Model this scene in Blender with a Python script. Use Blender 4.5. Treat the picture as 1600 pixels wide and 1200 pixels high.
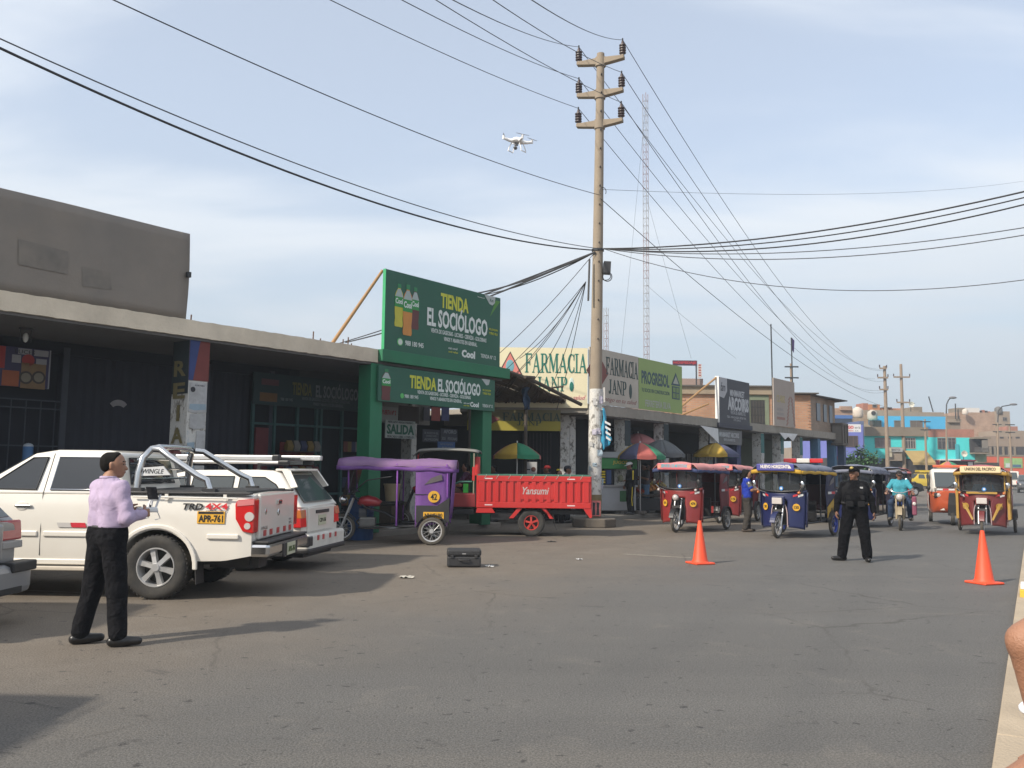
import bpy, bmesh, math, random
import numpy as np
from mathutils import Vector, Matrix, Euler
random.seed(7)
for _o in list(bpy.data.objects): bpy.data.objects.remove(_o)
SC = bpy.context.scene
COL = SC.collection
# ---------------------------------------------------------------- camera
FPX, HCAM = 1341.0, 1.58
PITCH, ROLL = math.radians(5.60), math.radians(0.60)
_r = Vector((1, 0, 0)); _u = Vector((0, -math.sin(PITCH), math.cos(PITCH))); FW = Vector((0, math.cos(PITCH), math.sin(PITCH)))
RT = _r*math.cos(ROLL) + _u*math.sin(ROLL)
UP = -_r*math.sin(ROLL) + _u*math.cos(ROLL)
CP = Vector((0, 0, HCAM))
cam = bpy.data.cameras.new('camera'); cam.sensor_width = 36; cam.lens = 36*FPX/1600; cam.clip_end = 3000; cam.clip_start = .05
camo = bpy.data.objects.new('camera', cam); COL.objects.link(camo)
mw = Matrix((RT, UP, -FW)).transposed().to_4x4(); mw.translation = CP
camo.matrix_world = mw
SC.camera = camo
SC.render.resolution_x = 1024; SC.render.resolution_y = 768
# ---------------------------------------------------------------- sky, sun, exposure
SUN_AZ, SUN_EL = math.radians(37), math.radians(37)        # direction the shadows run, measured from +X; height of the sun
TOSUN = Vector((-math.cos(SUN_AZ)*math.cos(SUN_EL), -math.sin(SUN_AZ)*math.cos(SUN_EL), math.sin(SUN_EL)))
W = bpy.data.worlds.new('World'); SC.world = W; W.use_nodes = True
nt = W.node_tree; nt.nodes.clear()
def wn(t): return nt.nodes.new(t)
out = wn('ShaderNodeOutputWorld'); bg = wn('ShaderNodeBackground'); sky = wn('ShaderNodeTexSky')
sky.sky_type = 'NISHITA'; sky.sun_disc = False; sky.sun_elevation = SUN_EL
sky.sun_rotation = math.atan2(TOSUN.x, TOSUN.y)
sky.air_density = 1.0; sky.dust_density = 2.2; sky.ozone_density = 1.0; sky.altitude = 50
tc = wn('ShaderNodeTexCoord'); sep = wn('ShaderNodeSeparateXYZ'); nt.links.new(tc.outputs['Generated'], sep.inputs[0])
mx = wn('ShaderNodeMath'); mx.operation = 'MAXIMUM'; mx.inputs[1].default_value = 0.0; nt.links.new(sep.outputs['Z'], mx.inputs[0])
ad = wn('ShaderNodeMath'); ad.operation = 'ADD'; ad.inputs[1].default_value = 0.16; nt.links.new(mx.outputs[0], ad.inputs[0])
def div(a):
    d = wn('ShaderNodeMath'); d.operation = 'DIVIDE'; nt.links.new(a, d.inputs[0]); nt.links.new(ad.outputs[0], d.inputs[1]); return d.outputs[0]
cmb = wn('ShaderNodeCombineXYZ'); nt.links.new(div(sep.outputs['X']), cmb.inputs[0]); nt.links.new(div(sep.outputs['Y']), cmb.inputs[1])
mp = wn('ShaderNodeMapping'); mp.inputs['Rotation'].default_value = (0, 0, math.radians(28)); mp.inputs['Scale'].default_value = (.55, 1.25, 1); mp.inputs['Location'].default_value = (3.1, 1.4, 0)
nt.links.new(cmb.outputs[0], mp.inputs[0])
n1 = wn('ShaderNodeTexNoise'); n1.inputs['Scale'].default_value = 1.15; n1.inputs['Detail'].default_value = 6; n1.inputs['Roughness'].default_value = .50; n1.inputs['Distortion'].default_value = .35
nt.links.new(mp.outputs[0], n1.inputs['Vector'])
mr = wn('ShaderNodeMapRange'); mr.interpolation_type = 'SMOOTHSTEP'
mr.inputs[1].default_value = .38; mr.inputs[2].default_value = .62; mr.inputs[3].default_value = .42; mr.inputs[4].default_value = .94
nt.links.new(n1.outputs[0], mr.inputs[0])
mix = wn('ShaderNodeMix'); mix.data_type = 'RGBA'
CLOUD = (4.85, 5.1, 5.4, 1)
mix.inputs[7].default_value = CLOUD
nt.links.new(mr.outputs[0], mix.inputs[0]); nt.links.new(sky.outputs[0], mix.inputs[6])
# thin haze layer that swallows the lowest sky
hz = wn('ShaderNodeMapRange'); hz.interpolation_type = 'SMOOTHSTEP'
hz.inputs[1].default_value = -.02; hz.inputs[2].default_value = .40; hz.inputs[3].default_value = .95; hz.inputs[4].default_value = 0
nt.links.new(sep.outputs['Z'], hz.inputs[0])
mix2 = wn('ShaderNodeMix'); mix2.data_type = 'RGBA'; mix2.inputs[7].default_value = (2.75, 3.12, 3.5, 1)
nt.links.new(hz.outputs[0], mix2.inputs[0]); nt.links.new(mix.outputs[2], mix2.inputs[6])
bg.inputs[1].default_value = .105
nt.links.new(mix2.outputs[2], bg.inputs[0]); nt.links.new(bg.outputs[0], out.inputs[0])
sl = bpy.data.lights.new('sun', 'SUN'); sl.energy = 2.9; sl.angle = math.radians(2.2); sl.color = (1, .91, .78)
so = bpy.data.objects.new('sun', sl); COL.objects.link(so)
so.rotation_euler = (-TOSUN).to_track_quat('-Z', 'Y').to_euler()
SC.view_settings.view_transform = 'Standard'; SC.view_settings.look = 'None'; SC.view_settings.exposure = 0.93; SC.view_settings.gamma = 1
# ---------------------------------------------------------------- pixel -> place
def ray(px, py): return (FW + RT*((px-800)/FPX) + UP*((600-py)/FPX))
def G(px, py, z=0.0):
    d = ray(px, py); k = (z-HCAM)/d.z; p = CP + d*k; return Vector((p.x, p.y, z))
def D(px, py, depth):                       # point on the pixel's ray at a depth (world Y)
    d = ray(px, py); return CP + d*(depth/d.y)
UA = math.radians(52.0)                      # the row of shops runs along this direction
U = Vector((math.cos(UA), math.sin(UA), 0)); INW = Vector((-math.sin(UA), math.cos(UA), 0))
O = Vector((-7.92, 13.28, 0))
def FS(px, py, t=0.0):                       # pixel -> (s, z) on the facade plane set back by t
    d = ray(px, py); k = ((O + INW*t - CP).dot(INW))/d.dot(INW); p = CP + d*k
    return (p-O).dot(U), p.z
def L(s, t=0, z=0): return O + U*s + INW*t + Vector((0, 0, z))
# ---------------------------------------------------------------- materials
MC = {}
def M(name, col=(.5, .5, .5), rough=.6, metal=0.0, var=.18, scale=6.0, bump=0.0, bscale=60.0, dirt=0.0, dcol=(.20, .165, .125), coat=0.0, spec=.5, stretch=None):
    if name in MC: return MC[name]
    m = bpy.data.materials.new(name); m.use_nodes = True; t = m.node_tree; b = t.nodes['Principled BSDF']
    N = t.nodes.new; lk = t.links.new
    b.inputs['Roughness'].default_value = rough; b.inputs['Metallic'].default_value = metal
    b.inputs['Coat Weight'].default_value = coat; b.inputs['Coat Roughness'].default_value = .08
    b.inputs['Specular IOR Level'].default_value = spec
    c = N('ShaderNodeTexCoord'); vec = c.outputs['Object']
    if stretch:
        mpn = N('ShaderNodeMapping'); mpn.inputs['Scale'].default_value = stretch; lk(vec, mpn.inputs[0]); vec = mpn.outputs[0]
    n = N('ShaderNodeTexNoise'); n.inputs['Scale'].default_value = scale; n.inputs['Detail'].default_value = 5; n.inputs['Roughness'].default_value = .6; lk(vec, n.inputs['Vector'])
    mxn = N('ShaderNodeMix'); mxn.data_type = 'RGBA'
    lo = [max(0, x*(1-var)) for x in col]; hi = [min(1, x*(1+var*.8)) for x in col]
    mxn.inputs[6].default_value = (*lo, 1); mxn.inputs[7].default_value = (*hi, 1); lk(n.outputs[0], mxn.inputs[0])
    res = mxn.outputs[2]
    if dirt > 0:
        n2 = N('ShaderNodeTexNoise'); n2.inputs['Scale'].default_value = scale*.35; n2.inputs['Detail'].default_value = 7; n2.inputs['Roughness'].default_value = .65; lk(vec, n2.inputs['Vector'])
        r = N('ShaderNodeMapRange'); r.inputs[1].default_value = .42; r.inputs[2].default_value = .72; r.inputs[3].default_value = 0; r.inputs[4].default_value = dirt; lk(n2.outputs[0], r.inputs[0])
        m3 = N('ShaderNodeMix'); m3.data_type = 'RGBA'; lk(r.outputs[0], m3.inputs[0]); lk(res, m3.inputs[6]); m3.inputs[7].default_value = (*dcol, 1); res = m3.outputs[2]
    lk(res, b.inputs['Base Color'])
    if bump > 0:
        nb = N('ShaderNodeTexNoise'); nb.inputs['Scale'].default_value = bscale; nb.inputs['Detail'].default_value = 4; lk(vec, nb.inputs['Vector'])
        bp = N('ShaderNodeBump'); bp.inputs['Strength'].default_value = bump; bp.inputs['Distance'].default_value = .02; lk(nb.outputs[0], bp.inputs['Height']); lk(bp.outputs[0], b.inputs['Normal'])
    MC[name] = m; return m
def Mglass(name, col=(.02, .025, .03), rough=.06, alpha=1.0):
    if name in MC: return MC[name]
    m = M(name, col, rough, 0, .05, 2.0); b = m.node_tree.nodes['Principled BSDF']
    b.inputs['IOR'].default_value = 1.5; b.inputs['Alpha'].default_value = alpha; b.inputs['Specular IOR Level'].default_value = .7
    return m
def Mbrick(name, c1, c2, mort, scale=1.0):
    if name in MC: return MC[name]
    m = M(name, c1, .9); t = m.node_tree; b = t.nodes['Principled BSDF']; N = t.nodes.new; lk = t.links.new
    c = N('ShaderNodeTexCoord'); sx = N('ShaderNodeSeparateXYZ'); lk(c.outputs['Object'], sx.inputs[0])
    a = N('ShaderNodeMath'); a.operation = 'ADD'; lk(sx.outputs[0], a.inputs[0]); lk(sx.outputs[1], a.inputs[1])
    cb = N('ShaderNodeCombineXYZ'); lk(a.outputs[0], cb.inputs[0]); lk(sx.outputs[2], cb.inputs[1])
    br = N('ShaderNodeTexBrick'); br.inputs['Scale'].default_value = scale; br.inputs['Brick Width'].default_value = .26; br.inputs['Row Height'].default_value = .11; br.inputs['Mortar Size'].default_value = .008
    br.inputs['Color1'].default_value = (*c1, 1); br.inputs['Color2'].default_value = (*c2, 1); br.inputs['Mortar'].default_value = (*mort, 1); lk(cb.outputs[0], br.inputs['Vector'])
    n = N('ShaderNodeTexNoise'); n.inputs['Scale'].default_value = .9; n.inputs['Detail'].default_value = 6; lk(c.outputs['Object'], n.inputs['Vector'])
    mxn = N('ShaderNodeMix'); mxn.data_type = 'RGBA'; mxn.blend_type = 'MULTIPLY'; mxn.inputs[0].default_value = .55; lk(br.outputs[0], mxn.inputs[6]); lk(n.outputs[0], mxn.inputs[7])
    g = N('ShaderNodeMix'); g.data_type = 'RGBA'; g.blend_type = 'MULTIPLY'; g.inputs[0].default_value = 1; lk(mxn.outputs[2], g.inputs[6]); g.inputs[7].default_value = (1.35, 1.35, 1.35, 1)
    lk(g.outputs[2], b.inputs['Base Color'])
    bp = N('ShaderNodeBump'); bp.inputs['Strength'].default_value = .5; bp.inputs['Distance'].default_value = .01; lk(br.outputs['Fac'], bp.inputs['Height']); bp.invert = True; lk(bp.outputs[0], b.inputs['Normal'])
    return m
# ---------------------------------------------------------------- mesh building
class MB:
    def __init__(s): s.v = []; s.f = []
    def add(s, vs, fs):
        b = len(s.v); s.v += [tuple(v) for v in vs]; s.f += [tuple(i+b for i in f) for f in fs]; return s
    def box(s, c, d, rz=0, ry=0, rx=0):
        x, y, z = d[0]/2, d[1]/2, d[2]/2
        R = Euler((rx, ry, rz)).to_matrix(); c = Vector(c)
        vs = [c + R @ Vector(p) for p in ((-x,-y,-z),(x,-y,-z),(x,y,-z),(-x,y,-z),(-x,-y,z),(x,-y,z),(x,y,z),(-x,y,z))]
        return s.add(vs, [(0,3,2,1),(4,5,6,7),(0,1,5,4),(1,2,6,5),(2,3,7,6),(3,0,4,7)])
    def b2(s, a, b):                       # box by two corners
        return s.box([(a[i]+b[i])/2 for i in range(3)], [abs(b[i]-a[i]) for i in range(3)])
    def frame(s, a, b):
        a = Vector(a); b = Vector(b); d = (b-a); 
        if d.length < 1e-9: d = Vector((0,0,1e-6))
        d.normalize(); x = d.cross(Vector((0,0,1)))
        if x.length < 1e-4: x = Vector((1,0,0))
        x.normalize(); return a, b, x, d.cross(x).normalized()
    def cyl(s, a, b, r, r2=None, n=12, caps=True):
        r2 = r if r2 is None else r2; a, b, x, y = s.frame(a, b)
        vs = []
        for (p, q) in ((a, r), (b, r2)):
            for i in range(n): t = 2*math.pi*i/n; vs.append(p + x*(q*math.cos(t)) + y*(q*math.sin(t)))
        fs = [(i, (i+1) % n, n+(i+1) % n, n+i) for i in range(n)]
        if caps: fs += [tuple(range(n-1, -1, -1)), tuple(range(n, 2*n))]
        return s.add(vs, fs)
    def tube(s, pts, r, n=8, closed=False):
        pts = [Vector(p) for p in pts]; m = len(pts); vs = []; prev = None
        for i, p in enumerate(pts):
            if closed: d = pts[(i+1) % m]-pts[i-1]
            else: d = pts[min(i+1, m-1)]-pts[max(i-1, 0)]
            d.normalize()
            if prev is None:
                x = d.cross(Vector((0,0,1)))
                if x.length < 1e-3: x = d.cross(Vector((0,1,0)))
            else: x = prev - d*prev.dot(d)
            x.normalize(); prev = x; y = d.cross(x); rr = r[i] if isinstance(r, (list, tuple)) else r
            for k in range(n): t = 2*math.pi*k/n; vs.append(p + x*(rr*math.cos(t)) + y*(rr*math.sin(t)))
        fs = []
        for i in range(m if closed else m-1):
            j = (i+1) % m
            for k in range(n): fs.append((i*n+k, i*n+(k+1) % n, j*n+(k+1) % n, j*n+k))
        if not closed: fs += [tuple(range(n-1, -1, -1)), tuple(range((m-1)*n, m*n))]
        return s.add(vs, fs)
    def lathe(s, prof, n=24, axis='z', c=(0,0,0)):        # prof [(r, h)]
        vs = []; m = len(prof); c = Vector(c)
        for i in range(n):
            t = 2*math.pi*i/n
            for (r, h) in prof:
                p = (r*math.cos(t), r*math.sin(t), h) if axis == 'z' else ((r*math.cos(t), h, r*math.sin(t)) if axis == 'y' else (h, r*math.cos(t), r*math.sin(t)))
                vs.append(c+Vector(p))
        fs = []
        for i in range(n):
            j = (i+1) % n
            for k in range(m-1): fs.append((i*m+k, j*m+k, j*m+k+1, i*m+k+1))
        return s.add(vs, fs)
    def ell(s, c, r, n=12, m=8):
        c = Vector(c); vs = [c+Vector((0,0,-r[2]))]
        for j in range(1, m):
            ph = -math.pi/2+math.pi*j/m
            for i in range(n): t = 2*math.pi*i/n; vs.append(c+Vector((r[0]*math.cos(ph)*math.cos(t), r[1]*math.cos(ph)*math.sin(t), r[2]*math.sin(ph))))
        vs.append(c+Vector((0,0,r[2]))); fs = []
        for i in range(n): fs.append((0, 1+(i+1) % n, 1+i))
        for j in range(m-2):
            for i in range(n): a = 1+j*n; fs.append((a+i, a+(i+1) % n, a+n+(i+1) % n, a+n+i))
        a = 1+(m-2)*n
        for i in range(n): fs.append((a+i, a+(i+1) % n, len(vs)-1))
        return s.add(vs, fs)
    def prism(s, poly, a, b, axis='y'):                  # poly 2D extruded from a to b along axis
        def P(p, h): return (p[0], h, p[1]) if axis == 'y' else ((p[0], p[1], h) if axis == 'z' else (h, p[0], p[1]))
        n = len(poly); vs = [P(p, a) for p in poly]+[P(p, b) for p in poly]
        fs = [(i, (i+1) % n, n+(i+1) % n, n+i) for i in range(n)]+[tuple(range(n-1, -1, -1)), tuple(range(n, 2*n))]
        return s.add(vs, fs)
    def poly(s, pts): return s.add(pts, [tuple(range(len(pts)))])
    def slab(s, pts, th):                               # planar polygon thickened along its normal
        p = [Vector(q) for q in pts]; nrm = Vector((0,0,0))
        for i in range(len(p)): nrm += (p[i]-p[0]).cross(p[(i+1) % len(p)]-p[0])
        nrm.normalize(); n = len(p)
        vs = [q-nrm*(th/2) for q in p]+[q+nrm*(th/2) for q in p]
        fs = [(i, (i+1) % n, n+(i+1) % n, n+i) for i in range(n)]+[tuple(range(n-1, -1, -1)), tuple(range(n, 2*n))]
        return s.add(vs, fs)
    def loft(s, secs, caps=True, closed=True):
        m = len(secs[0]); vs = [p for q in secs for p in q]; fs = []
        for i in range(len(secs)-1):
            for k in range(m if closed else m-1): j = (k+1) % m; fs.append((i*m+k, i*m+j, (i+1)*m+j, (i+1)*m+k))
        if caps and closed: fs += [tuple(range(m-1, -1, -1)), tuple(range((len(secs)-1)*m, len(secs)*m))]
        return s.add(vs, fs)
    def grid(s, fn, nu, nv):
        vs = [fn(i/nu, j/nv) for i in range(nu+1) for j in range(nv+1)]
        return s.add(vs, [(i*(nv+1)+j, (i+1)*(nv+1)+j, (i+1)*(nv+1)+j+1, i*(nv+1)+j+1) for i in range(nu) for j in range(nv)])
    def mesh(s, name, mat, smooth=None, recalc=True):
        me = bpy.data.meshes.new(name); me.from_pydata(s.v, [], s.f)
        if recalc:
            bm = bmesh.new(); bm.from_mesh(me); bmesh.ops.recalc_face_normals(bm, faces=bm.faces); bm.to_mesh(me); bm.free()
        if mat: me.materials.append(mat)
        if smooth is not None:
            me.polygons.foreach_set('use_smooth', [True]*len(me.polygons)); me.set_sharp_from_angle(angle=math.radians(smooth))
        return me
    def build(s, name, mat, parent=None, loc=None, rz=0, smooth=None, bevel=0, rot=None, recalc=True, solid=0, sub=0):
        return obj(name, s.mesh(name, mat, smooth, recalc), parent, loc, rz, bevel, rot, solid, sub)
def obj(name, me, parent=None, loc=None, rz=0, bevel=0, rot=None, solid=0, sub=0):
    o = bpy.data.objects.new(name, me); COL.objects.link(o)
    if parent: o.parent = parent
    if loc is not None: o.location = loc
    if rz: o.rotation_euler = (0, 0, rz)
    if rot: o.rotation_euler = rot
    if solid:
        q = o.modifiers.new('solid', 'SOLIDIFY'); q.thickness = solid; q.offset = 0
    if sub:
        q = o.modifiers.new('sub', 'SUBSURF'); q.levels = sub; q.render_levels = sub
    if bevel:
        q = o.modifiers.new('bevel', 'BEVEL'); q.width = bevel; q.segments = 2; q.limit_method = 'ANGLE'; q.angle_limit = math.radians(40); q.harden_normals = False
    return o
def tag(o, label, cat, group=None):
    o['label'] = label; o['category'] = cat
    if group: o['group'] = group
    return o
def structure(o): o['kind'] = 'structure'; return o
def thing(name, label, cat, loc=(0,0,0), rz=0, group=None):
    o = bpy.data.objects.new(name, None); COL.objects.link(o); o.empty_display_size = .2
    o.location = loc; o.rotation_euler = (0, 0, rz); return tag(o, label, cat, group)
def dup(o, parent=None, loc=None, rz=None, swap=None):
    c = o.copy(); COL.objects.link(c); c.parent = parent
    if loc is not None: c.location = loc
    if rz is not None: c.rotation_euler = (0, 0, rz)
    if swap and c.type == 'MESH' and c.data.materials and c.data.materials[0] and c.data.materials[0].name in swap:
        c.data = c.data.copy(); c.data.materials[0] = MC[swap[c.data.materials[0].name]]
    for ch in list(o.children): dup(ch, c, swap=swap)
    return c
TXC = {}
def text(body, w, h, mat, parent, loc, rz=0, bold=0.0, shear=0.0, rx=0.0, name='lettering', depth=.004):
    key = (body, bold, shear)
    if key not in TXC:
        cu = bpy.data.curves.new('t', 'FONT'); cu.body = body; cu.offset = bold; cu.shear = shear; cu.align_x = 'CENTER'; cu.resolution_u = 2; cu.extrude = .5
        to = bpy.data.objects.new('t', cu); COL.objects.link(to)
        dg = bpy.context.evaluated_depsgraph_get(); dg.update()
        me = bpy.data.meshes.new_from_object(to.evaluated_get(dg)); a = np.empty(len(me.vertices)*3); me.vertices.foreach_get('co', a)
        fs = [tuple(p.vertices) for p in me.polygons]
        TXC[key] = (a.reshape(-1, 3), fs); bpy.data.objects.remove(to); bpy.data.curves.remove(cu)
    a, fs = TXC[key]; lo = a.min(0); hi = a.max(0); c = (lo+hi)/2; e = np.maximum(hi-lo, 1e-6)
    q = (a-c)/e
    vs = np.stack([q[:, 0]*w, -q[:, 2]*depth, q[:, 1]*h], 1)
    me = bpy.data.meshes.new(name); me.from_pydata(vs.tolist(), [], fs); me.materials.append(mat)
    return obj(name, me, parent, loc, rot=(rx, 0, rz))
# serif capitals drawn by hand, unit box, strokes as polygons
def _serif():
    g = {}
    def R(x0, z0, x1, z1): return [(x0, z0), (x1, z0), (x1, z1), (x0, z1)]
    def S(x, z, w=.15): return R(x-w, z, x+w, z+.05) if z < .5 else R(x-w, z-.05, x+w, z)
    T = .17
    g['I'] = (.45, [R(.14, 0, .31, 1), S(.225, 0, .2), S(.225, 1, .2)])
    g['F'] = (.85, [R(.12, 0, .31, 1), S(.215, 0, .21), R(.02, .93, .8, 1), R(.72, .72, .8, 1), R(.31, .48, .6, .56), R(.54, .38, .6, .66)])
    g['P'] = (.85, [R(.12, 0, .31, 1), S(.215, 0, .21), R(.02, .94, .5, 1), R(.31, .42, .5, .5), [(.5, 1), (.66, .97), (.78, .86), (.80, .71), (.78, .56), (.66, .45), (.5, .42), (.5, .5), (.57, .54), (.6, .71), (.57, .88), (.5, .94)]])
    g['R'] = (.95, g['P'][1]+[[(.4, .46), (.6, .46), (.92, .03), (.92, 0), (.72, 0)]])
    g['A'] = (.98, [[(.10, 0), (.17, 0), (.50, .86), (.46, 1)], [(.46, 1), (.54, 1), (.92, 0), (.71, 0), (.46, .72)], R(.25, .3, .72, .37), S(.13, 0, .13), S(.81, 0, .17)])
    g['M'] = (1.2, [R(.12, 0, .19, 1), R(.88, 0, 1.07, 1), [(.06, 1), (.28, 1), (.60, .3), (.56, .02), (.52, .02)], [(.92, 1), (.86, 1), (.55, .2), (.60, .05)], S(.155, 0, .14), S(.975, 0, .19), R(.02, .95, .2, 1), R(.9, .95, 1.16, 1)])
    g['N'] = (1.02, [R(.12, 0, .19, 1), R(.78, 0, .85, 1), [(.06, 1), (.26, 1), (.85, .12), (.85, 0), (.78, 0)], S(.155, 0, .14), S(.815, 1, .15), R(.02, .95, .2, 1)])
    g['J'] = (.62, [R(.27, .2, .46, 1), S(.365, 1, .21), [(.27, .25), (.46, .25), (.43, .08), (.3, 0), (.12, 0), (.03, .08), (.04, .2), (.15, .22), (.17, .1), (.24, .09)]])
    oc = [(.93*math.cos(t)*.46+.5, .5+.5*math.sin(t)) for t in np.linspace(.75, 2*math.pi-.75, 15)]
    ic = [(.26*math.cos(t)+.56, .5+.43*math.sin(t)) for t in np.linspace(.75, 2*math.pi-.75, 15)]
    cc = [[oc[i], oc[i+1], ic[i+1], ic[i]] for i in range(14)]
    g['C'] = (.9, cc+[R(.76, .66, .82, .98), R(.76, .02, .82, .3)])
    return g
SERIF = _serif()
def serif(body, w, h, mat, parent, loc, rz=0, name='lettering'):
    x = 0; mb = MB(); tot = sum(SERIF[c][0] for c in body)
    for c in body:
        adv, ps = SERIF[c]
        for k, p in enumerate(ps): mb.prism([((x+q[0])/tot*w-w/2, q[1]*h-h/2) for q in p], -.004-.0006*k, .004)
        x += adv
    return mb.build(name, mat, parent, loc, rz)
def disc(name, r, mat, parent, loc, rz=0, th=.006, n=24, rx=0):
    return MB().cyl((0, -th, 0), (0, th, 0), r, n=n).build(name, mat, parent, loc, rot=(rx, 0, rz))
# ================================================================ ground
def asphalt():
    m = bpy.data.materials.new('asphalt'); m.use_nodes = True; t = m.node_tree; b = t.nodes['Principled BSDF']; N = t.nodes.new; lk = t.links.new
    c = N('ShaderNodeTexCoord'); v = c.outputs['Object']
    def noise(scale, det=5, rough=.6, vec=v, dist=0):
        n = N('ShaderNodeTexNoise'); n.inputs['Scale'].default_value = scale; n.inputs['Detail'].default_value = det; n.inputs['Roughness'].default_value = rough; n.inputs['Distortion'].default_value = dist; lk(vec, n.inputs['Vector']); return n.outputs[0]
    def mr(x, a, bb, c0, d): r = N('ShaderNodeMapRange'); r.interpolation_type = 'SMOOTHSTEP'; lk(x, r.inputs[0]); [setattr(r.inputs[i+1], 'default_value', q) for i, q in enumerate((a, bb, c0, d))]; return r.outputs[0]
    def mixc(f, a, bb, bt='MIX'):
        x = N('ShaderNodeMix'); x.data_type = 'RGBA'; x.blend_type = bt
        for i, q in ((0, f), (6, a), (7, bb)):
            if isinstance(q, (tuple, float, int)): x.inputs[i].default_value = q
            else: lk(q, x.inputs[i])
        return x.outputs[2]
    # streaks along the driving direction
    mp = N('ShaderNodeMapping'); mp.inputs['Rotation'].default_value = (0, 0, -math.radians(57)); lk(v, mp.inputs[0])
    sx = N('ShaderNodeSeparateXYZ'); lk(mp.outputs[0], sx.inputs[0])           # y = distance across the road (left is larger)
    ms = N('ShaderNodeMapping'); ms.inputs['Rotation'].default_value = (0, 0, -math.radians(57)); ms.inputs['Scale'].default_value = (.10, 1, 1); lk(v, ms.inputs[0])
    big = noise(.35, 6, .6); streak = noise(.9, 4, .55, ms.outputs[0]); grain = noise(75, 3, .7); patch = noise(1.6, 6, .65, v, .6); speck = noise(9, 3, .5)
    jig = N('ShaderNodeMath'); jig.operation = 'MULTIPLY_ADD'; lk(big, jig.inputs[0]); jig.inputs[1].default_value = 5.0; lk(sx.outputs[1], jig.inputs[2])
    dust = mr(jig.outputs[0], 6.2, 11.0, 0, 1)
    base = mixc(streak, (.084, .081, .077, 1), (.128, .123, .115, 1))
    dusty = mixc(patch, (.118, .100, .081, 1), (.182, .155, .125, 1))
    col = mixc(dust, base, dusty)
    col = mixc(mr(patch, .54, .74, 0, .40), col, (.165, .15, .13, 1))
    col = mixc(mr(noise(.55, 5, .6, ms.outputs[0]), .58, .72, 0, .35), col, (.15, .135, .115, 1))
    col = mixc(mr(speck, .66, .70, 0, .75), col, (.040, .038, .037, 1))
    col = mixc(mr(noise(2.6, 4, .55, v, .8), .66, .70, 0, .45), col, (.055, .052, .050, 1))
    col = mixc(mr(noise(3.1, 7, .72, ms.outputs[0], .4), .60, .76, 0, .45), col, (.19, .172, .148, 1))
    gr = mr(grain, .28, .72, .58, 1.42); gg = N('ShaderNodeCombineXYZ'); [lk(gr, gg.inputs[i]) for i in range(3)]
    col = mixc(1.0, col, gg.outputs[0], 'MULTIPLY')
    # cracks
    vo = N('ShaderNodeTexVoronoi'); vo.feature = 'DISTANCE_TO_EDGE'; vo.inputs['Scale'].default_value = .33
    dv = N('ShaderNodeMix'); dv.data_type = 'RGBA'; dv.inputs[0].default_value = .18; lk(v, dv.inputs[6]); 
    nn = N('ShaderNodeTexNoise'); nn.inputs['Scale'].default_value = 2.2; nn.inputs['Detail'].default_value = 6; lk(v, nn.inputs['Vector']); lk(nn.outputs[1], dv.inputs[7]); lk(dv.outputs[2], vo.inputs['Vector'])
    ck = mr(vo.outputs[0], 0.0, .007, .60, 0); ckm = N('ShaderNodeMath'); ckm.operation = 'MULTIPLY'; lk(ck, ckm.inputs[0]); lk(mr(big, .45, .6, 0, 1), ckm.inputs[1])
    col = mixc(ckm.outputs[0], col, (.05, .045, .04, 1))
    lk(col, b.inputs['Base Color']); b.inputs['Roughness'].default_value = .82; b.inputs['Specular IOR Level'].default_value = .35
    bp = N('ShaderNodeBump'); bp.inputs['Strength'].default_value = .55; bp.inputs['Distance'].default_value = .012; lk(grain, bp.inputs['Height']); lk(bp.outputs[0], b.inputs['Normal'])
    MC['asphalt'] = m; return m
asphalt()
earth = M('earth', (.17, .14, .11), .95, 0, .3, .4, .4, 20)
g = MB(); g.add([(-150, -60, -.004), (350, -60, -.004), (350, 450, -.004), (-150, 450, -.004)], [(0, 1, 2, 3)])
structure(g.build('ground', earth))
KD = (G(1600, 861)-G(1553, 1193)).normalized(); KP = G(1553, 1193); KN = Vector((KD.y, -KD.x, 0))   # kerb line, KN points to the pavement
rd = MB()
a = KP-KD*14; bq = KP+KD*150
Lf = L(-14, 12, 0); Lr = L(90, 12, 0)
rd.add([(Lf.x-14, Lf.y-18, .001), (a.x, a.y, .001), (bq.x, bq.y, .001), (Lr.x, Lr.y+60, .001), (Lr.x-30, Lr.y+40, .001), (Lf.x-14, Lf.y, .001)], [(0, 1, 2, 3, 4, 5)])
structure(rd.build('road', MC['asphalt'], recalc=True))
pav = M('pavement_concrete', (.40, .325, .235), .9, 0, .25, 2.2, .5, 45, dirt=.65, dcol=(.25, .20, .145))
kb = structure(MB().build('pavement', None))
bpy.data.objects.remove(kb)
pave = bpy.data.objects.new('pavement', None); COL.objects.link(pave); structure(pave); pave.location = KP; pave.rotation_euler = (0, 0, math.atan2(KD.y, KD.x))
x = -14.0; rnd = random.Random(3)
while x < 120:
    ln = 2.4 if x < 40 else 9
    MB().b2((x+.006, -.16, -.05), (x+ln-.006, -.001, .055+rnd.uniform(-.006, .006))).build('kerb_stone', pav, pave, bevel=.012)
    MB().b2((x+.006, -3.2, -.05), (x+ln-.006, -.166, .05+rnd.uniform(-.004, .004))).build('paving_slab', pav, pave, bevel=.008)
    x += ln
# yellow painted marker block on the pavement edge
yb = G(1603, 938); yb.z = .05
blk = thing('kerb_marker', 'small yellow and white painted kerb block at the right picture edge', 'marker', yb, math.atan2(KD.y, KD.x))
MB().b2((-.2, -.10, 0), (.2, .06, .10)).build('painted_base', M('paint_yellow', (.62, .40, .04), .7, dirt=.3), blk, bevel=.01)
MB().b2((-.19, -.09, .1015), (.19, .05, .16)).build('painted_top', M('paint_white', (.72, .70, .66), .7, dirt=.25), blk, bevel=.01)
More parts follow.
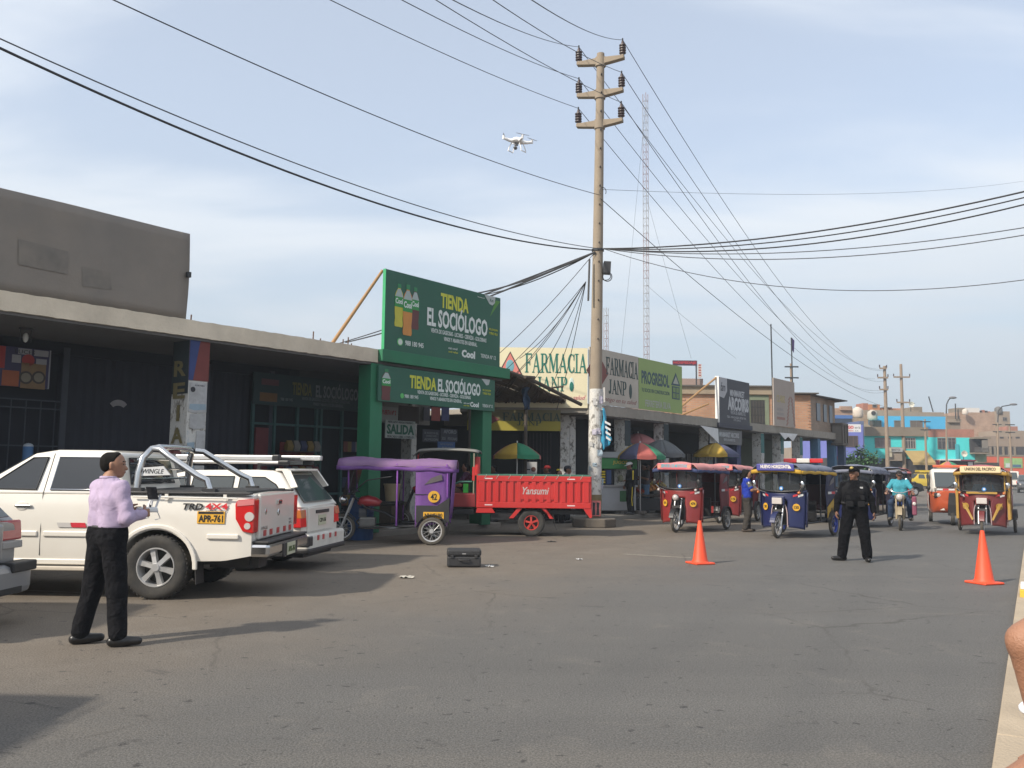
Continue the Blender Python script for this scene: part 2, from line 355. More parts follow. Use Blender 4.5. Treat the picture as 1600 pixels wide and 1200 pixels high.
# old painted parking lines (worn)
wl_ = M('worn_line', (.33, .30, .25), .9, 0, .5, 18, dirt=.9, dcol=(.13, .11, .09))
def line(a, b, w, nm='road_marking'):
    d = (b-a); d.z = 0; n = Vector((-d.y, d.x, 0)).normalized()*w/2; q = Vector((0, 0, .005))
    return structure(MB().poly([a-n+q, b-n+q, b+n+q, a+n+q]).build(nm, wl_))
line(G(0, 921), G(135, 927), .05); line(G(470, 858), G(640, 847), .06); line(G(975, 866), G(1080, 872), .09)
# fence of the setting: raised walk under the shop roofs
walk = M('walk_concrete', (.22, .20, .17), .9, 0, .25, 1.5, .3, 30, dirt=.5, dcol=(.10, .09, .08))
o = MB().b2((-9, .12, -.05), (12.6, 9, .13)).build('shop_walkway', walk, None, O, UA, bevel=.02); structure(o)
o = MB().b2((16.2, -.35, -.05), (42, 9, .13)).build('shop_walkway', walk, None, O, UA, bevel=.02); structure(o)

# ================================================================ left row of shops
conc = M('slab_concrete', (.70, .61, .48), .92, 0, .25, 1.3, .35, 22, dirt=.75, dcol=(.33, .28, .22))
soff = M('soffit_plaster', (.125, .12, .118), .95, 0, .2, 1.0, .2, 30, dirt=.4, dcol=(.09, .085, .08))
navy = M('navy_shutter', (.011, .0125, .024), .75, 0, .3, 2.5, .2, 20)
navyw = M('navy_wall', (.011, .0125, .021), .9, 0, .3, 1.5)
gren = M('green_paint', (.012, .155, .070), .65, 0, .22, 3, .1, 40, dirt=.22, dcol=(.03, .10, .06))
gdark = M('green_board', (.010, .095, .055), .55, 0, .15, 2.0, 0, dirt=.2, dcol=(.03, .09, .06))
steel = M('dark_steel', (.045, .047, .05), .55, .3, .3, 10)
whitep = M('print_white', (.68, .72, .70), .6, 0, .08, 10, dirt=.15, dcol=(.4, .45, .42))
yelp = M('print_yellow', (.55, .56, .05), .6, 0, .1, 10)
def torn_paper(name, c0=(.50, .48, .44)):
    if name in MC: return MC[name]
    m = M(name, c0, .9, 0, .15, 12, .2, 40); t = m.node_tree; b = t.nodes['Principled BSDF']; N = t.nodes.new; lk = t.links.new
    c = N('ShaderNodeTexCoord'); mpn = N('ShaderNodeMapping'); mpn.inputs['Scale'].default_value = (1, 1, .7); lk(c.outputs['Object'], mpn.inputs[0])
    base = b.inputs['Base Color'].links[0].from_socket
    v1 = N('ShaderNodeTexVoronoi'); v1.inputs['Scale'].default_value = 6; lk(mpn.outputs[0], v1.inputs['Vector'])
    nz = N('ShaderNodeTexNoise'); nz.inputs['Scale'].default_value = 7; nz.inputs['Detail'].default_value = 8; nz.inputs['Roughness'].default_value = .7; lk(mpn.outputs[0], nz.inputs['Vector'])
    cr = N('ShaderNodeValToRGB'); e = cr.color_ramp.elements; cr.color_ramp.interpolation = 'CONSTANT'
    e[0].position = 0; e[0].color = (.09, .085, .08, 1); e[1].position = .40; e[1].color = (.30, .28, .25, 1)
    for p, q in ((.46, (.56, .55, .52, 1)), (.60, (.45, .47, .48, 1)), (.66, (.20, .27, .33, 1)), (.70, (.5, .48, .44, 1))): k = e.new(p); k.color = q
    lk(nz.outputs[0], cr.inputs[0])
    mm = N('ShaderNodeMix'); mm.data_type = 'RGBA'; mm.inputs[0].default_value = .8; lk(base, mm.inputs[6]); lk(cr.outputs[0], mm.inputs[7]); 
    m2 = N('ShaderNodeMix'); m2.data_type = 'RGBA'; m2.blend_type = 'MULTIPLY'; m2.inputs[0].default_value = .0; lk(mm.outputs[2], m2.inputs[6]); lk(v1.outputs['Color'], m2.inputs[7])
    lk(m2.outputs[2], b.inputs['Base Color']); return m
torn = torn_paper('torn_posters')
def rough_slab(mb, s0, s1, t0, t1, z0, z1, n, amp, rs):
    """slab whose front edge is chipped: front vertices wander a little"""
    q = random.Random(rs); secs = []
    for i in range(n+1):
        s = s0+(s1-s0)*i/n; j = [q.uniform(-amp, amp) for _ in range(4)]
        secs.append([(s, t0+j[0], z0+j[1]*1.2), (s, t0+j[2], z1+j[3]), (s, t1, z1), (s, t1, z0)])
    return mb.loft(secs)
A = thing('shop_row', 'long grey flat-roofed shop row with dark navy shutters behind the white pickup', 'building', O, UA)
rough_slab(MB(), -9, 7.88, 0, 9, 3.95, 4.26, 190, .006, 1).build('roof_slab', conc, A)
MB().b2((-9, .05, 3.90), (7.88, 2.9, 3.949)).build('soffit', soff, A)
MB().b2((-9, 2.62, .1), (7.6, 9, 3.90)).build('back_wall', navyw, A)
# shutters: corrugated curtains in frames
def shutter(parent, s0, s1, t, z0, z1, mat, pitch=.09, name='shutter'):
    mb = MB(); n = int((s1-s0)/pitch); pts = []
    for i in range(n+1):
        s = s0+(s1-s0)*i/n; pts.append((s, t-(.02 if i % 2 else 0)))
    mb.loft([[(p[0], p[1], z0) for p in pts], [(p[0], p[1], z1) for p in pts]], caps=False, closed=False)
    return mb.build(name, mat, parent, recalc=False)
shutter(A, 2.15, 4.75, 2.55, .13, 3.72, navy)
shutter(A, 5.2, 6.7, 2.55, .13, 3.72, navy)
shutter(A, -5.0, -.4, 2.55, .13, 3.72, navy)
frame_m = M('shutter_frame', (.035, .04, .055), .7)
for s in (-.3, 2.05, 4.85, 5.1, 6.8): MB().b2((s-.06, 2.42, .13), (s+.06, 2.6, 3.8)).build('door_jamb', frame_m, A)
MB().b2((-9, 2.45, 3.66), (7.6, 2.61, 3.89)).build('lintel', navyw, A)
# pale torn sticker on the shutter
st = MB(); arc = [(.20*math.cos(t), .17*math.sin(t)) for t in np.linspace(.5, 2.64, 12)]+[(.12*math.cos(t), .07*math.sin(t)-.02) for t in np.linspace(2.64, .5, 12)]
s_, z_ = FS(186, 630, 2.5); st.prism([(s_+p[0], z_-.1+p[1]) for p in arc], 2.515, 2.522).build('sticker', M('paper_grey', (.25, .24, .25), .9), A)
# ceiling lamp bracket
s_, z_ = FS(40, 528, 1.2)
lm = thing('ceiling_lamp', 'small caged ceiling lamp under the roof slab at left edge', 'lamp', L(s_, 1.2, 3.90), UA)
MB().b2((-.10, -.05, -.03), (.10, .05, 0)).build('mount', steel, lm)
for dx in (-.09, .09): MB().cyl((dx, 0, -.03), (dx, 0, -.24), .008, n=6).build('bracket', steel, lm)
MB().ell((0, 0, -.17), (.045, .045, .085)).build('bulb', M('bulb_glass', (.5, .5, .48), .3), lm, smooth=60)
# shop front at the far left: grille and promo board
gr_m = M('grille_paint', (.03, .036, .05), .6, .2)
for k in range(9): MB().cyl((-.2+k*.26, 2.40, .13), (-.2+k*.26, 2.40, 2.75), .012, n=6).build('grille_bar', gr_m, A)
for z in (.5, 1.2, 1.9, 2.6, 2.75): MB().b2((-.25, 2.385, z-.012), (2.0, 2.415, z+.012)).build('grille_rail', gr_m, A)
bdd = thing('promo_board', 'dark purple drinks promotion board with stickers above the left shop grille', 'sign', L(0, 2.30, 0), UA)
x1, zt = FS(79, 548, 2.3); _, zb = FS(79, 608, 2.3); x0 = -1.2
MB().b2((x0, 0, zb), (x1, .05, zt)).build('board', M('board_purple', (.035, .03, .085), .6, 0, .4, 3), bdd)
MB().b2((x1-.012, -.006, zb), (x1+.012, .056, zt)).build('edge_trim', M('trim_grey', (.25, .25, .27), .5, .3), bdd)
def stick(px0, py0, px1, py1, mat, nm='sticker', d=-.008, par=bdd, t=2.3):
    a = FS(px0, py1, t); b = FS(px1, py0, t)
    return MB().b2((a[0], d, a[1]), (b[0], -.001, b[1])).build(nm, mat, par)
stick(31, 570, 72, 606, M('card_tan', (.20, .13, .07), .8, 0, .3, 8)); 
for cx in (40, 60):
    a = FS(cx, 590, 2.3); disc('ring', .12, M('ink_brown', (.06, .05, .045), .8), bdd, (a[0], -.010, a[1]), th=.003); disc('ring_centre', .085, M('ink_pale', (.20, .18, .14), .8), bdd, (a[0], -.015, a[1]), th=.003)
stick(28, 546, 50, 553, M('sticker_grey', (.28, .28, .30), .8), d=-.007); stick(53, 549, 76, 556, MC['sticker_grey'], d=-.007); stick(18, 555, 33, 566, MC['sticker_grey']); stick(56, 562, 73, 569, MC['sticker_grey'])
a = FS(44, 563, 2.3); MB().cyl((0, -.008, 0), (0, 0, 0), .11, n=20).build('sticker', M('sticker_red', (.30, .03, .03), .7), bdd, (a[0], 0, a[1]))
stick(2, 580, 30, 602, M('sticker_orange', (.30, .09, .04), .8)); stick(-30, 541, 9, 572, MC['sticker_red'])
text('LUCES', .34, .07, M('ink_dark', (.03, .03, .035), .8), bdd, (FS(39, 550, 2.3)[0], -.0095, FS(39, 550, 2.3)[1]))
# blue and white striped column in front of the grille
a = L(*[FS(44, 700, 2.0)[0]], 2.0)
cc = thing('striped_post', 'blue and white striped post before the dark left shop', 'post', (a.x, a.y, .13), UA)
pb, pw = M('post_blue', (.05, .14, .30), .6), M('post_white', (.38, .42, .47), .6)
zz = 0
for i, h in enumerate([.25]*7): MB().cyl((0, 0, zz), (0, 0, zz+h-.002), .085, n=16).build('band', pb if i % 2 == 0 else pw, cc, smooth=40); zz += h
MB().ell((0, 0, zz), (.085, .085, .06)).build('cap', pw, cc, smooth=60)
# poster pillar
def pillar(parent, s, t, w, d, z0, z1, mat, name='pillar'):
    n = 10; secs = []
    q = random.Random(int(s*100))
    for i in range(n+1):
        z = z0+(z1-z0)*i/n; j = lambda: q.uniform(-.006, .006)
        secs.append([(s-w/2+j(), t+j(), z), (s+w/2+j(), t+j(), z), (s+w/2, t+d, z), (s-w/2+j(), t+d, z)])
    return MB().loft(secs).build(name, mat, parent)
pillar(A, 3.42, .10, .40, .55, .1, 3.9, torn)
redp = M('pillar_red', (.16, .035, .03), .8, 0, .3, 5); bluep = M('pillar_blue', (.03, .05, .16), .8, 0, .3, 4); drk = M('pillar_dark', (.02, .03, .035), .8, 0, .4, 4)
MB().b2((3.212, .088, 3.15), (3.63, .093, 3.9)).build('painted_band', redp, A)
MB().prism([(3.212, 3.9), (3.42, 3.9), (3.30, 3.15), (3.212, 3.15)], .08, .087).build('painted_band', bluep, A)
MB().b2((3.204, .094, 2.9), (3.211, .64, 3.9)).build('painted_band', drk, A)
gold = M('gold_ink', (.17, .14, .06), .8, 0, .4, 20)
for i, chh in enumerate('REIA'):
    text(chh, .40 if chh != 'I' else .10, .30, gold, A, (3.200, .37, 3.38-i*.42), rz=-math.pi/2, bold=.03)
pp = M('poster_paper', (.42, .42, .42), .9, 0, .3, 14, dirt=.4, dcol=(.22, .21, .20)); ppb = M('poster_blue', (.28, .36, .42), .9, 0, .2, 8)
for (s0, s1, z0, z1, mt) in ((3.24, 3.61, 2.55, 3.12, pp), (3.25, 3.60, 2.60, 2.72, ppb), (3.27, 3.60, 2.25, 2.53, pp), (3.42, 3.61, 1.85, 2.22, pp), (3.24, 3.40, 1.4, 2.0, ppb), (3.40, 3.62, 1.2, 1.75, pp)):
    dd = .083 if mt is pp else .080
    MB().prism([(s0, z0+.02), (s0+.1, z0-.01), (s1, z0+.015), (s1-.01, z1), (s0+.01, z1-.012)], dd-.002, dd+.015).build('poster', mt, A)
text('PORTERO', .2, .03, MC['ink_dark'], A, (3.45, .080, 3.06)); disc('portrait', .05, MC['ink_dark'], A, (3.31, .081, 2.98), th=.004, n=12)
# loft sign on the roof: rusty grey hoarding
hb = thing('roof_hoarding', 'large weathered grey blank hoarding on the left roof', 'hoarding', O, UA)
hoard = M('hoarding_faded', (.235, .205, .175), .92, 0, .20, 1.1, .15, 25, dirt=.6, dcol=(.15, .145, .14))
def hf(u, v):
    s = -7+10.1*u; z = 4.27+1.63*v; wob = .004*math.sin(s*2.1+v*3)+.003*math.sin(s*5+v*7)*v
    return (s+ (0.03*math.sin(v*3.1) if u > .99 else 0), .10+wob, z+ (.0 if v < .99 else .004*math.sin(s*1.7)))
MB().grid(hf, 48, 10).build('sheet', hoard, hb, smooth=50, solid=.03, recalc=False)
for s in (-6.5, -4, -1.6, .7, 2.95): MB().cyl((s, .2, 4.26), (s, .2, 5.8), .03, n=8).build('upright', steel, hb); MB().cyl((s, .2, 5.5), (s, 1.6, 4.27), .025, n=8).build('brace', steel, hb)
fade = M('hoarding_stain', (.175, .158, .14), .95, 0, .35, 5, dirt=.95, dcol=(.225, .198, .168))
for (p0, p1, p2, p3) in (((32, 372), (110, 392), (110, 428), (32, 412)), ((132, 415), (176, 425), (178, 452), (132, 446))):
    pts = [FS(*p) for p in (p0, p1, p2, p3)]; MB().poly([(p[0], .076, p[1]) for p in pts]).build('faded_print', fade, hb)
MB().b2((3.06, .02, 5.06), (3.13, .10, 5.16)).build('clip', steel, hb)
# rebar stubs on the slab
for i, s in enumerate((3.3, 3.45, 6.4, 6.6, 7.25, 7.4, 7.5)):
    hgt = .12+.13*((i*7) % 3)/2
    MB().cyl((s, .5, 4.25), (s+.01, .5, 4.27+hgt), .014, n=6).build('rebar', M('rust', (.10, .055, .035), .9), A)
# ================================================================ green corner shop
B = thing('green_shop', 'green painted corner shop with columns and a jutting fascia', 'building', O, UA)
MB().b2((7.9, -.12, 3.985), (12.62, 9, 4.262)).build('fascia_slab', gren, B, bevel=.008)
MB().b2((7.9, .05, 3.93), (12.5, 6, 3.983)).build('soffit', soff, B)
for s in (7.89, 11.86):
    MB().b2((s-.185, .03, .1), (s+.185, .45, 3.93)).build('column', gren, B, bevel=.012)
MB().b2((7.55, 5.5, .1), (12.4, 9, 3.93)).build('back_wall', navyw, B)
gwall = M('grey_plaster', (.20, .195, .18), .9, 0, .2, 2, dirt=.3)
MB().b2((7.7, 2.62, 2.78), (12.4, 2.8, 3.93)).build('upper_wall', gwall, B)
MB().b2((11.55, 2.5, .1), (11.75, 2.9, 3.93)).build('door_pillar', torn, B)
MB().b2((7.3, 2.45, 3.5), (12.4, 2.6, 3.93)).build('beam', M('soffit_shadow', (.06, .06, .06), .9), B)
# storefront left of the green column: frames, glazing, goods
teal = M('teal_frame', (.02, .075, .075), .6, 0, .3, 5)
def fsx(px, t): return FS(px, 680, t)[0]
MB().b2((6.95, 2.4, .1), (11.4, 2.5, 2.6)).build('counter_glass', Mglass('shop_glass', (.012, .015, .018), .15), A) if False else None
sf = thing('glazed_storefront', 'teal framed glass shop front in deep shade beneath the dark inner sign', 'shop front', O, UA)
for px in (393, 427, 463, 493, 500, 533, 566): 
    s = FS(px, 690, 2.4)[0]; MB().b2((s-.03, 2.36, .13), (s+.03, 2.44, 3.05)).build('post', teal, sf)
s0, s1 = FS(393, 690, 2.4)[0], FS(568, 690, 2.4)[0]
for z in (3.02, 2.55, .9): MB().b2((s0, 2.365, z-.025), (s1, 2.435, z+.025)).build('rail', teal, sf)
MB().b2((s0, 2.46, .13), (s1, 2.475, 3.0)).build('pane', M('shop_glass_dull', (.008, .010, .014), .6, 0, .1, 2, spec=.15), sf)
s_a, s_b = FS(397, 690, 2.35)[0], FS(417, 690, 2.35)[0]
MB().b2((s_a, 2.30, .13), (s_b, 2.35, 2.45)).build('red_panel', M('panel_red', (.11, .02, .025), .8, 0, .3, 6), sf)
goods = [M('pack_%d' % i, c, .6, 0, .3, 15) for i, c in enumerate([(.11, .02, .012), (.13, .08, .012), (.014, .018, .06), (.12, .11, .10), (.09, .012, .02), (.02, .045, .03)])]
rack = thing('snack_rack', 'rack of red and yellow snack bags before the dark shop front', 'rack', L(FS(475, 700, 1.9)[0], 1.9, .13), UA)
MB().b2((-.5, .22, 0), (.5, .26, 2.0)).build('back_panel', M('rack_red', (.16, .02, .02), .7), rack)
rr = random.Random(5)
for r_ in range(6):
    MB().b2((-.5, -.02, .28+r_*.30), (.5, .22, .295+r_*.30)).build('shelf', steel, rack)
    for c_ in range(5):
        x_ = -.4+c_*.2; z_ = .30+r_*.30
        MB().loft([[(x_-.08, .0, z_), (x_+.08, 0, z_), (x_+.08, .1, z_), (x_-.08, .1, z_)], [(x_-.085, -.03, z_+.11), (x_+.085, -.03, z_+.11), (x_+.085, .12, z_+.11), (x_-.085, .12, z_+.11)], [(x_-.07, .04, z_+.24), (x_+.07, .04, z_+.24), (x_+.07, .05, z_+.24), (x_-.07, .05, z_+.24)]]).build('snack_bag', rr.choice(goods), rack, smooth=50)
for k in range(8):      # bottles on the shelf behind the grille
    s = FS(536+k*3.6, 690, 2.9)[0]
for r_ in range(4):
    for k in range(5):
        s = FS(537+k*6, 690, 2.42)[0]
        MB().b2((s-.07, 2.33, .6+r_*.45), (s+.07, 2.37, .6+r_*.45+.26)).build('pack', goods[(r_*2+k) % 6], sf)
# small hung goods in the passage
cb1 = thing('storage_crate', 'cream plastic bucket standing behind the purple mototaxi', 'bucket', L(9.3, .9, .13), UA)
MB().lathe([(0, .62), (.16, .62), (.20, 1.0), (.215, 1.0), (.215, 1.04), (.19, 1.04)], 18).build('bucket_shell', M('cream_plastic', (.36, .28, .17), .6), cb1, smooth=40)
MB().b2((-.3, -.3, .0), (.3, .3, .60)).build('stand', M('wood_dark', (.07, .05, .035), .8), cb1, bevel=.01)
dr = thing('water_drum', 'blue plastic drum by the left green column', 'drum', L(7.3, -.2, 0), UA)
MB().lathe([(0, 0), (.26, 0), (.28, .05), (.28, .28), (.29, .3), (.28, .32), (.28, .58), (.29, .6), (.28, .62), (.27, .86), (.22, .9), (0, .9)], 22).build('drum_shell', M('blue_plastic', (.02, .07, .20), .5), dr, smooth=50)
text('hp', .14, .07, whitep, dr, (-.05, -.286, .7)); 
# ---------------------------------------------------------------- El Sociologo signs
def bottle(parent, s, y, z, h, w, liquid, nm='bottle_print'):
    """flat printed bottle: outline plate, label band and cap"""
    k = h
    prof = [(.0, .0), (.40, .0), (.46, .06), (.40, .20), (.45, .32), (.46, .44), (.46, .70), (.36, .80), (.16, .88), (.15, .93), (0, .93)]
    pl = [(s+p[0]*w, z+p[1]*k) for p in prof]+[(s-p[0]*w, z+p[1]*k) for p in reversed(prof[1:-1])]
    o = MB().prism(pl, y-.003, y).build(nm, liquid, parent)
    MB().b2((s-.47*w, y-.005, z+.46*k), (s+.47*w, y-.0032, z+.70*k)).build('label_print', M('label_green', (.03, .26, .06), .6), o)
    MB().prism([(s-.44*w, z+.701*k), (s+.44*w, z+.701*k), (s+.15*w, z+.88*k), (s-.15*w, z+.88*k)], y-.0055, y-.0035).build('shoulder_print', M('bottle_clear', (.35, .42, .40), .4), o)
    MB().b2((s-.19*w, y-.005, z+.90*k), (s+.19*w, y-.0032, z+1.0*k)).build('cap_print', M('cap_green', (.02, .20, .07), .5), o)
    text('Cool', .8*w, .13*k, whitep, o, (s, y-.006, z+.60*k), bold=.03, depth=.002, name='label_lettering')
    return o
LQ = [M('liquid_yellow', (.50, .46, .03), .4), M('liquid_orange', (.55, .22, .03), .4), M('liquid_cola', (.10, .015, .012), .4)]
big = thing('billboard', 'big green rooftop shop billboard with three soft drink bottles', 'billboard', O, UA)
MB().b2((8.0, -.06, 4.266), (12.24, 0, 6.15)).build('panel', gdark, big)
MB().b2((7.985, -.07, 4.266), (8.0, .02, 6.155)).build('edge_trim', M('green_edge', (.03, .30, .12), .5), big)
for s in (8.2, 10.1, 12.0): MB().b2((s-.03, .001, 4.265), (s+.03, .06, 6.1)).build('upright', steel, big)
Y = -.066
def bt(px, py): s, z = FS(px, py, -.06); return s, z
bottle(big, 8.44, -.063, 4.85, 1.02, .30, LQ[0]); bottle(big, 8.98, -.063, 4.86, 1.02, .28, LQ[2]); bottle(big, 8.72, -.071, 4.68, 1.22, .33, LQ[1])
text('TIENDA', 1.05, .37, yelp, big, (10.40, Y, 5.72), bold=.035)
text('EL SOCIÓLOGO', 2.30, .56, whitep, big, (10.55, Y, 5.30), bold=.03)
text('VENTA DE GASEOSAS - LICORES - CERVEZA - GOLOSINAS', 2.12, .105, whitep, big, (10.60, Y, 4.92), bold=.01)
text('VINOS Y ABARROTES EN GENERAL.', 1.28, .10, whitep, big, (10.65, Y, 4.765), bold=.01)
text('988 180 945', .62, .12, whitep, big, (8.98, Y, 4.50), bold=.01)
disc('phone_icon', .09, M('icon_green', (.10, .45, .12), .6), big, (8.50, -.064, 4.50), th=.005); disc('phone_icon', .07, M('icon_white', (.6, .65, .6), .6), big, (8.50, -.071, 4.50), th=.002)
text('eat cool', .33, .06, whitep, big, (10.35, Y, 4.56)); text('and relax', .36, .05, yelp, big, (10.37, Y, 4.47))
text('Cool', .52, .20, whitep, big, (10.95, Y, 4.48), bold=.05); text('TIENDA Nº 12', .62, .10, whitep, big, (11.75, Y, 4.50))
text('DE: JOAQUIN', .36, .07, yelp, big, (11.95, Y, 5.24)); text('Y PINO VILA', .36, .07, yelp, big, (11.95, Y, 5.14))
MB().prism([(11.55, 6.149), (12.02, 6.149), (12.0, 5.98), (11.9, 5.90), (11.78, 5.92)], -.0645, -.0605).build('badge', M('badge_grey', (.42, .46, .45), .6), big); text('Km', .14, .09, gdark, big, (11.86, -.068, 6.03), depth=.003)
text('Una marca de', .28, .03, whitep, big, (11.42, Y, 6.04))
MB().prism([(12.23, 6.06), (11.80, 5.58), (12.04, 6.06)], -.0635, -.0605).build('flash', M('flash_green', (.08, .24, .04), .6), big)
small = thing('shop_sign', 'lower green shop sign with one cola bottle between the green columns', 'sign', O, UA)
MB().b2((7.86, -.05, 3.07), (12.06, .0, 3.90)).build('panel', gdark, small, bevel=.004)
bottle(small, 8.10, -.054, 3.10, .72, .30, LQ[2])
text('TIENDA', .92, .31, yelp, small, (9.32, -.055, 3.60), bold=.03); text('EL SOCIÓLOGO', 1.62, .40, whitep, small, (10.65, -.055, 3.63), bold=.03)
text('VENTA DE GASEOSAS - LICORES - CERVEZA - GOLOSINAS', 1.95, .085, whitep, small, (10.10, -.055, 3.37), bold=.01)
text('VINOS Y ABARROTES EN GENERAL.', 1.18, .085, whitep, small, (10.15, -.055, 3.25), bold=.01)
disc('phone_icon', .06, MC['icon_green'], small, (8.62, -.053, 3.24), th=.004); text('988 180 945', .46, .085, whitep, small, (8.93, -.055, 3.24))
text('eat cool', .22, .045, whitep, small, (10.92, -.055, 3.22)); text('and relax', .22, .04, yelp, small, (10.92, -.055, 3.16)); text('Cool', .34, .13, whitep, small, (11.23, -.055, 3.20), bold=.04); text('TIENDA Nº 12', .42, .08, whitep, small, (11.76, -.055, 3.20))
text('DE: JOAQUIN', .33, .06, yelp, small, (11.72, -.055, 3.60)); text('Y PINO VILA', .33, .06, yelp, small, (11.72, -.055, 3.52))
MB().prism([(11.5, 3.899), (11.85, 3.899), (11.8, 3.76), (11.7, 3.74)], -.0545, -.0505).build('badge', MC['badge_grey'], small)
inner = thing('inner_sign', 'inner shop sign under the roof slab, darkened in colour for the shade', 'sign', O, UA)
a0, z0 = FS(393, 640, 2.3); a1, z1 = FS(570, 603, 2.3)
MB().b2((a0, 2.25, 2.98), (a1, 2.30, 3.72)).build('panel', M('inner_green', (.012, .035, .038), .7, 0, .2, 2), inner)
wi = M('inner_white', (.17, .19, .20), .7); yi = M('inner_yellow', (.14, .13, .03), .7)  # sign inks darkened in colour for the shade beneath the slab
w_ = a1-a0
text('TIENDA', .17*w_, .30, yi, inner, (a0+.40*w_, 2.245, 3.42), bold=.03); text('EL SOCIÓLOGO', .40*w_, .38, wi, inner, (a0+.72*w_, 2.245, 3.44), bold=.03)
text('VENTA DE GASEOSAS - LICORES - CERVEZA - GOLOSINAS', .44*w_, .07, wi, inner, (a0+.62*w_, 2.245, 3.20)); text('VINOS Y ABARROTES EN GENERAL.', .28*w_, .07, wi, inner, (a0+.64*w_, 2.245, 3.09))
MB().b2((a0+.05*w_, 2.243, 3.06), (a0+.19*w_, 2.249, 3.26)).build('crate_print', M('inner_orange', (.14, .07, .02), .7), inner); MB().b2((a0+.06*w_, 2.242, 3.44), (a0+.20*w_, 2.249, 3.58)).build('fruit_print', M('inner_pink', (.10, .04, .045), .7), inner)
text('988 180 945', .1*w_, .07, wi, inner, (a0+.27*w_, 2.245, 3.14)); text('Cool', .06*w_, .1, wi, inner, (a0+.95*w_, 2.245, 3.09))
# bamboo brace
br = thing('bamboo_brace', 'slanting bamboo pole propping the big green billboard', 'pole', O, UA)
a = FS(543, 538, .9); 
MB().cyl((8.0, .05, 6.13), (7.25, 1.0, 4.26), .035, .045, n=8).build('cane', M('bamboo', (.33, .19, .08), .7, 0, .2, 20), br, smooth=40)
# notices in the green shop's passage
def notice(name, label, px0, py0, px1, py1, t, mat, lines, par=None, thick=.02):
    a = FS(px0, py1, t); b = FS(px1, py0, t); n = thing(name, label, 'sign', L((a[0]+b[0])/2, t, (a[1]+b[1])/2), UA)
    w = b[0]-a[0]; h = b[1]-a[1]
    MB().b2((-w/2, 0, -h/2), (w/2, thick, h/2)).build('board', mat, n)
    for (body, fx, fz, fw, fh, m_, bo) in lines: text(body, w*fw, h*fh, m_, n, (w*fx, -.004, h*fz), bold=bo)
    return n
pg = M('notice_pale', (.36, .40, .38), .7); ig = M('ink_green', (.02, .11, .07), .7); irr = M('ink_red', (.30, .03, .04), .7); idk = MC['ink_dark']
notice('exit_sign', 'pale SALIDA exit sign hanging in the green shop passage', 602, 659, 649, 684, 1.4, pg, [('SALIDA', 0, 0, .92, .56, ig, .04), ('MERCADO MODA PARADO', 0, .40, .85, .12, idk, 0), ('MERCADO LIBRE COVID-19', 0, -.41, .88, .13, idk, 0)])
notice('door_sign', 'grey board lettered PUERTA No 2 beside the left green column', 596, 637, 622, 658, 1.5, M('notice_grey', (.27, .28, .27), .7), [('PUERTA Nº 2', -.05, .12, .85, .32, irr, .02)])
dkn = M('notice_dark', (.03, .035, .05), .7); nli = M('notice_line', (.24, .26, .28), .7)
notice('capacity_notice', 'dark AFORO capacity notice on the passage wall', 688, 671, 715, 690, 2.4, dkn, [('AFORO', .05, .28, .75, .28, nli, .02), ('PERSONAS', .2, -.25, .55, .22, nli, 0), ('300', -.32, -.25, .22, .24, nli, 0)])
notice('rules_notice', 'dark lettered notice left of the capacity notice', 660, 672, 687, 690, 2.4, dkn, [('SE RESERVA EL', 0, .22, .8, .16, nli, 0), ('DERECHO', 0, -.02, .6, .14, nli, 0), ('ADMISION', 0, -.30, .8, .2, nli, 0)])
notice('blue_notice', 'small blue notice below the capacity notice', 684, 691, 711, 703, 2.3, M('notice_blue', (.03, .08, .22), .6), [('NO SE PERMITE', 0, .2, .7, .2, nli, 0), ('FUMAR', 0, -.2, .5, .2, nli, 0)])
notice('plastic_curtain_sign', 'brown board above the SALIDA exit sign', 623, 636, 655, 660, 1.6, M('notice_brown', (.055, .04, .035), .8), [])
pm = [M('poster_%d' % i, c, .6, 0, .4, 9) for i, c in enumerate([(.05, .05, .07), (.30, .06, .05), (.05, .06, .16)])]
for i, (p0, p1) in enumerate(((662, 672), (674, 688), (690, 702))):
    notice('food_poster', ['dark food poster on the left', 'red food poster in the middle', 'blue food poster on the right'][i]+' above the passage notices', p0, 637, p1, 657, 2.5, pm[i], [], thick=.015)
# ================================================================ right row: pharmacy, hardware, minimarket, upper brick storey
def toL(w): d = Vector(w)-O; return (d.dot(U), d.dot(INW), w[2])
Cb = thing('market_row', 'long low concrete shop row with poster pillars right of the street pole', 'building', O, UA)
conc2 = M('slab_concrete_b', (.30, .275, .235), .92, 0, .3, 1.6, .35, 25, dirt=.6, dcol=(.14, .125, .105))
rough_slab(MB(), 16.72, 41.3, 0, 8, 3.27, 3.60, 200, .009, 4).build('roof_slab', conc2, Cb)
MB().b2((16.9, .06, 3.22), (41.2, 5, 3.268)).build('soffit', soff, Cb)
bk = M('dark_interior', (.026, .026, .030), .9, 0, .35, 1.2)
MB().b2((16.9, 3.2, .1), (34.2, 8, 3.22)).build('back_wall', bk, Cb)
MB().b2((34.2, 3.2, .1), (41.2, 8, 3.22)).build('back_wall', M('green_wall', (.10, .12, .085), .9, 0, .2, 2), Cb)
colm = torn_paper('torn_posters_b', (.46, .45, .43)); tealc = M('column_teal', (.035, .14, .14), .8, 0, .25, 4, dirt=.3); bluec = M('column_blue', (.07, .16, .27), .8, 0, .2, 4)
ppc = (19.25, 21.95, 25.6, 30.85, 33.2, 35.7)
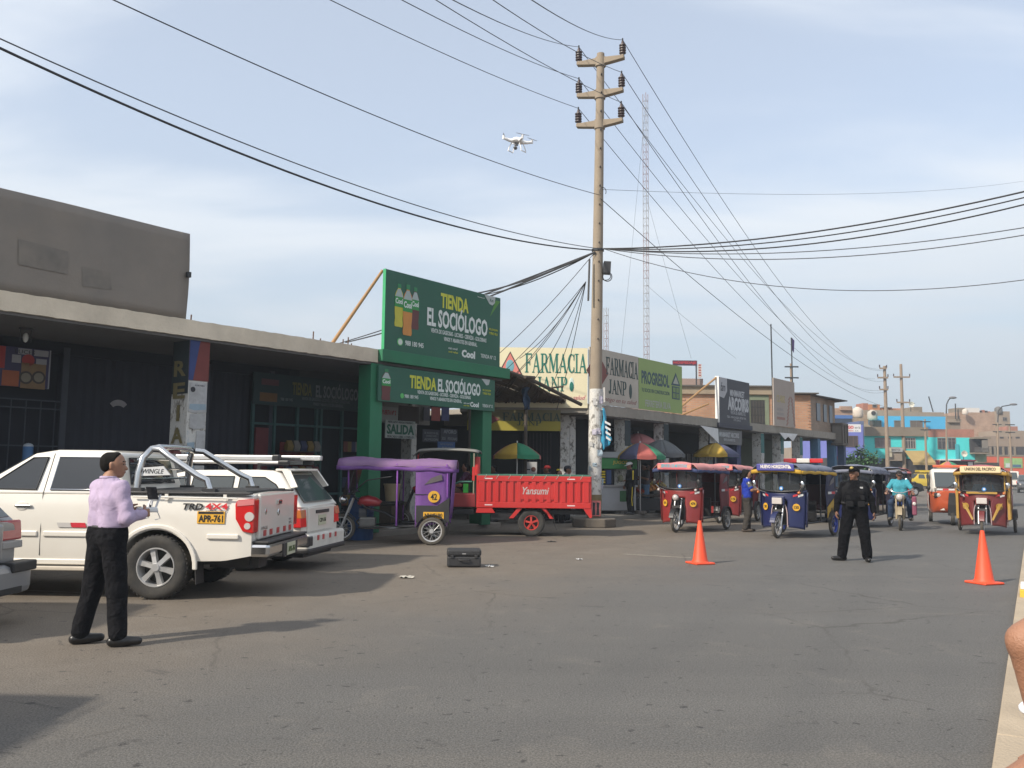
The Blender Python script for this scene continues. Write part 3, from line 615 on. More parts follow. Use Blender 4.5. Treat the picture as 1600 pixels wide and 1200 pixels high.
for s in ppc:
    pillar(Cb, s, .10, .36, .40, .1, 3.22, colm)
    MB().b2((s-.186, .09, 2.35), (s+.186, .097, 3.2)).build('painted_band', tealc if s > 30 else drk, Cb)
    q = random.Random(int(s*7))
    for k in range(5):
        z = .7+k*.34+q.uniform(-.05, .05); w = q.uniform(.11, .17)
        MB().b2((s-w, .078+.003*k, z), (s+w*.9, .094, z+.28)).build('poster', q.choice([pp, ppb, pp]), Cb)
for s, mt in ((28.3, M('column_navy', (.025, .035, .11), .7)), (38.3, bluec), (40.9, bluec)): MB().b2((s-.2, .1, .1), (s+.2, .5, 3.22)).build('pillar', mt, Cb)
nv = M('column_navy2', (.02, .028, .09), .7); MB().b2((25.95, .12, .1), (26.3, .5, 3.22)).build('pillar', nv, Cb)
# shop fronts inside: counters, doors and hung signs
for (s0, s1, z0, z1, c) in ((17.6, 19.0, .13, 2.6, (.05, .04, .04)), (19.8, 21.4, .13, 2.5, (.04, .045, .06)), (22.6, 25.2, .13, 2.7, (.035, .035, .04)), (26.5, 28.0, 1.4, 2.6, (.16, .15, .13)), (29, 30.5, .13, 2.3, (.09, .085, .07)), (31.2, 32.9, .13, 2.6, (.03, .03, .03)), (33.6, 35.3, .13, 2.5, (.13, .14, .11))):
    MB().b2((s0, 3.1, z0), (s1, 3.19, z1)).build('shop_door', M('door_%d' % int(s0*10), c, .8, 0, .35, 3), Cb)
for s in (29.0, 29.5, 30.0, 30.5, 31.4, 31.9, 32.4): MB().b2((s-.025, 3.03, .13), (s+.025, 3.09, 2.3)).build('door_frame', M('frame_grey', (.16, .16, .16), .6), Cb)
arc_inner = thing('unlit_inner_sign', 'barely readable dark inner sign behind the grey umbrella', 'sign', L(24.0, 2.6, 2.75), UA)
MB().b2((-1.35, 0, -.28), (1.35, .05, .28)).build('panel', M('panel_black', (.022, .024, .035), .7), arc_inner); text('ARCOIRIS', 1.7, .22, M('ink_slate', (.07, .075, .09), .8), arc_inner, (.1, -.004, 0))
for px, lab in ((997, 'left'), (1033, 'right')):
    a = FS(px, 672, 2.6); dd = tag(disc('round_sign', .42, M('disc_slate', (.055, .06, .07), .8), None, L(a[0], 2.6, a[1]), UA, th=.02), 'dim grey round sign hanging under the slab, %s one of two' % lab, 'sign', 'round signs under the slab')
# billboards on the slab, road side
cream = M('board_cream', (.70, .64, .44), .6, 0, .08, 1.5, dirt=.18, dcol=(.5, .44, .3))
creamd = M('board_shaded_weathered', (.46, .425, .365), .8, 0, .16, 2, .1, 20, dirt=.5, dcol=(.30, .27, .23))  # darker copy of the cream board for its shaded side, plus dirt blotches
tg = M('pharmacy_green', (.010, .150, .115), .6, 0, .1, 8); tgd = M('pharmacy_green_shaded', (.055, .085, .08), .8, 0, .2, 8)  # second green is the same ink toned down for the shaded board
pk = M('emblem_pink', (.62, .20, .17), .6, 0, .12, 4); pkd = M('emblem_shaded', (.20, .075, .065), .8); scr = M('script_pink', (.60, .14, .20), .6)  # middle one is the emblem colour with the shade mixed in
def diamond(parent, c, w, h, mat, rz=0, nm='emblem', off=0):
    v = [(-w/2, 0), (0, -h/2), (w/2, 0), (0, h/2)]
    return MB().prism(v, -.006-off, -off).build(nm, mat, parent, c, rz)
fb = thing('pharmacy_billboard', 'weathered shaded FARMACIA billboard right of the street pole', 'billboard', O, UA)
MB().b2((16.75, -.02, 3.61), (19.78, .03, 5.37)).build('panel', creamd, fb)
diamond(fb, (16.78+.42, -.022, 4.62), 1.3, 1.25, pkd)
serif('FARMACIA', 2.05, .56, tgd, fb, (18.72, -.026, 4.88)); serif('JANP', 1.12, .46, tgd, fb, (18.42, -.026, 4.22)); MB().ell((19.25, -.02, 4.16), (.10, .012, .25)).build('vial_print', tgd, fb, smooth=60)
text('contigo en tu salud', 2.3, .18, M('script_shaded', (.27, .13, .12), .8), fb, (18.5, -.024, 3.78), shear=.4)  # script ink darkened to match the shaded side
hg = thing('hardware_billboard', 'light green PROGRESOL hardware billboard with a house drawing', 'billboard', O, UA)
MB().b2((19.80, -.025, 3.62), (22.98, .025, 5.36)).build('panel', M('board_light_green', (.25, .345, .11), .6, 0, .1, 1.5, dirt=.2, dcol=(.22, .30, .10)), hg)
db = M('letters_slate', (.035, .075, .10), .6); dw = M('letters_pale', (.34, .36, .30), .6)
text('PROGRESOL', 2.0, .46, db, hg, (20.98, -.028, 4.72), bold=.03); text('TU SOCIO EN CONSTRUCCIÓN', 2.0, .16, db, hg, (20.98, -.028, 4.30), bold=.01)
text('FERRETERÍA SILVA', 1.85, .30, dw, hg, (21.15, -.028, 3.87), bold=.03)
MB().prism([(22.12, 4.62), (22.82, 4.62), (22.47, 5.08)], -.034, -.026).build('house_print', db, hg); MB().prism([(22.25, 4.68), (22.69, 4.68), (22.47, 4.96)], -.038, -.0345).build('house_print', dw, hg)
MB().b2((22.18, -.034, 4.12), (22.76, -.026, 4.58)).build('house_print', db, hg)
for i in range(2):
    for j in range(2): MB().b2((22.23+.26*i, -.038, 4.16+.21*j), (22.44+.26*i, -.0345, 4.33+.21*j)).build('house_print', M('board_light_green2', (.15, .23, .075), .6), hg)
ab = thing('minimarket_billboard', 'dark slate MINIMARKET ARCOIRIS billboard with white lettering on the slab', 'billboard', O, UA)
sl8 = M('board_slate', (.035, .036, .048), .6, 0, .15, 2, dirt=.2, dcol=(.07, .07, .075)); lw = M('letters_grey', (.42, .43, .45), .6)
MB().b2((26.1, -.06, 3.46), (29.12, .0, 5.27)).build('panel', sl8, ab); MB().b2((26.07, -.062, 3.46), (26.099, .1, 5.3)).build('edge_trim', M('edge_white', (.7, .7, .68), .6), ab)
MB().b2((26.0, -.1, 3.27), (29.3, -.001, 3.455)).build('fascia', M('fascia_slate', (.04, .042, .06), .7), ab)
MB().prism([(26.102+ .0, 4.5), (26.55, 4.45), (26.85, 4.75), (26.85, 5.268), (26.102, 5.268)], -.065, -.0605).build('badge', M('badge_pale', (.38, .38, .40), .6), ab); text('fam', .45, .35, sl8, ab, (26.45, -.069, 4.9), shear=.4)
text('MINIMARKET', 1.45, .26, lw, ab, (27.85, -.065, 4.72), bold=.03); text('ARCOIRIS', 2.1, .56, lw, ab, (27.95, -.065, 4.28), bold=.05); text('VENTA DE ABARROTES', 1.5, .15, lw, ab, (27.9, -.065, 3.92)); text('TODO - PARA EL HOGAR - FIESTAS Y MAS', 1.9, .09, lw, ab, (27.75, -.065, 3.73)); text('LOTE 12 MZ A', .7, .07, lw, ab, (27.8, -.065, 3.62))
MB().cyl((26.1, .05, 5.25), (23.3, .6, 3.62), .04, n=6).build('bamboo_brace', MC['bamboo'], ab); MB().cyl((25.9, .3, 4.2), (24.4, .9, 3.62), .035, n=6).build('bamboo_brace', MC['bamboo'], ab)
al = thing('minimarket_sign', 'grey hanging MINIMARKET sign between the navy pillars', 'sign', O, UA)
MB().b2((25.3, -.02, 2.62), (28.35, .03, 3.2)).build('panel', M('board_grey', (.12, .12, .125), .7, dirt=.2), al); MB().b2((25.3, -.026, 2.62), (25.85, -.021, 3.2)).build('badge', MC['badge_pale'], al); text('MINIMARKET ARCOIRIS', 1.9, .2, lw, al, (27.1, -.025, 3.0), bold=.02); text('VENTA DE ABARROTES', 1.1, .1, lw, al, (27.1, -.025, 2.8))
lb = thing('faded_billboard', 'tall pale faded billboard with two drawn wings on the slab', 'billboard', O, UA)
MB().b2((31.85, -.06, 3.6), (34.5, -.02, 5.75)).build('panel', M('board_faded', (.36, .31, .27), .8, 0, .12, 1.2, dirt=.4, dcol=(.28, .22, .2)), lb)
fy = M('print_faded_yellow', (.40, .33, .16), .8); fr = M('print_faded_red', (.30, .17, .14), .8)
text('CLARKI', 1.0, .34, fy, lb, (32.7, -.064, 4.85), bold=.02); 
for sg in (-1, 1):
    for k in range(8): MB().box((33.95+sg*(.15+.045*k), -.064, 4.95-.17*k), (.26, .006, .09), ry=sg*.6).build('wing_print', fr, lb)
for z, w in ((4.3, .8), (4.1, .9), (3.9, 1.0)): MB().b2((32.2, -.064, z), (32.2+w, -.061, z+.12)).build('print_band', fr if z < 4 else M('print_faded_grey', (.30, .27, .25), .8), lb)
for s in (31.9, 34.45): MB().cyl((s, 0, 3.6), (s, .02, 8.2 if s < 33 else 7.9), .03, n=6).build('mast', steel, lb)
MB().slab([(34.45, 0, 7.9), (34.8, 0, 7.8), (34.75, .02, 7.2), (34.5, 0, 7.3)], .01).build('flag', M('flag_purple', (.10, .06, .18), .8), lb)
# ---- lit pharmacy billboard facing the camera (side of the corner)
xw0, xw1, yw = -1.55, 2.36, 26.46
z0 = D(850, 637, yw).z; z1 = D(850, 543.5, yw).z
pf = thing('sunlit_billboard', 'sunlit cream FARMACIA billboard with a pink triangle emblem left of the pole', 'billboard', (0, yw, 0))
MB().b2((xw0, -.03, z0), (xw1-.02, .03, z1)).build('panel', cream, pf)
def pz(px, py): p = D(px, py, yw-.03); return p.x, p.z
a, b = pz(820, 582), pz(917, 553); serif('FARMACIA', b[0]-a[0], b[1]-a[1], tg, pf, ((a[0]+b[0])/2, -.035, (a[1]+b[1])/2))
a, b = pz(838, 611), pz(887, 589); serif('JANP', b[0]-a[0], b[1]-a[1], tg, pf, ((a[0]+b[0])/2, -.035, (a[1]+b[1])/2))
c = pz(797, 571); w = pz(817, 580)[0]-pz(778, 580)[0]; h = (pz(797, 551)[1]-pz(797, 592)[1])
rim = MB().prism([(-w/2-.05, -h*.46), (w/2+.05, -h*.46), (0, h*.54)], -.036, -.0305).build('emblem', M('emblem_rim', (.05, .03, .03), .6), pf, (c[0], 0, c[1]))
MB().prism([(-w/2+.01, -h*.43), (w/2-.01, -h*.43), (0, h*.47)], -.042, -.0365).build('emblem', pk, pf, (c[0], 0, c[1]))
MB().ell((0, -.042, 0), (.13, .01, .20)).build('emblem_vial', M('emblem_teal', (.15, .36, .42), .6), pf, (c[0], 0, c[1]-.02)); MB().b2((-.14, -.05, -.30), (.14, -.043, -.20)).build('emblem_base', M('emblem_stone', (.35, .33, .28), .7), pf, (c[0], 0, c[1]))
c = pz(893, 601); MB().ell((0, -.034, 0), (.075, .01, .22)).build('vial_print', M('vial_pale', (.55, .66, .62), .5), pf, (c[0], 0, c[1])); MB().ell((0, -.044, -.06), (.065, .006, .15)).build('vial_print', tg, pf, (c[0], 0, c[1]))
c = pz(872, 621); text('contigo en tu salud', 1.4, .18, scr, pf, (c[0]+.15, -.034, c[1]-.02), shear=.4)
# corner slab, beam, columns, yellow fascia below
def W2(name, a, b, mat, par, bevel=0):      # world axis aligned box, part of the corner building
    return MB().b2(a, b).build(name, mat, par, toL((0, 0, 0)), -UA, bevel=bevel)
W2('corner_slab', (-1.6, 26.5, 3.30), (2.30, 30, 3.59), conc2, Cb)
W2('corner_beam', (-2.2, 27.9, 2.95), (1.75, 28.2, 3.29), conc2, Cb)
W2('corner_wall', (-7.5, 28.5, .1), (2.6, 29.0, 3.28), bk, Cb)
cz = D(887, 660, 27.3)
W2('pillar', (cz.x-.24, 27.1, .1), (cz.x+.05, 27.5, 3.28), torn, Cb); W2('pillar', (cz.x+.06, 27.12, .1), (cz.x+.24, 27.48, 3.28), colm, Cb)
yf = thing('pharmacy_sign', 'shaded yellow FARMACIA fascia sign under the reed awning', 'sign', (0, 26.38, 0))
def py_(px, py): p = D(px, py, 26.38); return p.x, p.z
a, b = py_(730, 672), py_(876, 641)
MB().b2((a[0], 0, a[1]), (b[0], .05, b[1])).build('panel', M('sign_yellow', (.32, .27, .035), .7, 0, .15, 2), yf)
MB().b2((a[0], -.004, a[1]+.30), (b[0], -.001, b[1])).build('panel_band', M('sign_ochre', (.15, .13, .06), .7, 0, .15, 2), yf)
a, b = py_(785, 656), py_(876, 647); serif('FARMACIA', b[0]-a[0], b[1]-a[1]+.06, M('pharmacy_dark', (.010, .045, .04), .7), yf, ((a[0]+b[0])/2, -.008, (a[1]+b[1])/2))
a, b = py_(808, 664), py_(846, 658); serif('JANP', b[0]-a[0], b[1]-a[1]+.03, MC['pharmacy_dark'], yf, ((a[0]+b[0])/2, -.008, (a[1]+b[1])/2))
a = py_(757, 655); diamond(yf, (a[0], -.008, a[1]), .9, .55, M('emblem_dark', (.16, .03, .04), .7))
# stand front below: white price board, grille door
W2('grille_door', (.35, 28.35, .1), (1.35, 28.45, 2.75), M('grille_dark', (.018, .018, .022), .7), Cb)
for k in range(9): W2('grille_bar', (.37+k*.115, 28.30, .1), (.39+k*.115, 28.33, 2.75), M('bar_grey', (.055, .055, .06), .6), Cb)
a = D(822, 716, 27); b = D(838, 742, 27)
pbd = thing('price_board', 'white menu board with small round pictures behind the red cargo bed', 'sign', ((a.x+b.x)/2, 27, 0))
MB().b2((-.18, 0, .9), (.18, .03, 1.78)).build('board', M('menu_white', (.42, .42, .42), .7), pbd)
MB().cyl((0, .05, .13), (0, .05, .9), .03, n=8).build('post', steel, pbd)
for k, cc_ in enumerate(((.10, .04, .03), (.12, .05, .03), (.05, .05, .05))): disc('picture', .075, M('menu_pic%d' % k, cc_, .7), pbd, (.07, -.003, 1.55-k*.24), th=.004); MB().b2((-.15, -.004, 1.52-k*.24), (-.03, -.001, 1.56-k*.24)).build('print_line', idk, pbd)
# unseen sheet added to keep the sun out of the passage
MB().b2((12.7, 2.4, 3.62), (16.4, 9, 3.68)).build('added_passage_cover', M('sheet_dark', (.09, .08, .07), .9), Cb)
# ---- reed awning
aw = thing('reed_awning', 'ragged brown reed mat awning on poles between green shop and pharmacy', 'awning', (0, 0, 0))
A1, B1, C1, D1 = D(783, 577, 23.6), D(880, 622, 25.9), D(872, 634, 27.6), D(735, 625, 26.6)
reed = M('reed', (.085, .062, .042), .95, 0, .45, 14, .4, 40)
rq = random.Random(11); mb = MB(); n = 120
for i in range(n):
    v = i/(n-1); a = A1.lerp(D1, v); b = B1.lerp(C1, v); sag = -.10*math.sin(math.pi*v)
    if rq.random() < .10: continue
    u0, u1 = rq.uniform(-.02, .06), rq.uniform(.94, 1.06); pts = []
    for k in range(5):
        u = u0+(u1-u0)*k/4; p = a.lerp(b, u)+Vector((rq.uniform(-.02, .02), rq.uniform(-.025, .025), sag+.06*math.sin(u*6+v*4)+rq.uniform(-.03, .03))); pts.append(p)
    mb.tube(pts, .024, n=4)
for i in range(30):
    u = i/29; a = A1.lerp(B1, u); b = D1.lerp(C1, u)
    if rq.random() < .15: continue
    mb.tube([a.lerp(b, k/4)+Vector((0, 0, rq.uniform(-.06, .03)-.10*math.sin(math.pi*k/4)+.06*math.sin(u*6+k))) for k in range(5)], .03, n=4)
o = mb.build('reed_mat', reed, aw); o['kind'] = 'stuff'
pole_m = M('pole_wood', (.075, .060, .048), .9, 0, .3, 12, .3, 30)
MB().tube([A1+Vector((-.2, -.1, .06)), A1.lerp(B1, .5)+Vector((0, 0, .10)), D(908, 632, 26.2)], .06, n=8).build('pole', pole_m, aw, smooth=50)
MB().tube([D1+Vector((-.1, 0, -.06)), C1+Vector((.1, 0, -.02))], .05, n=8).build('pole', pole_m, aw, smooth=50)
MB().tube([B1+Vector((.05, -.02, -.05)), C1], .045, n=8).build('pole', pole_m, aw, smooth=50)
MB().tube([D(862, 606, 25.2), D(880, 604, 25.4)], .03, n=6).build('pole', pole_m, aw)
MB().tube([D(820, 589, 24.3), D(835, 590, 24.8)], .05, n=6).build('pole', pole_m, aw)
for (px, pt, pbm) in ((822, 600, 646), (735, 622, 700)):
    t = D(px, pt, 25.2); MB().cyl((t.x, t.y, .1), (t.x, t.y, t.z), .05, n=8).build('post', pole_m, aw)
rg = MB()
def rag(u, v): p = D(817+10*u+2*math.sin(v*9), 592+48*v, 24.9); return (p.x+.03*math.sin(v*14+u*5), p.y+.06*math.sin(u*7+v*5), p.z)
rg.grid(rag, 6, 14).build('blue_rag', M('rag_blue', (.035, .06, .11), .9, 0, .4, 6), aw, smooth=60, solid=.01)
# ================================================================ brick upper storey and rooftop things
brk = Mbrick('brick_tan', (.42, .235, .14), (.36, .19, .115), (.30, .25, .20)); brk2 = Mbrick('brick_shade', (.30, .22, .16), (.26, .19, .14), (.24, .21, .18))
cn = L(37.55, .25); 
ub = thing('brick_upper_storey', 'unplastered tan brick upper storey with a dark barred window above the market', 'building', (cn.x, cn.y, 3.6))
# front wall faces the camera (along world X), side wall along the shops
w1 = D(1066, 640, cn.y).x-cn.x
dz = D(1270, 617, cn.y).z-3.6
dl = (L(41.4, .25)-cn)
MB().add([(w1, 0, 0), (0, 0, 0), (dl.x, dl.y, 0), (w1, dl.y+3, 0), (w1, 0, dz), (0, 0, dz), (dl.x, dl.y, dz-.05), (w1, dl.y+3, dz)], [(0, 1, 5, 4), (3, 0, 4, 7), (2, 3, 7, 6), (4, 5, 6, 7)]).build('brick_wall', brk, ub)
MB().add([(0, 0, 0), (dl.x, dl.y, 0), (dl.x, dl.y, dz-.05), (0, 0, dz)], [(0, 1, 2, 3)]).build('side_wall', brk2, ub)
for k in range(12): MB().b2((-.14+.02*(k % 2), -.03, k*.16+.02), (.02, .03, k*.16+.10)).build('toothing_brick', brk, ub)
for k in range(10): MB().b2((w1-.02, -.03, k*.18+.02), (w1+.14, .03, k*.18+.12)).build('toothing_brick', brk, ub)
par = M('parapet', (.30, .24, .17), .9, 0, .3, 1.5, dirt=.5)
p0 = D(1066, 614, cn.y).x-cn.x; p1 = D(1205, 614, cn.y).x-cn.x
MB().b2((p0-.3, -.16, dz-.02), (p1, .15, dz+.34)).build('parapet', par, ub); MB().b2((p0-.3, -.28, dz+.341), (p1+.2, .3, dz+.42)).build('roof_sheet', M('sheet_dark', (.09, .08, .07), .9), ub)
MB().b2((p1+.1, -.3, dz+.03), (.35, 1.2, dz+.09)).build('roof_sheet', M('sheet_dark', (.09, .08, .07), .9), ub)
MB().slab([(-.1, -.25, dz+.02), (dl.x+.6, dl.y-.25, dz-.06), (dl.x+.3, dl.y+1.2, dz-.04), (-.4, 1.2, dz+.04)], .05).build('roof_sheet', MC['sheet_dark'], ub)
wx0, wx1 = D(1172, 640, cn.y).x-cn.x, D(1195, 640, cn.y).x-cn.x
gfr = M('window_green', (.16, .19, .13), .8)
for (a, b) in (((wx0-.2, -.05, .05), (wx0, .02, dz-.3)), ((wx1, -.05, .05), (wx1+.2, .02, dz-.3)), ((wx0-.2, -.05, dz-.3), (wx1+.2, .02, dz-.05))): MB().b2(a, b).build('window_frame', gfr, ub)
MB().b2((wx0, -.02, .05), (wx1, -.004, dz-.3)).build('window_pane', Mglass('pane_dark', (.05, .045, .04), .35), ub)
for k in range(5): x_ = wx0+(wx1-wx0)*(k+.5)/5; MB().b2((x_-.012, -.045, .05), (x_+.012, -.021, dz-.3)).build('window_bar', steel, ub)
for k in range(3): MB().b2((wx0, -.048, .35+.4*k), (wx1, -.022, .375+.4*k)).build('window_bar', steel, ub)
for k, (u0, u1) in enumerate(((.22, .36), (.5, .62), (.74, .86))):
    a = Vector((dl.x*u0, dl.y*u0, 0)); b = Vector((dl.x*u1, dl.y*u1, 0)); of = -INW*.03
    MB().slab([a+of+Vector((0, 0, .55)), b+of+Vector((0, 0, .55)), b+of+Vector((0, 0, 1.45)), a+of+Vector((0, 0, 1.45))], .03).build('window_pane', Mglass('pane_blue', (.07, .085, .11), .3), ub)
# rusty sign frame at the corner
cf = thing('sign_frame', 'rusty empty box sign frame at the far corner of the market', 'sign', L(41.0, -.3, 0), UA)
mtl = M('rusty_steel', (.12, .105, .09), .8, .2, .4, 5, dirt=.5, dcol=(.10, .06, .04))
MB().b2((-.3, 0, 3.05), (.6, .5, 4.05)).build('box', M('box_grey', (.16, .15, .135), .8, 0, .3, 3, dirt=.5), cf)
for z in (3.02, 4.08): MB().b2((-.35, -.06, z-.06), (.65, .56, z+.06)).build('frame_bar', mtl, cf)
for s in (-.3, .15, .6): MB().b2((s-.05, -.06, 3.05), (s+.05, -.005, 4.05)).build('frame_bar', mtl, cf)
MB().b2((.3, .1, .1), (.65, .45, 2.95)).build('post', M('post_blue_old', (.05, .075, .14), .8, 0, .5, 5), cf)
# white cloth scraps hung at the slab edge
ck = M('cloth_white', (.6, .6, .6), .9)
tag(MB().slab([L(24.2, -.15, 3.25), L(25.75, -.15, 3.2), L(25.75, -.18, 2.62)], .01).build('awning_cloth', ck), 'white triangular cloth hanging from the slab left of the minimarket sign', 'cloth')
tag(MB().slab([L(32.3, -.12, 3.3), L(34.6, -.12, 3.32), L(33.9, -.15, 2.95), L(33.3, -.15, 3.15), L(32.9, -.15, 3.0)], .01).build('awning_cloth', ck), 'torn white cloth hanging from the slab below the faded billboard', 'cloth')
# ---- hotel sign and roof box behind
hp = D(1072, 570, 60)
hs = thing('hostel_sign', 'dark red HOSPEDAJE roof sign on thin posts behind the green billboard', 'sign', (hp.x, 60, 0))
def HP(px, py): p = D(px, py, 60); return p.x-hp.x, p.z
a, b = HP(1051, 571), HP(1089, 563.5); MB().b2((a[0], -.05, a[1]), (b[0], .05, b[1])).build('panel', M('panel_navy', (.05, .02, .04), .6), hs); text('HOSPEDAJE', (b[0]-a[0])*.94, (b[1]-a[1])*.62, M('letters_red', (.45, .04, .05), .5), hs, ((a[0]+b[0])/2, -.06, (a[1]+b[1])/2), bold=.03)
for px in (1053, 1088): x_ = HP(px, 590)[0]; MB().cyl((x_, 0, 6.2), (x_, 0, b[1]), .05, n=6).build('post', steel, hs)
a, b = HP(1090.5, 590), HP(1096, 569); MB().b2((a[0], -.05, a[1]), (b[0], .05, b[1])).build('side_panel', M('panel_pale', (.5, .45, .42), .6), hs); 
for k in range(5): MB().b2((a[0]+.05, -.056, a[1]+.12+k*.18), (b[0]-.05, -.051, a[1]+.20+k*.18)).build('side_print', irr, hs)
a, b = HP(1000, 640), HP(1100, 591); 
hb2 = thing('roof_house', 'plain pink-grey building with a flat roof behind the hardware billboard', 'building', (hp.x, 60.3, 0)); MB().b2((a[0], 0, 0), (b[0], 6, b[1])).build('wall', M('pinkish_plaster', (.30, .22, .19), .9, 0, .2, 1), hb2); MB().b2((a[0]-.1, -.2, b[1]), (b[0]-2, 6.1, b[1]+.12)).build('roof', M('roof_dark', (.07, .06, .055), .9), hb2)
# ================================================================ far end of the street
def far(name, label, px, depth, cat='building', py=752):
    p = D(px, py, depth); o = thing(name, label, cat, (p.x, depth, 0))
    def q(x, y): r = D(x, y, depth); return r.x-p.x, r.z
    return o, q
def fwall(o, q, px0, py0, px1, py1, mat, nm='wall', dep=8, y0=0.0, toground=False):
    a = q(px0, py1); b = q(px1, py0); return MB().b2((a[0], y0, 0 if toground else a[1]), (b[0], y0+dep, b[1])).build(nm, mat, o)
def fwin(o, q, px0, py0, px1, py1, mat=None, fr=None, nv=2, nh=1, y0=0.0):
    a = q(px0, py1); b = q(px1, py0); mat = mat or Mglass('far_glass', (.045, .042, .045), .25); fr = fr or M('far_frame', (.16, .15, .14), .7)
    w = MB(); t = .07
    w.b2((a[0], y0-.06, a[1]), (b[0], y0-.012, a[1]+t)); w.b2((a[0], y0-.06, b[1]-t), (b[0], y0-.012, b[1])); w.b2((a[0], y0-.058, a[1]+t), (a[0]+t, y0-.012, b[1]-t)); w.b2((b[0]-t, y0-.058, a[1]+t), (b[0], y0-.012, b[1]-t))
    for k in range(1, nv): x = a[0]+(b[0]-a[0])*k/nv; w.b2((x-t*.4, y0-.055, a[1]+t), (x+t*.4, y0-.012, b[1]-t))
    for k in range(1, nh+1):
        z = a[1]+(b[1]-a[1])*.72; w.b2((a[0]+t, y0-.052, z-t*.4), (b[0]-t, y0-.012, z+t*.4))
    f = w.build('window', fr, o); MB().b2((a[0]+.01, y0-.025, a[1]+.01), (b[0]-.01, y0-.008, b[1]-.01)).build('pane', mat, f); return f
violet = M('violet_paint', (.145, .165, .46), .8, 0, .1, .6, dirt=.2, dcol=(.12, .13, .33)); cyan = M('cyan_paint', (.06, .56, .56), .8, 0, .10, .6, dirt=.22, dcol=(.08, .45, .45)); sblue = M('sky_blue_paint', (.06, .35, .60), .8, 0, .1, .6, dirt=.2, dcol=(.06, .28, .46))
fbr = Mbrick('far_brick', (.36, .235, .165), (.31, .20, .14), (.30, .24, .19)); fbr2 = Mbrick('far_brick_red', (.36, .15, .105), (.30, .13, .09), (.27, .17, .13)); fpl = M('far_plaster', (.27, .215, .165), .95, 0, .25, .5, dirt=.4, dcol=(.19, .15, .12)); fgr = M('far_concrete', (.20, .165, .125), .95, 0, .3, .7, dirt=.4)
fdk = M('far_dark', (.045, .04, .042), .9, 0, .3, 1)
wood_w = M('far_wood', (.10, .07, .06), .8)
# violet house
o, q = far('violet_house', 'violet painted two-storey house with brown shutters beyond the market corner', 1325, 78)
fwall(o, q, 1296, 664, 1348, 716, violet, dep=9); fwall(o, q, 1296, 716, 1348, 740, fdk, 'ground_floor', dep=9, y0=.1, toground=True)
fwall(o, q, 1345, 658, 1350, 716, M('slate_blue_wall', (.10, .13, .22), .9), 'upper_wall', dep=8, y0=.05)
fwin(o, q, 1319, 681, 1340, 698, M('shutter_brown', (.055, .04, .04), .8), wood_w, 3, 0); fwin(o, q, 1298, 680, 1309, 696, MC['shutter_brown'], wood_w, 2, 0)
fwall(o, q, 1306, 713, 1319, 718, M('red_band', (.25, .05, .06), .8), 'red_sign', .1, -.14); fwall(o, q, 1313, 718, 1332, 740, M('white_panel', (.5, .47, .46), .8), 'white_panel', .1, -.12)
for k in range(4): fwall(o, q, 1315+k*4, 721, 1317+k*4, 733, irr, 'panel_print', .02, -.145)
# LAGO sign
o, q = far('white_shop_sign', 'white sign with red AGO lettering left of the cyan houses', 1332, 72, 'sign'); fwall(o, q, 1320.5, 663, 1345, 675, M('sign_white', (.62, .62, .63), .6), 'panel', .15); fwall(o, q, 1316, 661, 1320, 684, M('sign_edge', (.42, .45, .48), .6), 'side_edge', .5, .16); fwall(o, q, 1306, 680, 1316, 686, MC['sign_edge'], 'bracket', .3, .2)
a = q(1327, 667.5); text('AGO', .72, .28, M('letters_red2', (.55, .05, .05), .6), o, (a[0]+.0, -.01, a[1]), bold=.05); a = q(1340, 668); text('en la', .45, .18, M('letters_black', (.04, .04, .05), .6), o, (a[0], -.01, a[1])); a = q(1327, 673); text('MINERA', .7, .1, MC['letters_red2'], o, (a[0], -.01, a[1])); a = q(1339, 673); text('S.A.', .3, .1, MC['letters_black'], o, (a[0], -.01, a[1]))
# blue shop with brick behind
o, q = far('blue_brick_house', 'unfinished brick house with a blue band above a dark opening', 1325, 88)
fwall(o, q, 1296, 638, 1332, 740, fbr, dep=9, toground=True); fwall(o, q, 1296, 649, 1331, 654, M('blue_band', (.06, .14, .34), .8), 'blue_band', .2, -.2); fwall(o, q, 1300, 654, 1330, 664, M('dark_blue_opening', (.03, .045, .075), .8), 'opening', .15, -.16)
fwall(o, q, 1312, 635, 1330, 641, fbr, 'parapet', .4, -.25)
# cyan house left
o, q = far('cyan_house', 'cyan two-storey house with yellow awning behind the twin poles', 1400, 92)
fwall(o, q, 1349, 680, 1450, 716, cyan, dep=9); fwall(o, q, 1349, 716, 1450, 745, fdk, 'ground_floor', 9, .12, True); fwall(o, q, 1349, 668, 1448, 681, fgr, 'parapet', .5, -.3)
fwin(o, q, 1367, 684, 1391, 700, M('pane_mauve', (.13, .095, .10), .5), None, 3, 1); fwin(o, q, 1411, 684, 1430, 701, None, M('pale_bars', (.30, .28, .26), .7), 5, 1)
a = q(1413, 725); b = q(1447, 704.5)
MB().add([(a[0], -2.0, a[1]+.15), (b[0], -2.0, a[1]+.15), (b[0], -.08, b[1]), (a[0], -.08, b[1]), (a[0], -2.0, a[1]-.1), (b[0], -2.0, a[1]-.1)], [(0, 1, 2, 3), (4, 5, 1, 0)]).build('awning', M('awning_ochre', (.34, .24, .09), .85, 0, .2, 1.2, dirt=.4, dcol=(.20, .16, .09)), o, solid=.03)
fwall(o, q, 1385, 699, 1406, 720, fpl, 'billboard_panel', .2, -.5); fwall(o, q, 1386, 700, 1406, 706, M('panel_grey', (.33, .33, .33), .8), 'billboard_panel', .1, -.65); text('ABASTOS', 1.0, .22, idk, o, (q(1395, 703)[0], -.66, q(1395, 703)[1])); 
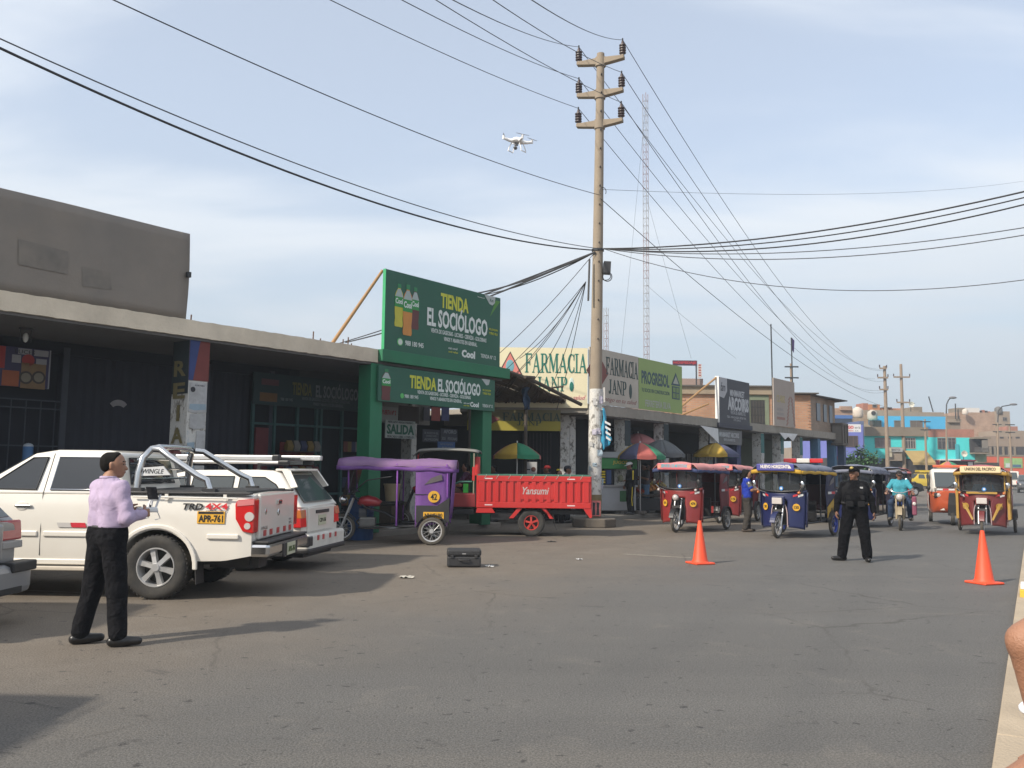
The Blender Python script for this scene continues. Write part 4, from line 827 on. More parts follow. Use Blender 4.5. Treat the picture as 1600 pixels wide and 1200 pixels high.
for (x0, y0, x1, y1) in ((1380, 707, 1389, 714), (1382, 700, 1388, 706)): fwall(o, q, x0, y0, x1, y1, M('notice_cream', (.42, .38, .28), .8), 'notice', .05, -.75)
fwall(o, q, 1372, 716, 1378, 723, M('window_blue', (.08, .12, .40), .6), 'blue_notice', .06, -.05)
# upper sky-blue storey
o, q = far('blue_upper_house', 'bright blue upper storey with open brown windows under bare brick', 1420, 98)
fwall(o, q, 1355, 651, 1478, 671, sblue, dep=8); fwall(o, q, 1332, 648, 1356, 740, fbr, 'brick_wall', 8, -.1, True); fwall(o, q, 1355, 671, 1480, 745, fgr, 'lower_wall', 8, .1, True)
fwall(o, q, 1352, 641, 1438, 651, fpl, 'upper_wall', 7.5, .4); fwall(o, q, 1438, 644, 1478, 651, fpl, 'upper_wall', 7, .4); fwall(o, q, 1354, 629, 1362, 641, fbr2, 'roof_room', 2, 1); fwall(o, q, 1362, 631, 1380, 642, M('orange_brick', (.42, .19, .10), .9, 0, .2, 2), 'roof_room', 3, .9); fwall(o, q, 1380, 637, 1415, 642, M('orange_brick2', (.40, .20, .12), .9, 0, .2, 2), 'roof_room', 3, 1.1); fwall(o, q, 1433, 635, 1446, 645, fgr, 'roof_room', 2.5, .8); fwin(o, q, 1368, 631, 1375, 636, fdk, None, 1, 0, y0=.88); fwall(o, q, 1385, 635.5, 1399, 637.2, fdk, 'roof_sheet', 3, .9)
for (x0, x1) in ((1358.5, 1377), (1397, 1407), (1422, 1441)): fwin(o, q, x0, 657, x1, 669.5, M('pane_taupe', (.12, .095, .08), .6), None, 2 if x1-x0 > 12 else 1, 0)
# stepped brick wall slope on the left
a = q(1346, 660); b = q(1388, 668); MB().prism([(a[0], q(0, 690)[1]), (b[0], q(0, 690)[1]), (b[0], b[1]+.1), (q(1368, 661)[0], q(0, 661)[1]), (q(1350, 648)[0], q(0, 648)[1]), (a[0], q(0, 648)[1])], -.7, -.4).build('sloping_wall', fbr, o)
def tank(px, py, r, depth, label, mat):
    p = D(px, py, depth); t = thing('water_tank', label, 'tank', (p.x, depth, p.z-r*1.1), 0, 'rooftop water tanks')
    MB().lathe([(0, 0), (r*.8, 0), (r*.95, r*.2), (r, r*.5), (r, r*1.3), (r*.9, r*1.7), (r*.4, r*2.0), (r*.35, r*2.1), (0, r*2.1)], 18).build('shell', mat, t, smooth=50)
    return t
t = tank(1363, 648, .55, 97, 'grey rooftop tank with a dark hatch on the bright blue house', M('tank_grey', (.40, .37, .32), .7, 0, .15, 2)); disc('hatch', .25, fdk, t, (-.1, -.56, .75), th=.03)
tank(1340, 644, .55, 90, 'pale dome-topped water tank above the brick wall', M('tank_pale', (.52, .46, .40), .8))
tank(1560, 641, .6, 138, 'dark water tank on the tall brick building', M('tank_dark', (.12, .115, .11), .7)); tank(1508, 643, .45, 137, 'pale low water tank on the brick building roof edge', M('tank_pale', (.52, .46, .40), .8))
def dish(px, py, depth, r, label):
    p = D(px, py, depth); t = thing('satellite_dish', label, 'dish', p, 0, 'satellite dishes')
    MB().lathe([(0, .12), (r*.5, .05), (r, -.05), (r*.98, -.07), (0, .08)], 16, 'y').build('bowl', M('dish_white', (.6, .58, .5), .5), t, (0, 0, 0)); MB().cyl((0, .1, 0), (0, .2, -.8), .04, n=6).build('stand', steel, t); MB().cyl((0, 0, 0), (r*.6, -.5, .1), .02, n=5).build('arm', steel, t); return t
dish(1424, 632, 96, .32, 'cream satellite dish on the roof right of the twin poles')
# right cyan house
o, q = far('cyan_balcony_house', 'cyan house with a dark covered balcony at its right end', 1490, 96)
fwall(o, q, 1452, 684, 1524, 718, cyan, dep=9); fwall(o, q, 1452, 671, 1522, 684, fbr2, 'brick_parapet', 9, .03); fwall(o, q, 1452, 718, 1524, 745, fdk, 'ground_floor', 9, .2, True)
fwin(o, q, 1465, 684, 1478, 702, None, None, 2, 1); fwin(o, q, 1481, 684, 1493, 702, None, None, 2, 1)
fwall(o, q, 1515, 686, 1541, 708, fdk, 'balcony_recess', .4, -.25); fwall(o, q, 1515, 683.5, 1541, 686, fgr, 'balcony_slab', 1.2, -1.0); fwall(o, q, 1515, 707.5, 1541, 709.5, fgr, 'balcony_slab', 1.2, -1.0); fwall(o, q, 1528, 688, 1537, 707, M('balcony_panel', (.18, .16, .14), .8), 'balcony_panel', .05, -.9)
for k in range(4): fwall(o, q, 1516, 700+k*2, 1541, 700.4+k*2, M('far_frame', (.16, .15, .14), .7), 'rail', .04, -.95)
fwall(o, q, 1453, 718, 1468, 726, M('cream_panel', (.6, .55, .42), .8), 'fascia_panel', .1, -.1); fwall(o, q, 1461, 719, 1467, 726, irr, 'red_notice', .04, -.15); fwall(o, q, 1468, 717.5, 1494, 719.5, M('white_awning', (.6, .6, .6), .8), 'white_awning', 1.0, -1.0)
fwall(o, q, 1496, 718.5, 1518, 720.5, M('maroon_awning', (.17, .03, .05), .8), 'maroon_awning', 1.0, -1.0); fwall(o, q, 1508.5, 722, 1515.5, 731, M('white_banner', (.68, .68, .68), .8), 'white_banner', .05, -.6)
fwall(o, q, 1493, 694, 1497, 718, M('cyan_shadow', (.05, .33, .38), .8), 'downpipe', .12, -.13)
dish(1506.5, 709, 95.3, .35, 'satellite dish on the front wall of the cyan balcony house')
fwall(o, q, 1524, 708, 1541, 722, M('mural_green', (.22, .30, .20), .9, 0, .4, 2), 'mural_wall', .5, -.05)
# tall brick building behind right
o, q = far('tall_brick_building', 'tall unplastered brick building with rooftop clutter behind the lamp posts', 1540, 138)
fwall(o, q, 1497, 645, 1576, 745, fbr, dep=10, toground=True); fwall(o, q, 1498, 637, 1509, 646, fgr, 'roof_room', 3, .3); fwall(o, q, 1508, 637, 1533, 644.5, M('white_wall', (.55, .54, .52), .8), 'roof_room', 3, .5); fwall(o, q, 1556, 643, 1576, 700, fpl, 'side_wall', 9, -.3)
fwin(o, q, 1565, 652, 1571.5, 658, fdk, None, 2, 0, -.3); fwin(o, q, 1566, 668, 1572, 672, fdk, None, 2, 0, -.3)
for k, (x, h) in enumerate(((1519, 3), (1523, 2), (1527, 3), (1536, 3), (1541, 4), (1546, 3), (1551, 2))): fwall(o, q, x, 644-h, x+3, 645, fdk if k % 2 else fbr2, 'roof_clutter', .6, .6+k*.1)
o, q = far('low_brick_house', 'low grey brick house with three small vents at the right edge', 1580, 132)
fwall(o, q, 1539, 682, 1610, 745, M('grey_brick', (.25, .19, .145), .95, 0, .2, 1, dirt=.3), dep=10, toground=True); fwall(o, q, 1562, 673, 1610, 684, fpl, 'upper_wall', 9, .2); fwall(o, q, 1576, 666, 1593, 675, fbr2, 'roof_room', 3, .5)
for x0 in (1562, 1575, 1587): fwall(o, q, x0, 682.5, x0+6, 685, fdk, 'vent', .05, -.03)
fwall(o, q, 1541, 698, 1610, 714, fdk, 'shade_opening', .06, -.04); 
for x0 in (1546, 1553, 1566, 1575, 1584): fwall(o, q, x0, 698, x0+1.6, 714, fgr, 'post', .3, -.3)
o, q = far('orange_wall', 'orange painted perimeter wall with a green mural panel far right', 1575, 122, 'wall')
fwall(o, q, 1541, 713, 1612, 740, M('orange_paint', (.52, .10, .05), .8, 0, .12, 1, dirt=.2, dcol=(.4, .1, .06)), 'wall', .3, 0, True); fwall(o, q, 1541, 711, 1612, 713, fgr, 'coping', .4, -.05)
fwall(o, q, 1569, 716, 1597, 731, M('mural_lime', (.24, .40, .16), .8, 0, .5, 1.5), 'mural_panel', .05, -.06); fwall(o, q, 1582, 726, 1595, 730, M('mural_navy', (.06, .13, .20), .8), 'mural_label', .02, -.085); fwall(o, q, 1571, 724, 1581, 730.5, M('mural_pale', (.45, .5, .48), .8), 'mural_label', .02, -.08)
o, q = far('grey_hill_house', 'plain mud-brown house between the blue storey and the tall brick building', 1488, 108)
fwall(o, q, 1440, 650, 1500, 745, M('mud_plaster', (.24, .185, .14), .95, 0, .25, .7, dirt=.35), dep=7, toground=True); fwall(o, q, 1480, 655, 1500, 660, fpl, 'parapet', 1, -.3)
for px, t_, b_ in ((1490, 631, 655), (1494, 640, 655), (1455, 620, 644)):
    a = q(px, b_); b = q(px-(7 if px == 1455 else .4), t_); MB().cyl((a[0], -.5, a[1]), (b[0], -.5, b[1]), .07, n=6).build('roof_mast', steel, o)
# distant backdrop houses
for (nm, lab, px0, px1, py, dp, mt) in (('far_house', 'distant brown house row behind the market corner', 1240, 1330, 700, 130, fpl), ('far_house', 'distant low brick house beyond the right edge wall', 1570, 1660, 676, 160, fbr)):
    o, q = far(nm, lab, (px0+px1)/2, dp); fwall(o, q, px0, py, px1, 745, mt, dep=10, toground=True); fwin(o, q, px0+12, py+10, px0+24, py+22, fdk); fwin(o, q, px1-30, py+10, px1-18, py+22, fdk)
# ---------------------------------------------------------------- far street poles and lamps
pconc = M('pole_concrete', (.27, .22, .165), .9, 0, .18, 3, .2, 40, dirt=.35, dcol=(.2, .165, .13)); pfar = M('pole_concrete_far', (.25, .19, .14), .9, 0, .15, 2)
insu = M('insulator', (.05, .03, .03), .35)
def farpole(label, px, top, depth, arms, name='utility_pole'):
    p = D(px, top, depth); t = thing(name, label, 'pole', (p.x, depth, 0), 0, 'far utility poles')
    MB().cyl((0, 0, 0), (0, 0, p.z), .22, .14, n=12).build('shaft', pfar, t, smooth=50)
    for (py, x0, x1) in arms:
        z = D(px, py, depth).z; a = D(x0, py, depth).x-p.x; b = D(x1, py, depth).x-p.x
        MB().b2((a, -.28, z-.08), (b, -.16, z+.08)).build('crossarm', pfar, t)
        for x in (a, b): MB().cyl((x, -.22, z+.08), (x, -.22, z+.35), .06, n=8).build('insulator', insu, t)
    return t, p
FP1, fp1 = farpole('far utility pole with short left brackets where the cables end', 1382, 572, 86, [(576, 1373, 1384), (590.5, 1370, 1386), (609, 1373, 1386)])
FP2, fp2 = farpole('far utility pole with a wide crossarm right of its twin', 1407.5, 569, 92, [(589.5, 1395, 1420), (629, 1400, 1420)])
def lamp(label, px, base, pts, depth):
    a = D(px, base, depth); t = thing('street_lamp', label, 'street lamp', (a.x, depth, 0), 0, 'far street lamps')
    P = [D(x, y, depth)-Vector((a.x, depth, 0)) for x, y in pts]
    MB().cyl((0, 0, 0), (P[0].x, 0, P[0].z), .12, .07, n=10).build('post', pfar, t, smooth=50); MB().tube([(p.x, 0, p.z) for p in P], .06, n=6).build('arm', steel, t, smooth=50)
    e = P[-1]; MB().ell((e.x+.25, 0, e.z+.05), (.42, .16, .13)).build('lamp_head', M('lamp_grey', (.16, .16, .17), .5), t, smooth=60); return t
lamp('curved grey street lamp before the cyan houses', 1479, 750, [(1478.5, 646), (1479, 632), (1482, 625), (1485, 622)], 88)
lamp('street lamp with a long rightward arm near the right edge', 1559, 750, [(1559, 660), (1560, 642), (1566, 635), (1580, 632.5)], 92)
for (px, top, dp, lab) in ((1445, 655, 84, 'slim wooden pole right of the yellow awning'), (1577, 660, 90, 'thin dark pole before the right brick houses'), (1557, 660, 96, 'thin pole beneath the right street lamp'), (1236, 568, 62, 'small pole with two crossbars behind the faded billboard')):
    p = D(px, top, dp); t = thing('wooden_pole', lab, 'pole', (p.x, dp, 0), 0, 'thin far poles'); MB().cyl((0, 0, 0), (0, 0, p.z), .13, .09, n=8).build('shaft', pfar, t)
    for k in (0, 1): MB().b2((-.5, -.13, p.z-.3-.8*k), (.5, -.07, p.z-.2-.8*k)).build('crossarm', steel, t)
# ---------------------------------------------------------------- lattice masts
def mast(label, px0, top, base, depth, w, h0, name='lattice_mast'):
    a = D(px0, top, depth); t = thing(name, label, 'mast', (a.x, depth, h0), 0, 'radio masts')
    H = a.z-h0; cr = [(w/2*math.cos(k*2.094+.5), w/2*math.sin(k*2.094+.5)) for k in range(3)]; n = int(H/.5)
    red, wht = M('mast_red', (.26, .17, .16), .7), M('mast_white', (.28, .27, .27), .7)
    for i in range(0, n, 6):
        mb = MB(); 
        for k in range(3):
            c0, c1 = cr[k], cr[(k+1) % 3]; z0, z1 = i*.5, min(n, i+6)*.5; mb.cyl((c0[0], c0[1], z0), (c0[0], c0[1], z1), .017, n=5)
            for j in range(i, min(n, i+6)): mb.cyl((c0[0], c0[1], j*.5), (c1[0], c1[1], j*.5), .011, n=4); 
            for j in range(i, min(n, i+6)): mb.cyl((c0[0], c0[1], j*.5), (c1[0], c1[1], j*.5+.5), .007, n=4)
        mb.build('mast_section', red if (i//6) % 2 else wht, t)
    return t, a, H
MT, ma, mh = mast('tall thin red and white lattice radio mast behind the pharmacy', 1008.5, 145, 555, 55, .40, 5.0)
mast('short lattice mast beside the tall one', 947, 478, 545, 55, .34, 5.0)
# ================================================================ the street pole and its cables
PB = G(928, 823); 
SP = thing('street_pole', 'tall concrete utility pole with three crossarms and torn posters at its foot', 'pole', (PB.x, PB.y, 0))
PT = D(938.5, 84, PB.y); LEAN = PT.x-PB.x
def PX(z): return LEAN*z/PT.z
HT = PT.z
n = 30; secs = []
for i in range(n+1):
    z = HT*i/n; r = .195-.085*i/n; secs.append([(PX(z)+r*math.cos(t), r*math.sin(t), z) for t in np.linspace(0, 2*math.pi, 20, endpoint=False)])
MB().loft(secs).build('shaft', pconc, SP, smooth=60)
sl_ = MB(); secs = []; rq = random.Random(2)
for i in range(26):
    z = .75+3.05*i/25; secs.append([(PX(z)+(.198-.085*z/HT+.006*rq.random())*math.cos(t), (.198-.085*z/HT+.006*rq.random())*math.sin(t), z) for t in np.linspace(0, 2*math.pi, 20, endpoint=False)])
sl_.loft(secs, caps=False).build('poster_layer', torn_paper('torn_posters_c', (.56, .54, .50)), SP)
for i in range(16):                     # paper scraps curling off the pole
    z = rq.uniform(.9, 3.5); t = rq.uniform(math.pi*1.02, math.pi*1.98); r = .20; c, s = math.cos(t), math.sin(t); w = rq.uniform(.06, .13); h = rq.uniform(.08, .22)
    def sc(u, v): a = t+(u-.5)*w/r; q = r+.008+(.07*u*u*rq.random() if u > .6 else 0); return (PX(z)+q*math.cos(a), q*math.sin(a), z+h*(v-.5))
    MB().grid(sc, 3, 3).build('paper_scrap', rq.choice([pp, ppb, pp, M('paper_lilac', (.42, .40, .48), .9)]), SP, solid=.003)
mossy = MB(); secs = []
for i in range(8):
    z = .28+.6*i/7; secs.append([(PX(z)+(.199+.004*rq.random())*math.cos(t), (.199+.004*rq.random())*math.sin(t), z) for t in np.linspace(0, 2*math.pi, 20, endpoint=False)])
mossy.loft(secs, caps=False).build('ochre_paint', M('pole_ochre', (.22, .16, .07), .95, 0, .5, 6, dirt=.8, dcol=(.12, .13, .11)), SP)
fbm = M('foot_concrete', (.115, .10, .085), .95, 0, .35, 4, .5, 25, dirt=.4)
MB().prism([(.62*math.cos(t)*1.02, .58*math.sin(t)) for t in np.linspace(.4, .4+2*math.pi, 8, endpoint=False)], 0, .24, 'z').build('footing', fbm, SP, bevel=.03)
po = MB().b2((-.10, -.235, .30), (.16, -.225, .72)); po.build('foot_poster', M('poster_rose', (.50, .16, .16), .9, 0, .3, 12), SP); 
for dx in (-.03, .08): MB().prism([(dx-.04, .33), (dx+.045, .33), (dx+.03, .52), (dx+.05, .66), (dx-.03, .68), (dx-.02, .5)], -.240, -.2355).build('foot_poster_print', MC['ink_dark'], SP)
arms = []
for i, (yl, xr, yr, xl) in enumerate(((103, 977, 87, 903), (153, 975, 138, 903), (200, 973, 185, 901))):
    cz = D(938, (yl+yr)/2+1, PB.y).z; 
    half = 1.0
    # arm direction: right end nearer/higher in the picture
    ang = math.radians(-62)+math.radians(0)
    dirv = Vector((math.cos(ang*.0+math.radians(-20)), math.sin(math.radians(-20)), 0)); half = (xr-xl)/2/FPX*PB.y/dirv.x
    x0 = PX(cz); mb = MB(); secs = []
    for k in (-1, -.72, -.16, .16, .72, 1):
        th = .10 if abs(k) > .9 else (.13 if abs(k) > .5 else .20); c = Vector((x0, 0, cz))+dirv*half*k; nrm = Vector((-dirv.y, dirv.x, 0))
        tz = cz+.07 if abs(k) > .5 else cz+.09
        secs.append([tuple(c+nrm*.09+Vector((0, 0, tz-th-cz))), tuple(c-nrm*.09+Vector((0, 0, tz-th-cz))), tuple(c-nrm*.09+Vector((0, 0, tz-cz))), tuple(c+nrm*.09+Vector((0, 0, tz-cz)))])
    ao = mb.loft(secs).build('crossarm', pconc, SP, bevel=.012)
    MB().cyl((x0, 0, cz-.16), (x0, 0, cz+.11), .155, n=16).build('arm_collar', pconc, SP, smooth=50)
    for k in (-1, 1):
        c = Vector((x0, 0, cz+.07))+dirv*half*k*.93; prof = [(0, 0), (.05, 0), (.05, .05)]
        for j in range(4): prof += [(.10, .07+j*.075), (.10, .095+j*.075), (.055, .105+j*.075)]
        prof += [(.045, .38), (.03, .44), (0, .46)]
        MB().lathe(prof, 12, c=c).build('insulator', insu, SP, smooth=30); MB().cyl(tuple(c+Vector((0, 0, .44))), tuple(c+Vector((0, 0, .52))), .022, n=6).build('pin', steel, SP)
        arms.append(Vector((PB.x, PB.y, 0))+c+Vector((0, 0, .48)))
for z in np.arange(5.2, HT-.3, .55): MB().cyl((PX(z)+.02, -.20, z), (PX(z)+.02, -.10, z), .022, n=6).build('bolt_hole', fdk, SP)
# collar, splice box and cable coil
cz = D(928, 391, PB.y).z
MB().lathe([(.17, -.03), (.175, -.03), (.175, .03), (.17, .03)], 18, c=(PX(cz), 0, cz)).build('band', steel, SP)
bz = D(942, 419, PB.y).z
MB().box((PX(bz)+.26, -.02, bz), (.20, .26, .34), rx=0, ry=.05).build('splice_box', M('box_black', (.03, .03, .033), .6), SP, bevel=.01)
MB().tube([(PX(bz)+.27+.13*math.cos(t), -.06, bz-.26+.13*math.sin(t)) for t in np.linspace(0, 2*math.pi, 18, endpoint=False)], .014, n=5, closed=True).build('cable_coil', steel, SP); MB().tube([(PX(bz)+.22+.15*math.cos(t), -.02, bz-.24+.11*math.sin(t)) for t in np.linspace(0, 2*math.pi, 18, endpoint=False)], .012, n=5, closed=True).build('cable_coil', steel, SP)
zc = D(938, 305, PB.y).z; MB().tube([(PX(zc)+.10+.09*math.cos(t), -.2, zc+.04+.12*math.sin(t)) for t in np.linspace(-.6, 3.8, 12)], .012, n=5).build('cable_loop', steel, SP)
# ---- hanging blue plastic banner on the pole
bn = thing('torn_banner', 'torn blue and white plastic banner tied to the right side of the pole', 'banner', (0, 0, 0))
def bnf(u, v):
    w = (.25+.75*v) if v < .7 else (1-.9*(v-.7)/.3*abs(u-.6)); p = D(940+ (16*w*(u)) + 1.5*math.sin(v*8), 638+66*v-(12*u if v > .8 else 0), PB.y-.12); return (p.x+.02*math.sin(u*9+v*7), p.y+.05*math.sin(u*8+v*4), p.z)
MB().grid(bnf, 8, 18).build('sheet', M('banner_blue', (.03, .26, .42), .5, 0, .45, 5), bn, smooth=60, solid=.006)
for k in range(4):
    a = D(945+2*k*.3, 657+8*k, PB.y-.20); b = D(954, 662+8*k, PB.y-.20); MB().slab([a, b, b+Vector((0, 0, -.06)), a+Vector((0, 0, -.07))], .004).build('print_band', M('banner_white', (.65, .66, .66), .6), bn)
a = [D(*p, PB.y-.06) for p in ((941, 606), (945, 605), (945.5, 628), (941, 630))]; tag(MB().slab(a, .008).build('paper_sheet', M('sheet_paper', (.55, .53, .50), .8)), 'small white paper sheet hanging on the pole above the torn banner', 'paper')
# ---------------------------------------------------------------- cables
cab = M('cable_black', (.025, .024, .026), .6); cab2 = M('cable_grey', (.07, .075, .085), .6)
def cable(a, b, sag, r, label, grp, mat=cab, n=22, name='power_cable'):
    a, b = Vector(a), Vector(b); pts = [a.lerp(b, i/n)+Vector((0, 0, -4*sag*(i/n)*(1-i/n))) for i in range(n+1)]
    return tag(MB().tube(pts, r, n=5).build(name, mat, None, smooth=60), label, 'cable', grp)
names = ['top left', 'top right', 'middle left', 'middle right', 'bottom left', 'bottom right']
back = [(790, 0), (897, 0), (705, 0), (830, 0), (598, 0), (745, 0)]
endp = [(1373, 577), (1383, 578), (1367, 592), (1386, 594), (1373, 610), (1386, 611)]
for i, p in enumerate(arms):
    bd = D(*back[i], PB.y*.62); dv = (bd-p); far_end = p+dv*2.6
    cable(p, far_end, .5, .008, 'overhead cable from the %s insulator of the street pole to the upper left' % names[i], 'overhead cables')
    e = D(*endp[i], 85.8); cable(p, e, 2.3+.5*(i % 2), .010, 'overhead cable from the %s insulator running right to the far pole' % names[i], 'overhead cables', n=40)
pc = Vector((PB.x+PX(cz), PB.y-.18, cz))
def pix(px, py, d): return D(px, py, d)
cable(D(938, 305, PB.y-.2), pix(60, -55, 9.5), .25, .009, 'single cable dropping from the upper left to the upper pole ring', 'overhead cables')
cable(D(938, 310, PB.y-.2), D(1400, 640, 70), 1.1, .011, 'thin cable descending right from the upper pole ring to the far roofs', 'overhead cables', n=30)
cable(pc, pix(-120, 5, 10.5), .5, .011, 'thin cable above the thick left bundle', 'overhead cables', cab2)
o = cable(pc+Vector((0, 0, -.05)), pix(-120, 18, 9.8), .62, .019, 'thick twisted cable bundle sagging from the upper left to the pole', 'overhead cables', n=30)
for k, (px, py, sg, r) in enumerate(((1720, 270, .9, .020), (1720, 278, 1.1, .016), (1720, 288, 1.3, .018), (1720, 335, 1.0, .012), (1720, 345, 1.25, .012), (1720, 418, 1.9, .010))):
    cable(pc+Vector((.14, 0, 0)), pix(px, py, 17), sg*.42, r, ['uppermost of the cables leaving the pole to the right edge', 'second cable of the upper right bundle', 'third and lowest cable of the upper right bundle', 'upper of the two middle right cables', 'lower of the two middle right cables', 'lowest sagging cable leaving the pole to the right edge'][k], 'right side cables', n=26, mat=cab if k < 3 else cab2)
cable(D(940, 296, PB.y-.15), D(1700, 262, 60), .8, .006, 'very thin high cable crossing the sky right of the pole', 'right side cables', cab2)
for k, (px, py, d, r) in enumerate(((735, 460, 30, .028), (745, 462, 30, .018), (540, 535, 40, .030), (500, 545, 44, .025), (735, 590, 25.5, .010), (790, 600, 25.5, .010), (765, 600, 25, .010), (830, 600, 26.2, .010), (812, 560, 26, .010), (800, 590, 26.2, .010), (870, 640, 26, .010), (855, 620, 26, .010))):
    src = pc if k < 5 else D(921, 440, PB.y-.15)
    cable(src+Vector((-.1, 0, -.1 if k < 5 else 0)), D(px, py, d), .15+.05*(k % 3), r, 'service cable %s fanning down left from the pole' % ['thick upper', 'second upper', 'third long low', 'fourth long low', 'thin to the green shop', 'to the pharmacy roof edge', 'to the awning corner', 'down across the pharmacy letters', 'to the emblem', 'beside the emblem', 'to the corner slab', 'to the awning end'][k], 'service cables', cab)
# a twist of loose ends beside the pole
cable(D(921, 405, PB.y-.2), D(919, 470, PB.y-.25), -.0, .03, 'bundle of loose cable ends hanging at the left of the pole', 'service cables')
for k, (px, py) in enumerate(((970, 640), (1060, 560), (1110, 600))):
    cable(ma+Vector((0, 0, -1-6*k)), D(px+20*k, 560, 58), .1, .008, 'guy wire %s of the lattice mast' % ['left', 'middle', 'right'][k], 'mast guy wires', cab2)
# ================================================================ vehicles: shared pieces
rub = M('tyre_rubber', (.028, .027, .026), .85, 0, .25, 20, .2, 80, dirt=.45, dcol=(.10, .088, .072)); rubg = M('tyre_dusty', (.085, .075, .062), .9, 0, .25, 20, .2, 80)
alloy = M('alloy', (.58, .58, .58), .35, .55, .1, 10, dirt=.2, dcol=(.25, .22, .19)); chrome = M('chrome', (.62, .62, .62), .14, 1.0, .05, 4); blk = M('black_plastic', (.022, .022, .024), .55, 0, .2, 10, dirt=.3, dcol=(.06, .052, .045)); blks = M('black_steel', (.020, .020, .022), .45, .2, .2, 10)
wpaint = M('car_white', (.70, .67, .61), .30, 0, .04, 2, coat=.7, dirt=.28, dcol=(.52, .46, .38)); spaint = M('car_silver', (.27, .275, .285), .35, .35, .06, 3, coat=.5, dirt=.25, dcol=(.28, .26, .23))
dglass = Mglass('car_glass_dark', (.020, .024, .030), .04); lglass = Mglass('car_glass', (.055, .065, .07), .04)
redl = M('lamp_red', (.50, .015, .015), .15, 0, .1, 8, coat=.8); ambl = M('lamp_amber', (.45, .13, .02), .18, 0, .1, 8, coat=.8); cll = M('lamp_clear', (.50, .46, .44), .15, 0, .1, 8, coat=.8)
plate_y = M('plate_yellow', (.68, .36, .03), .5); plate_p = M('plate_pale', (.50, .50, .36), .5); ink = M('ink_black', (.012, .012, .012), .6)
def torus_tyre(R, r, wd, n=36):
    ri = R-2*r*.92; p = []
    prof = [(ri, -wd*.42), (ri+.3*(R-ri), -wd*.52), (R-.25*(R-ri), -wd*.5), (R-.06*(R-ri), -wd*.40), (R, -wd*.28), (R, wd*.28), (R-.06*(R-ri), wd*.40), (R-.25*(R-ri), wd*.5), (ri+.3*(R-ri), wd*.52), (ri, wd*.42), (ri, -wd*.42)]
    return MB().lathe(prof, n, 'y'), ri
def car_wheel(parent, loc, R, wd, mat_t, spokes=6, side=1, ri_f=.62, rimmat=None, cap=None):
    """wheel axis along local y, outer face towards side*y"""
    rimmat = rimmat or alloy; ri = R*ri_f; mb = MB()
    prof = [(ri, -wd*.42), (R*.80, -wd*.52), (R*.93, -wd*.49), (R*.985, -wd*.40), (R, -wd*.25), (R, wd*.25), (R*.985, wd*.40), (R*.93, wd*.49), (R*.80, wd*.52), (ri, wd*.42), (ri, -wd*.42)]
    w = mb.lathe(prof, 40, 'y').build('wheel', mat_t, parent, loc, smooth=40)
    tr = MB()
    for i in range(44):
        t = 2*math.pi*i/44
        for sgn in (-1, 1): tr.box((R*math.cos(t), sgn*wd*.30, R*math.sin(t)), (.012, wd*.22, R*.07), ry=-t, rx=0)
    tr.build('tread', mat_t, w)['kind'] = 'stuff'
    MB().lathe([(ri*1.0, wd*.40*side), (ri*.98, wd*.45*side), (ri*.93, wd*.45*side), (ri*.88, wd*.30*side), (ri*.86, -wd*.2*side), (0, -wd*.22*side)], 32, 'y').build('rim', rimmat, w, smooth=40)
    MB().cyl((0, -wd*.20*side, 0), (0, -.16*wd*side, 0), ri*.86, n=24).build('brake_disc', M('brake_dark', (.05, .048, .045), .7), w)
    sp = MB()
    for i in range(spokes):
        t = 2*math.pi*i/spokes+.26; c, s = math.cos(t), math.sin(t); px, pz = -s, c
        def P(r, o, y): return (c*r+px*o, y*side, s*r+pz*o)
        secs = [[P(ri*.16, -ri*.13, wd*.20), P(ri*.16, ri*.13, wd*.20), P(ri*.16, ri*.11, wd*.42), P(ri*.16, -ri*.11, wd*.42)], [P(ri*.55, -ri*.14, wd*.18), P(ri*.55, ri*.14, wd*.18), P(ri*.55, ri*.11, wd*.37), P(ri*.55, -ri*.11, wd*.37)], [P(ri*.90, -ri*.17, wd*.20), P(ri*.90, ri*.17, wd*.20), P(ri*.90, ri*.14, wd*.36), P(ri*.90, -ri*.14, wd*.36)]]
        sp.loft(secs)
    sp.build('spokes', rimmat, w)
    MB().cyl((0, wd*.15*side, 0), (0, wd*.46*side, 0), ri*.24, ri*.19, n=18).build('hub_cap', rimmat, w, smooth=40)
    nb = MB()
    for i in range(6): t = 2*math.pi*i/6; nb.cyl((ri*.30*math.cos(t), wd*.2*side, ri*.30*math.sin(t)), (ri*.30*math.cos(t), wd*.38*side, ri*.30*math.sin(t)), ri*.05, n=6)
    nb.build('wheel_nuts', blks, w); return w
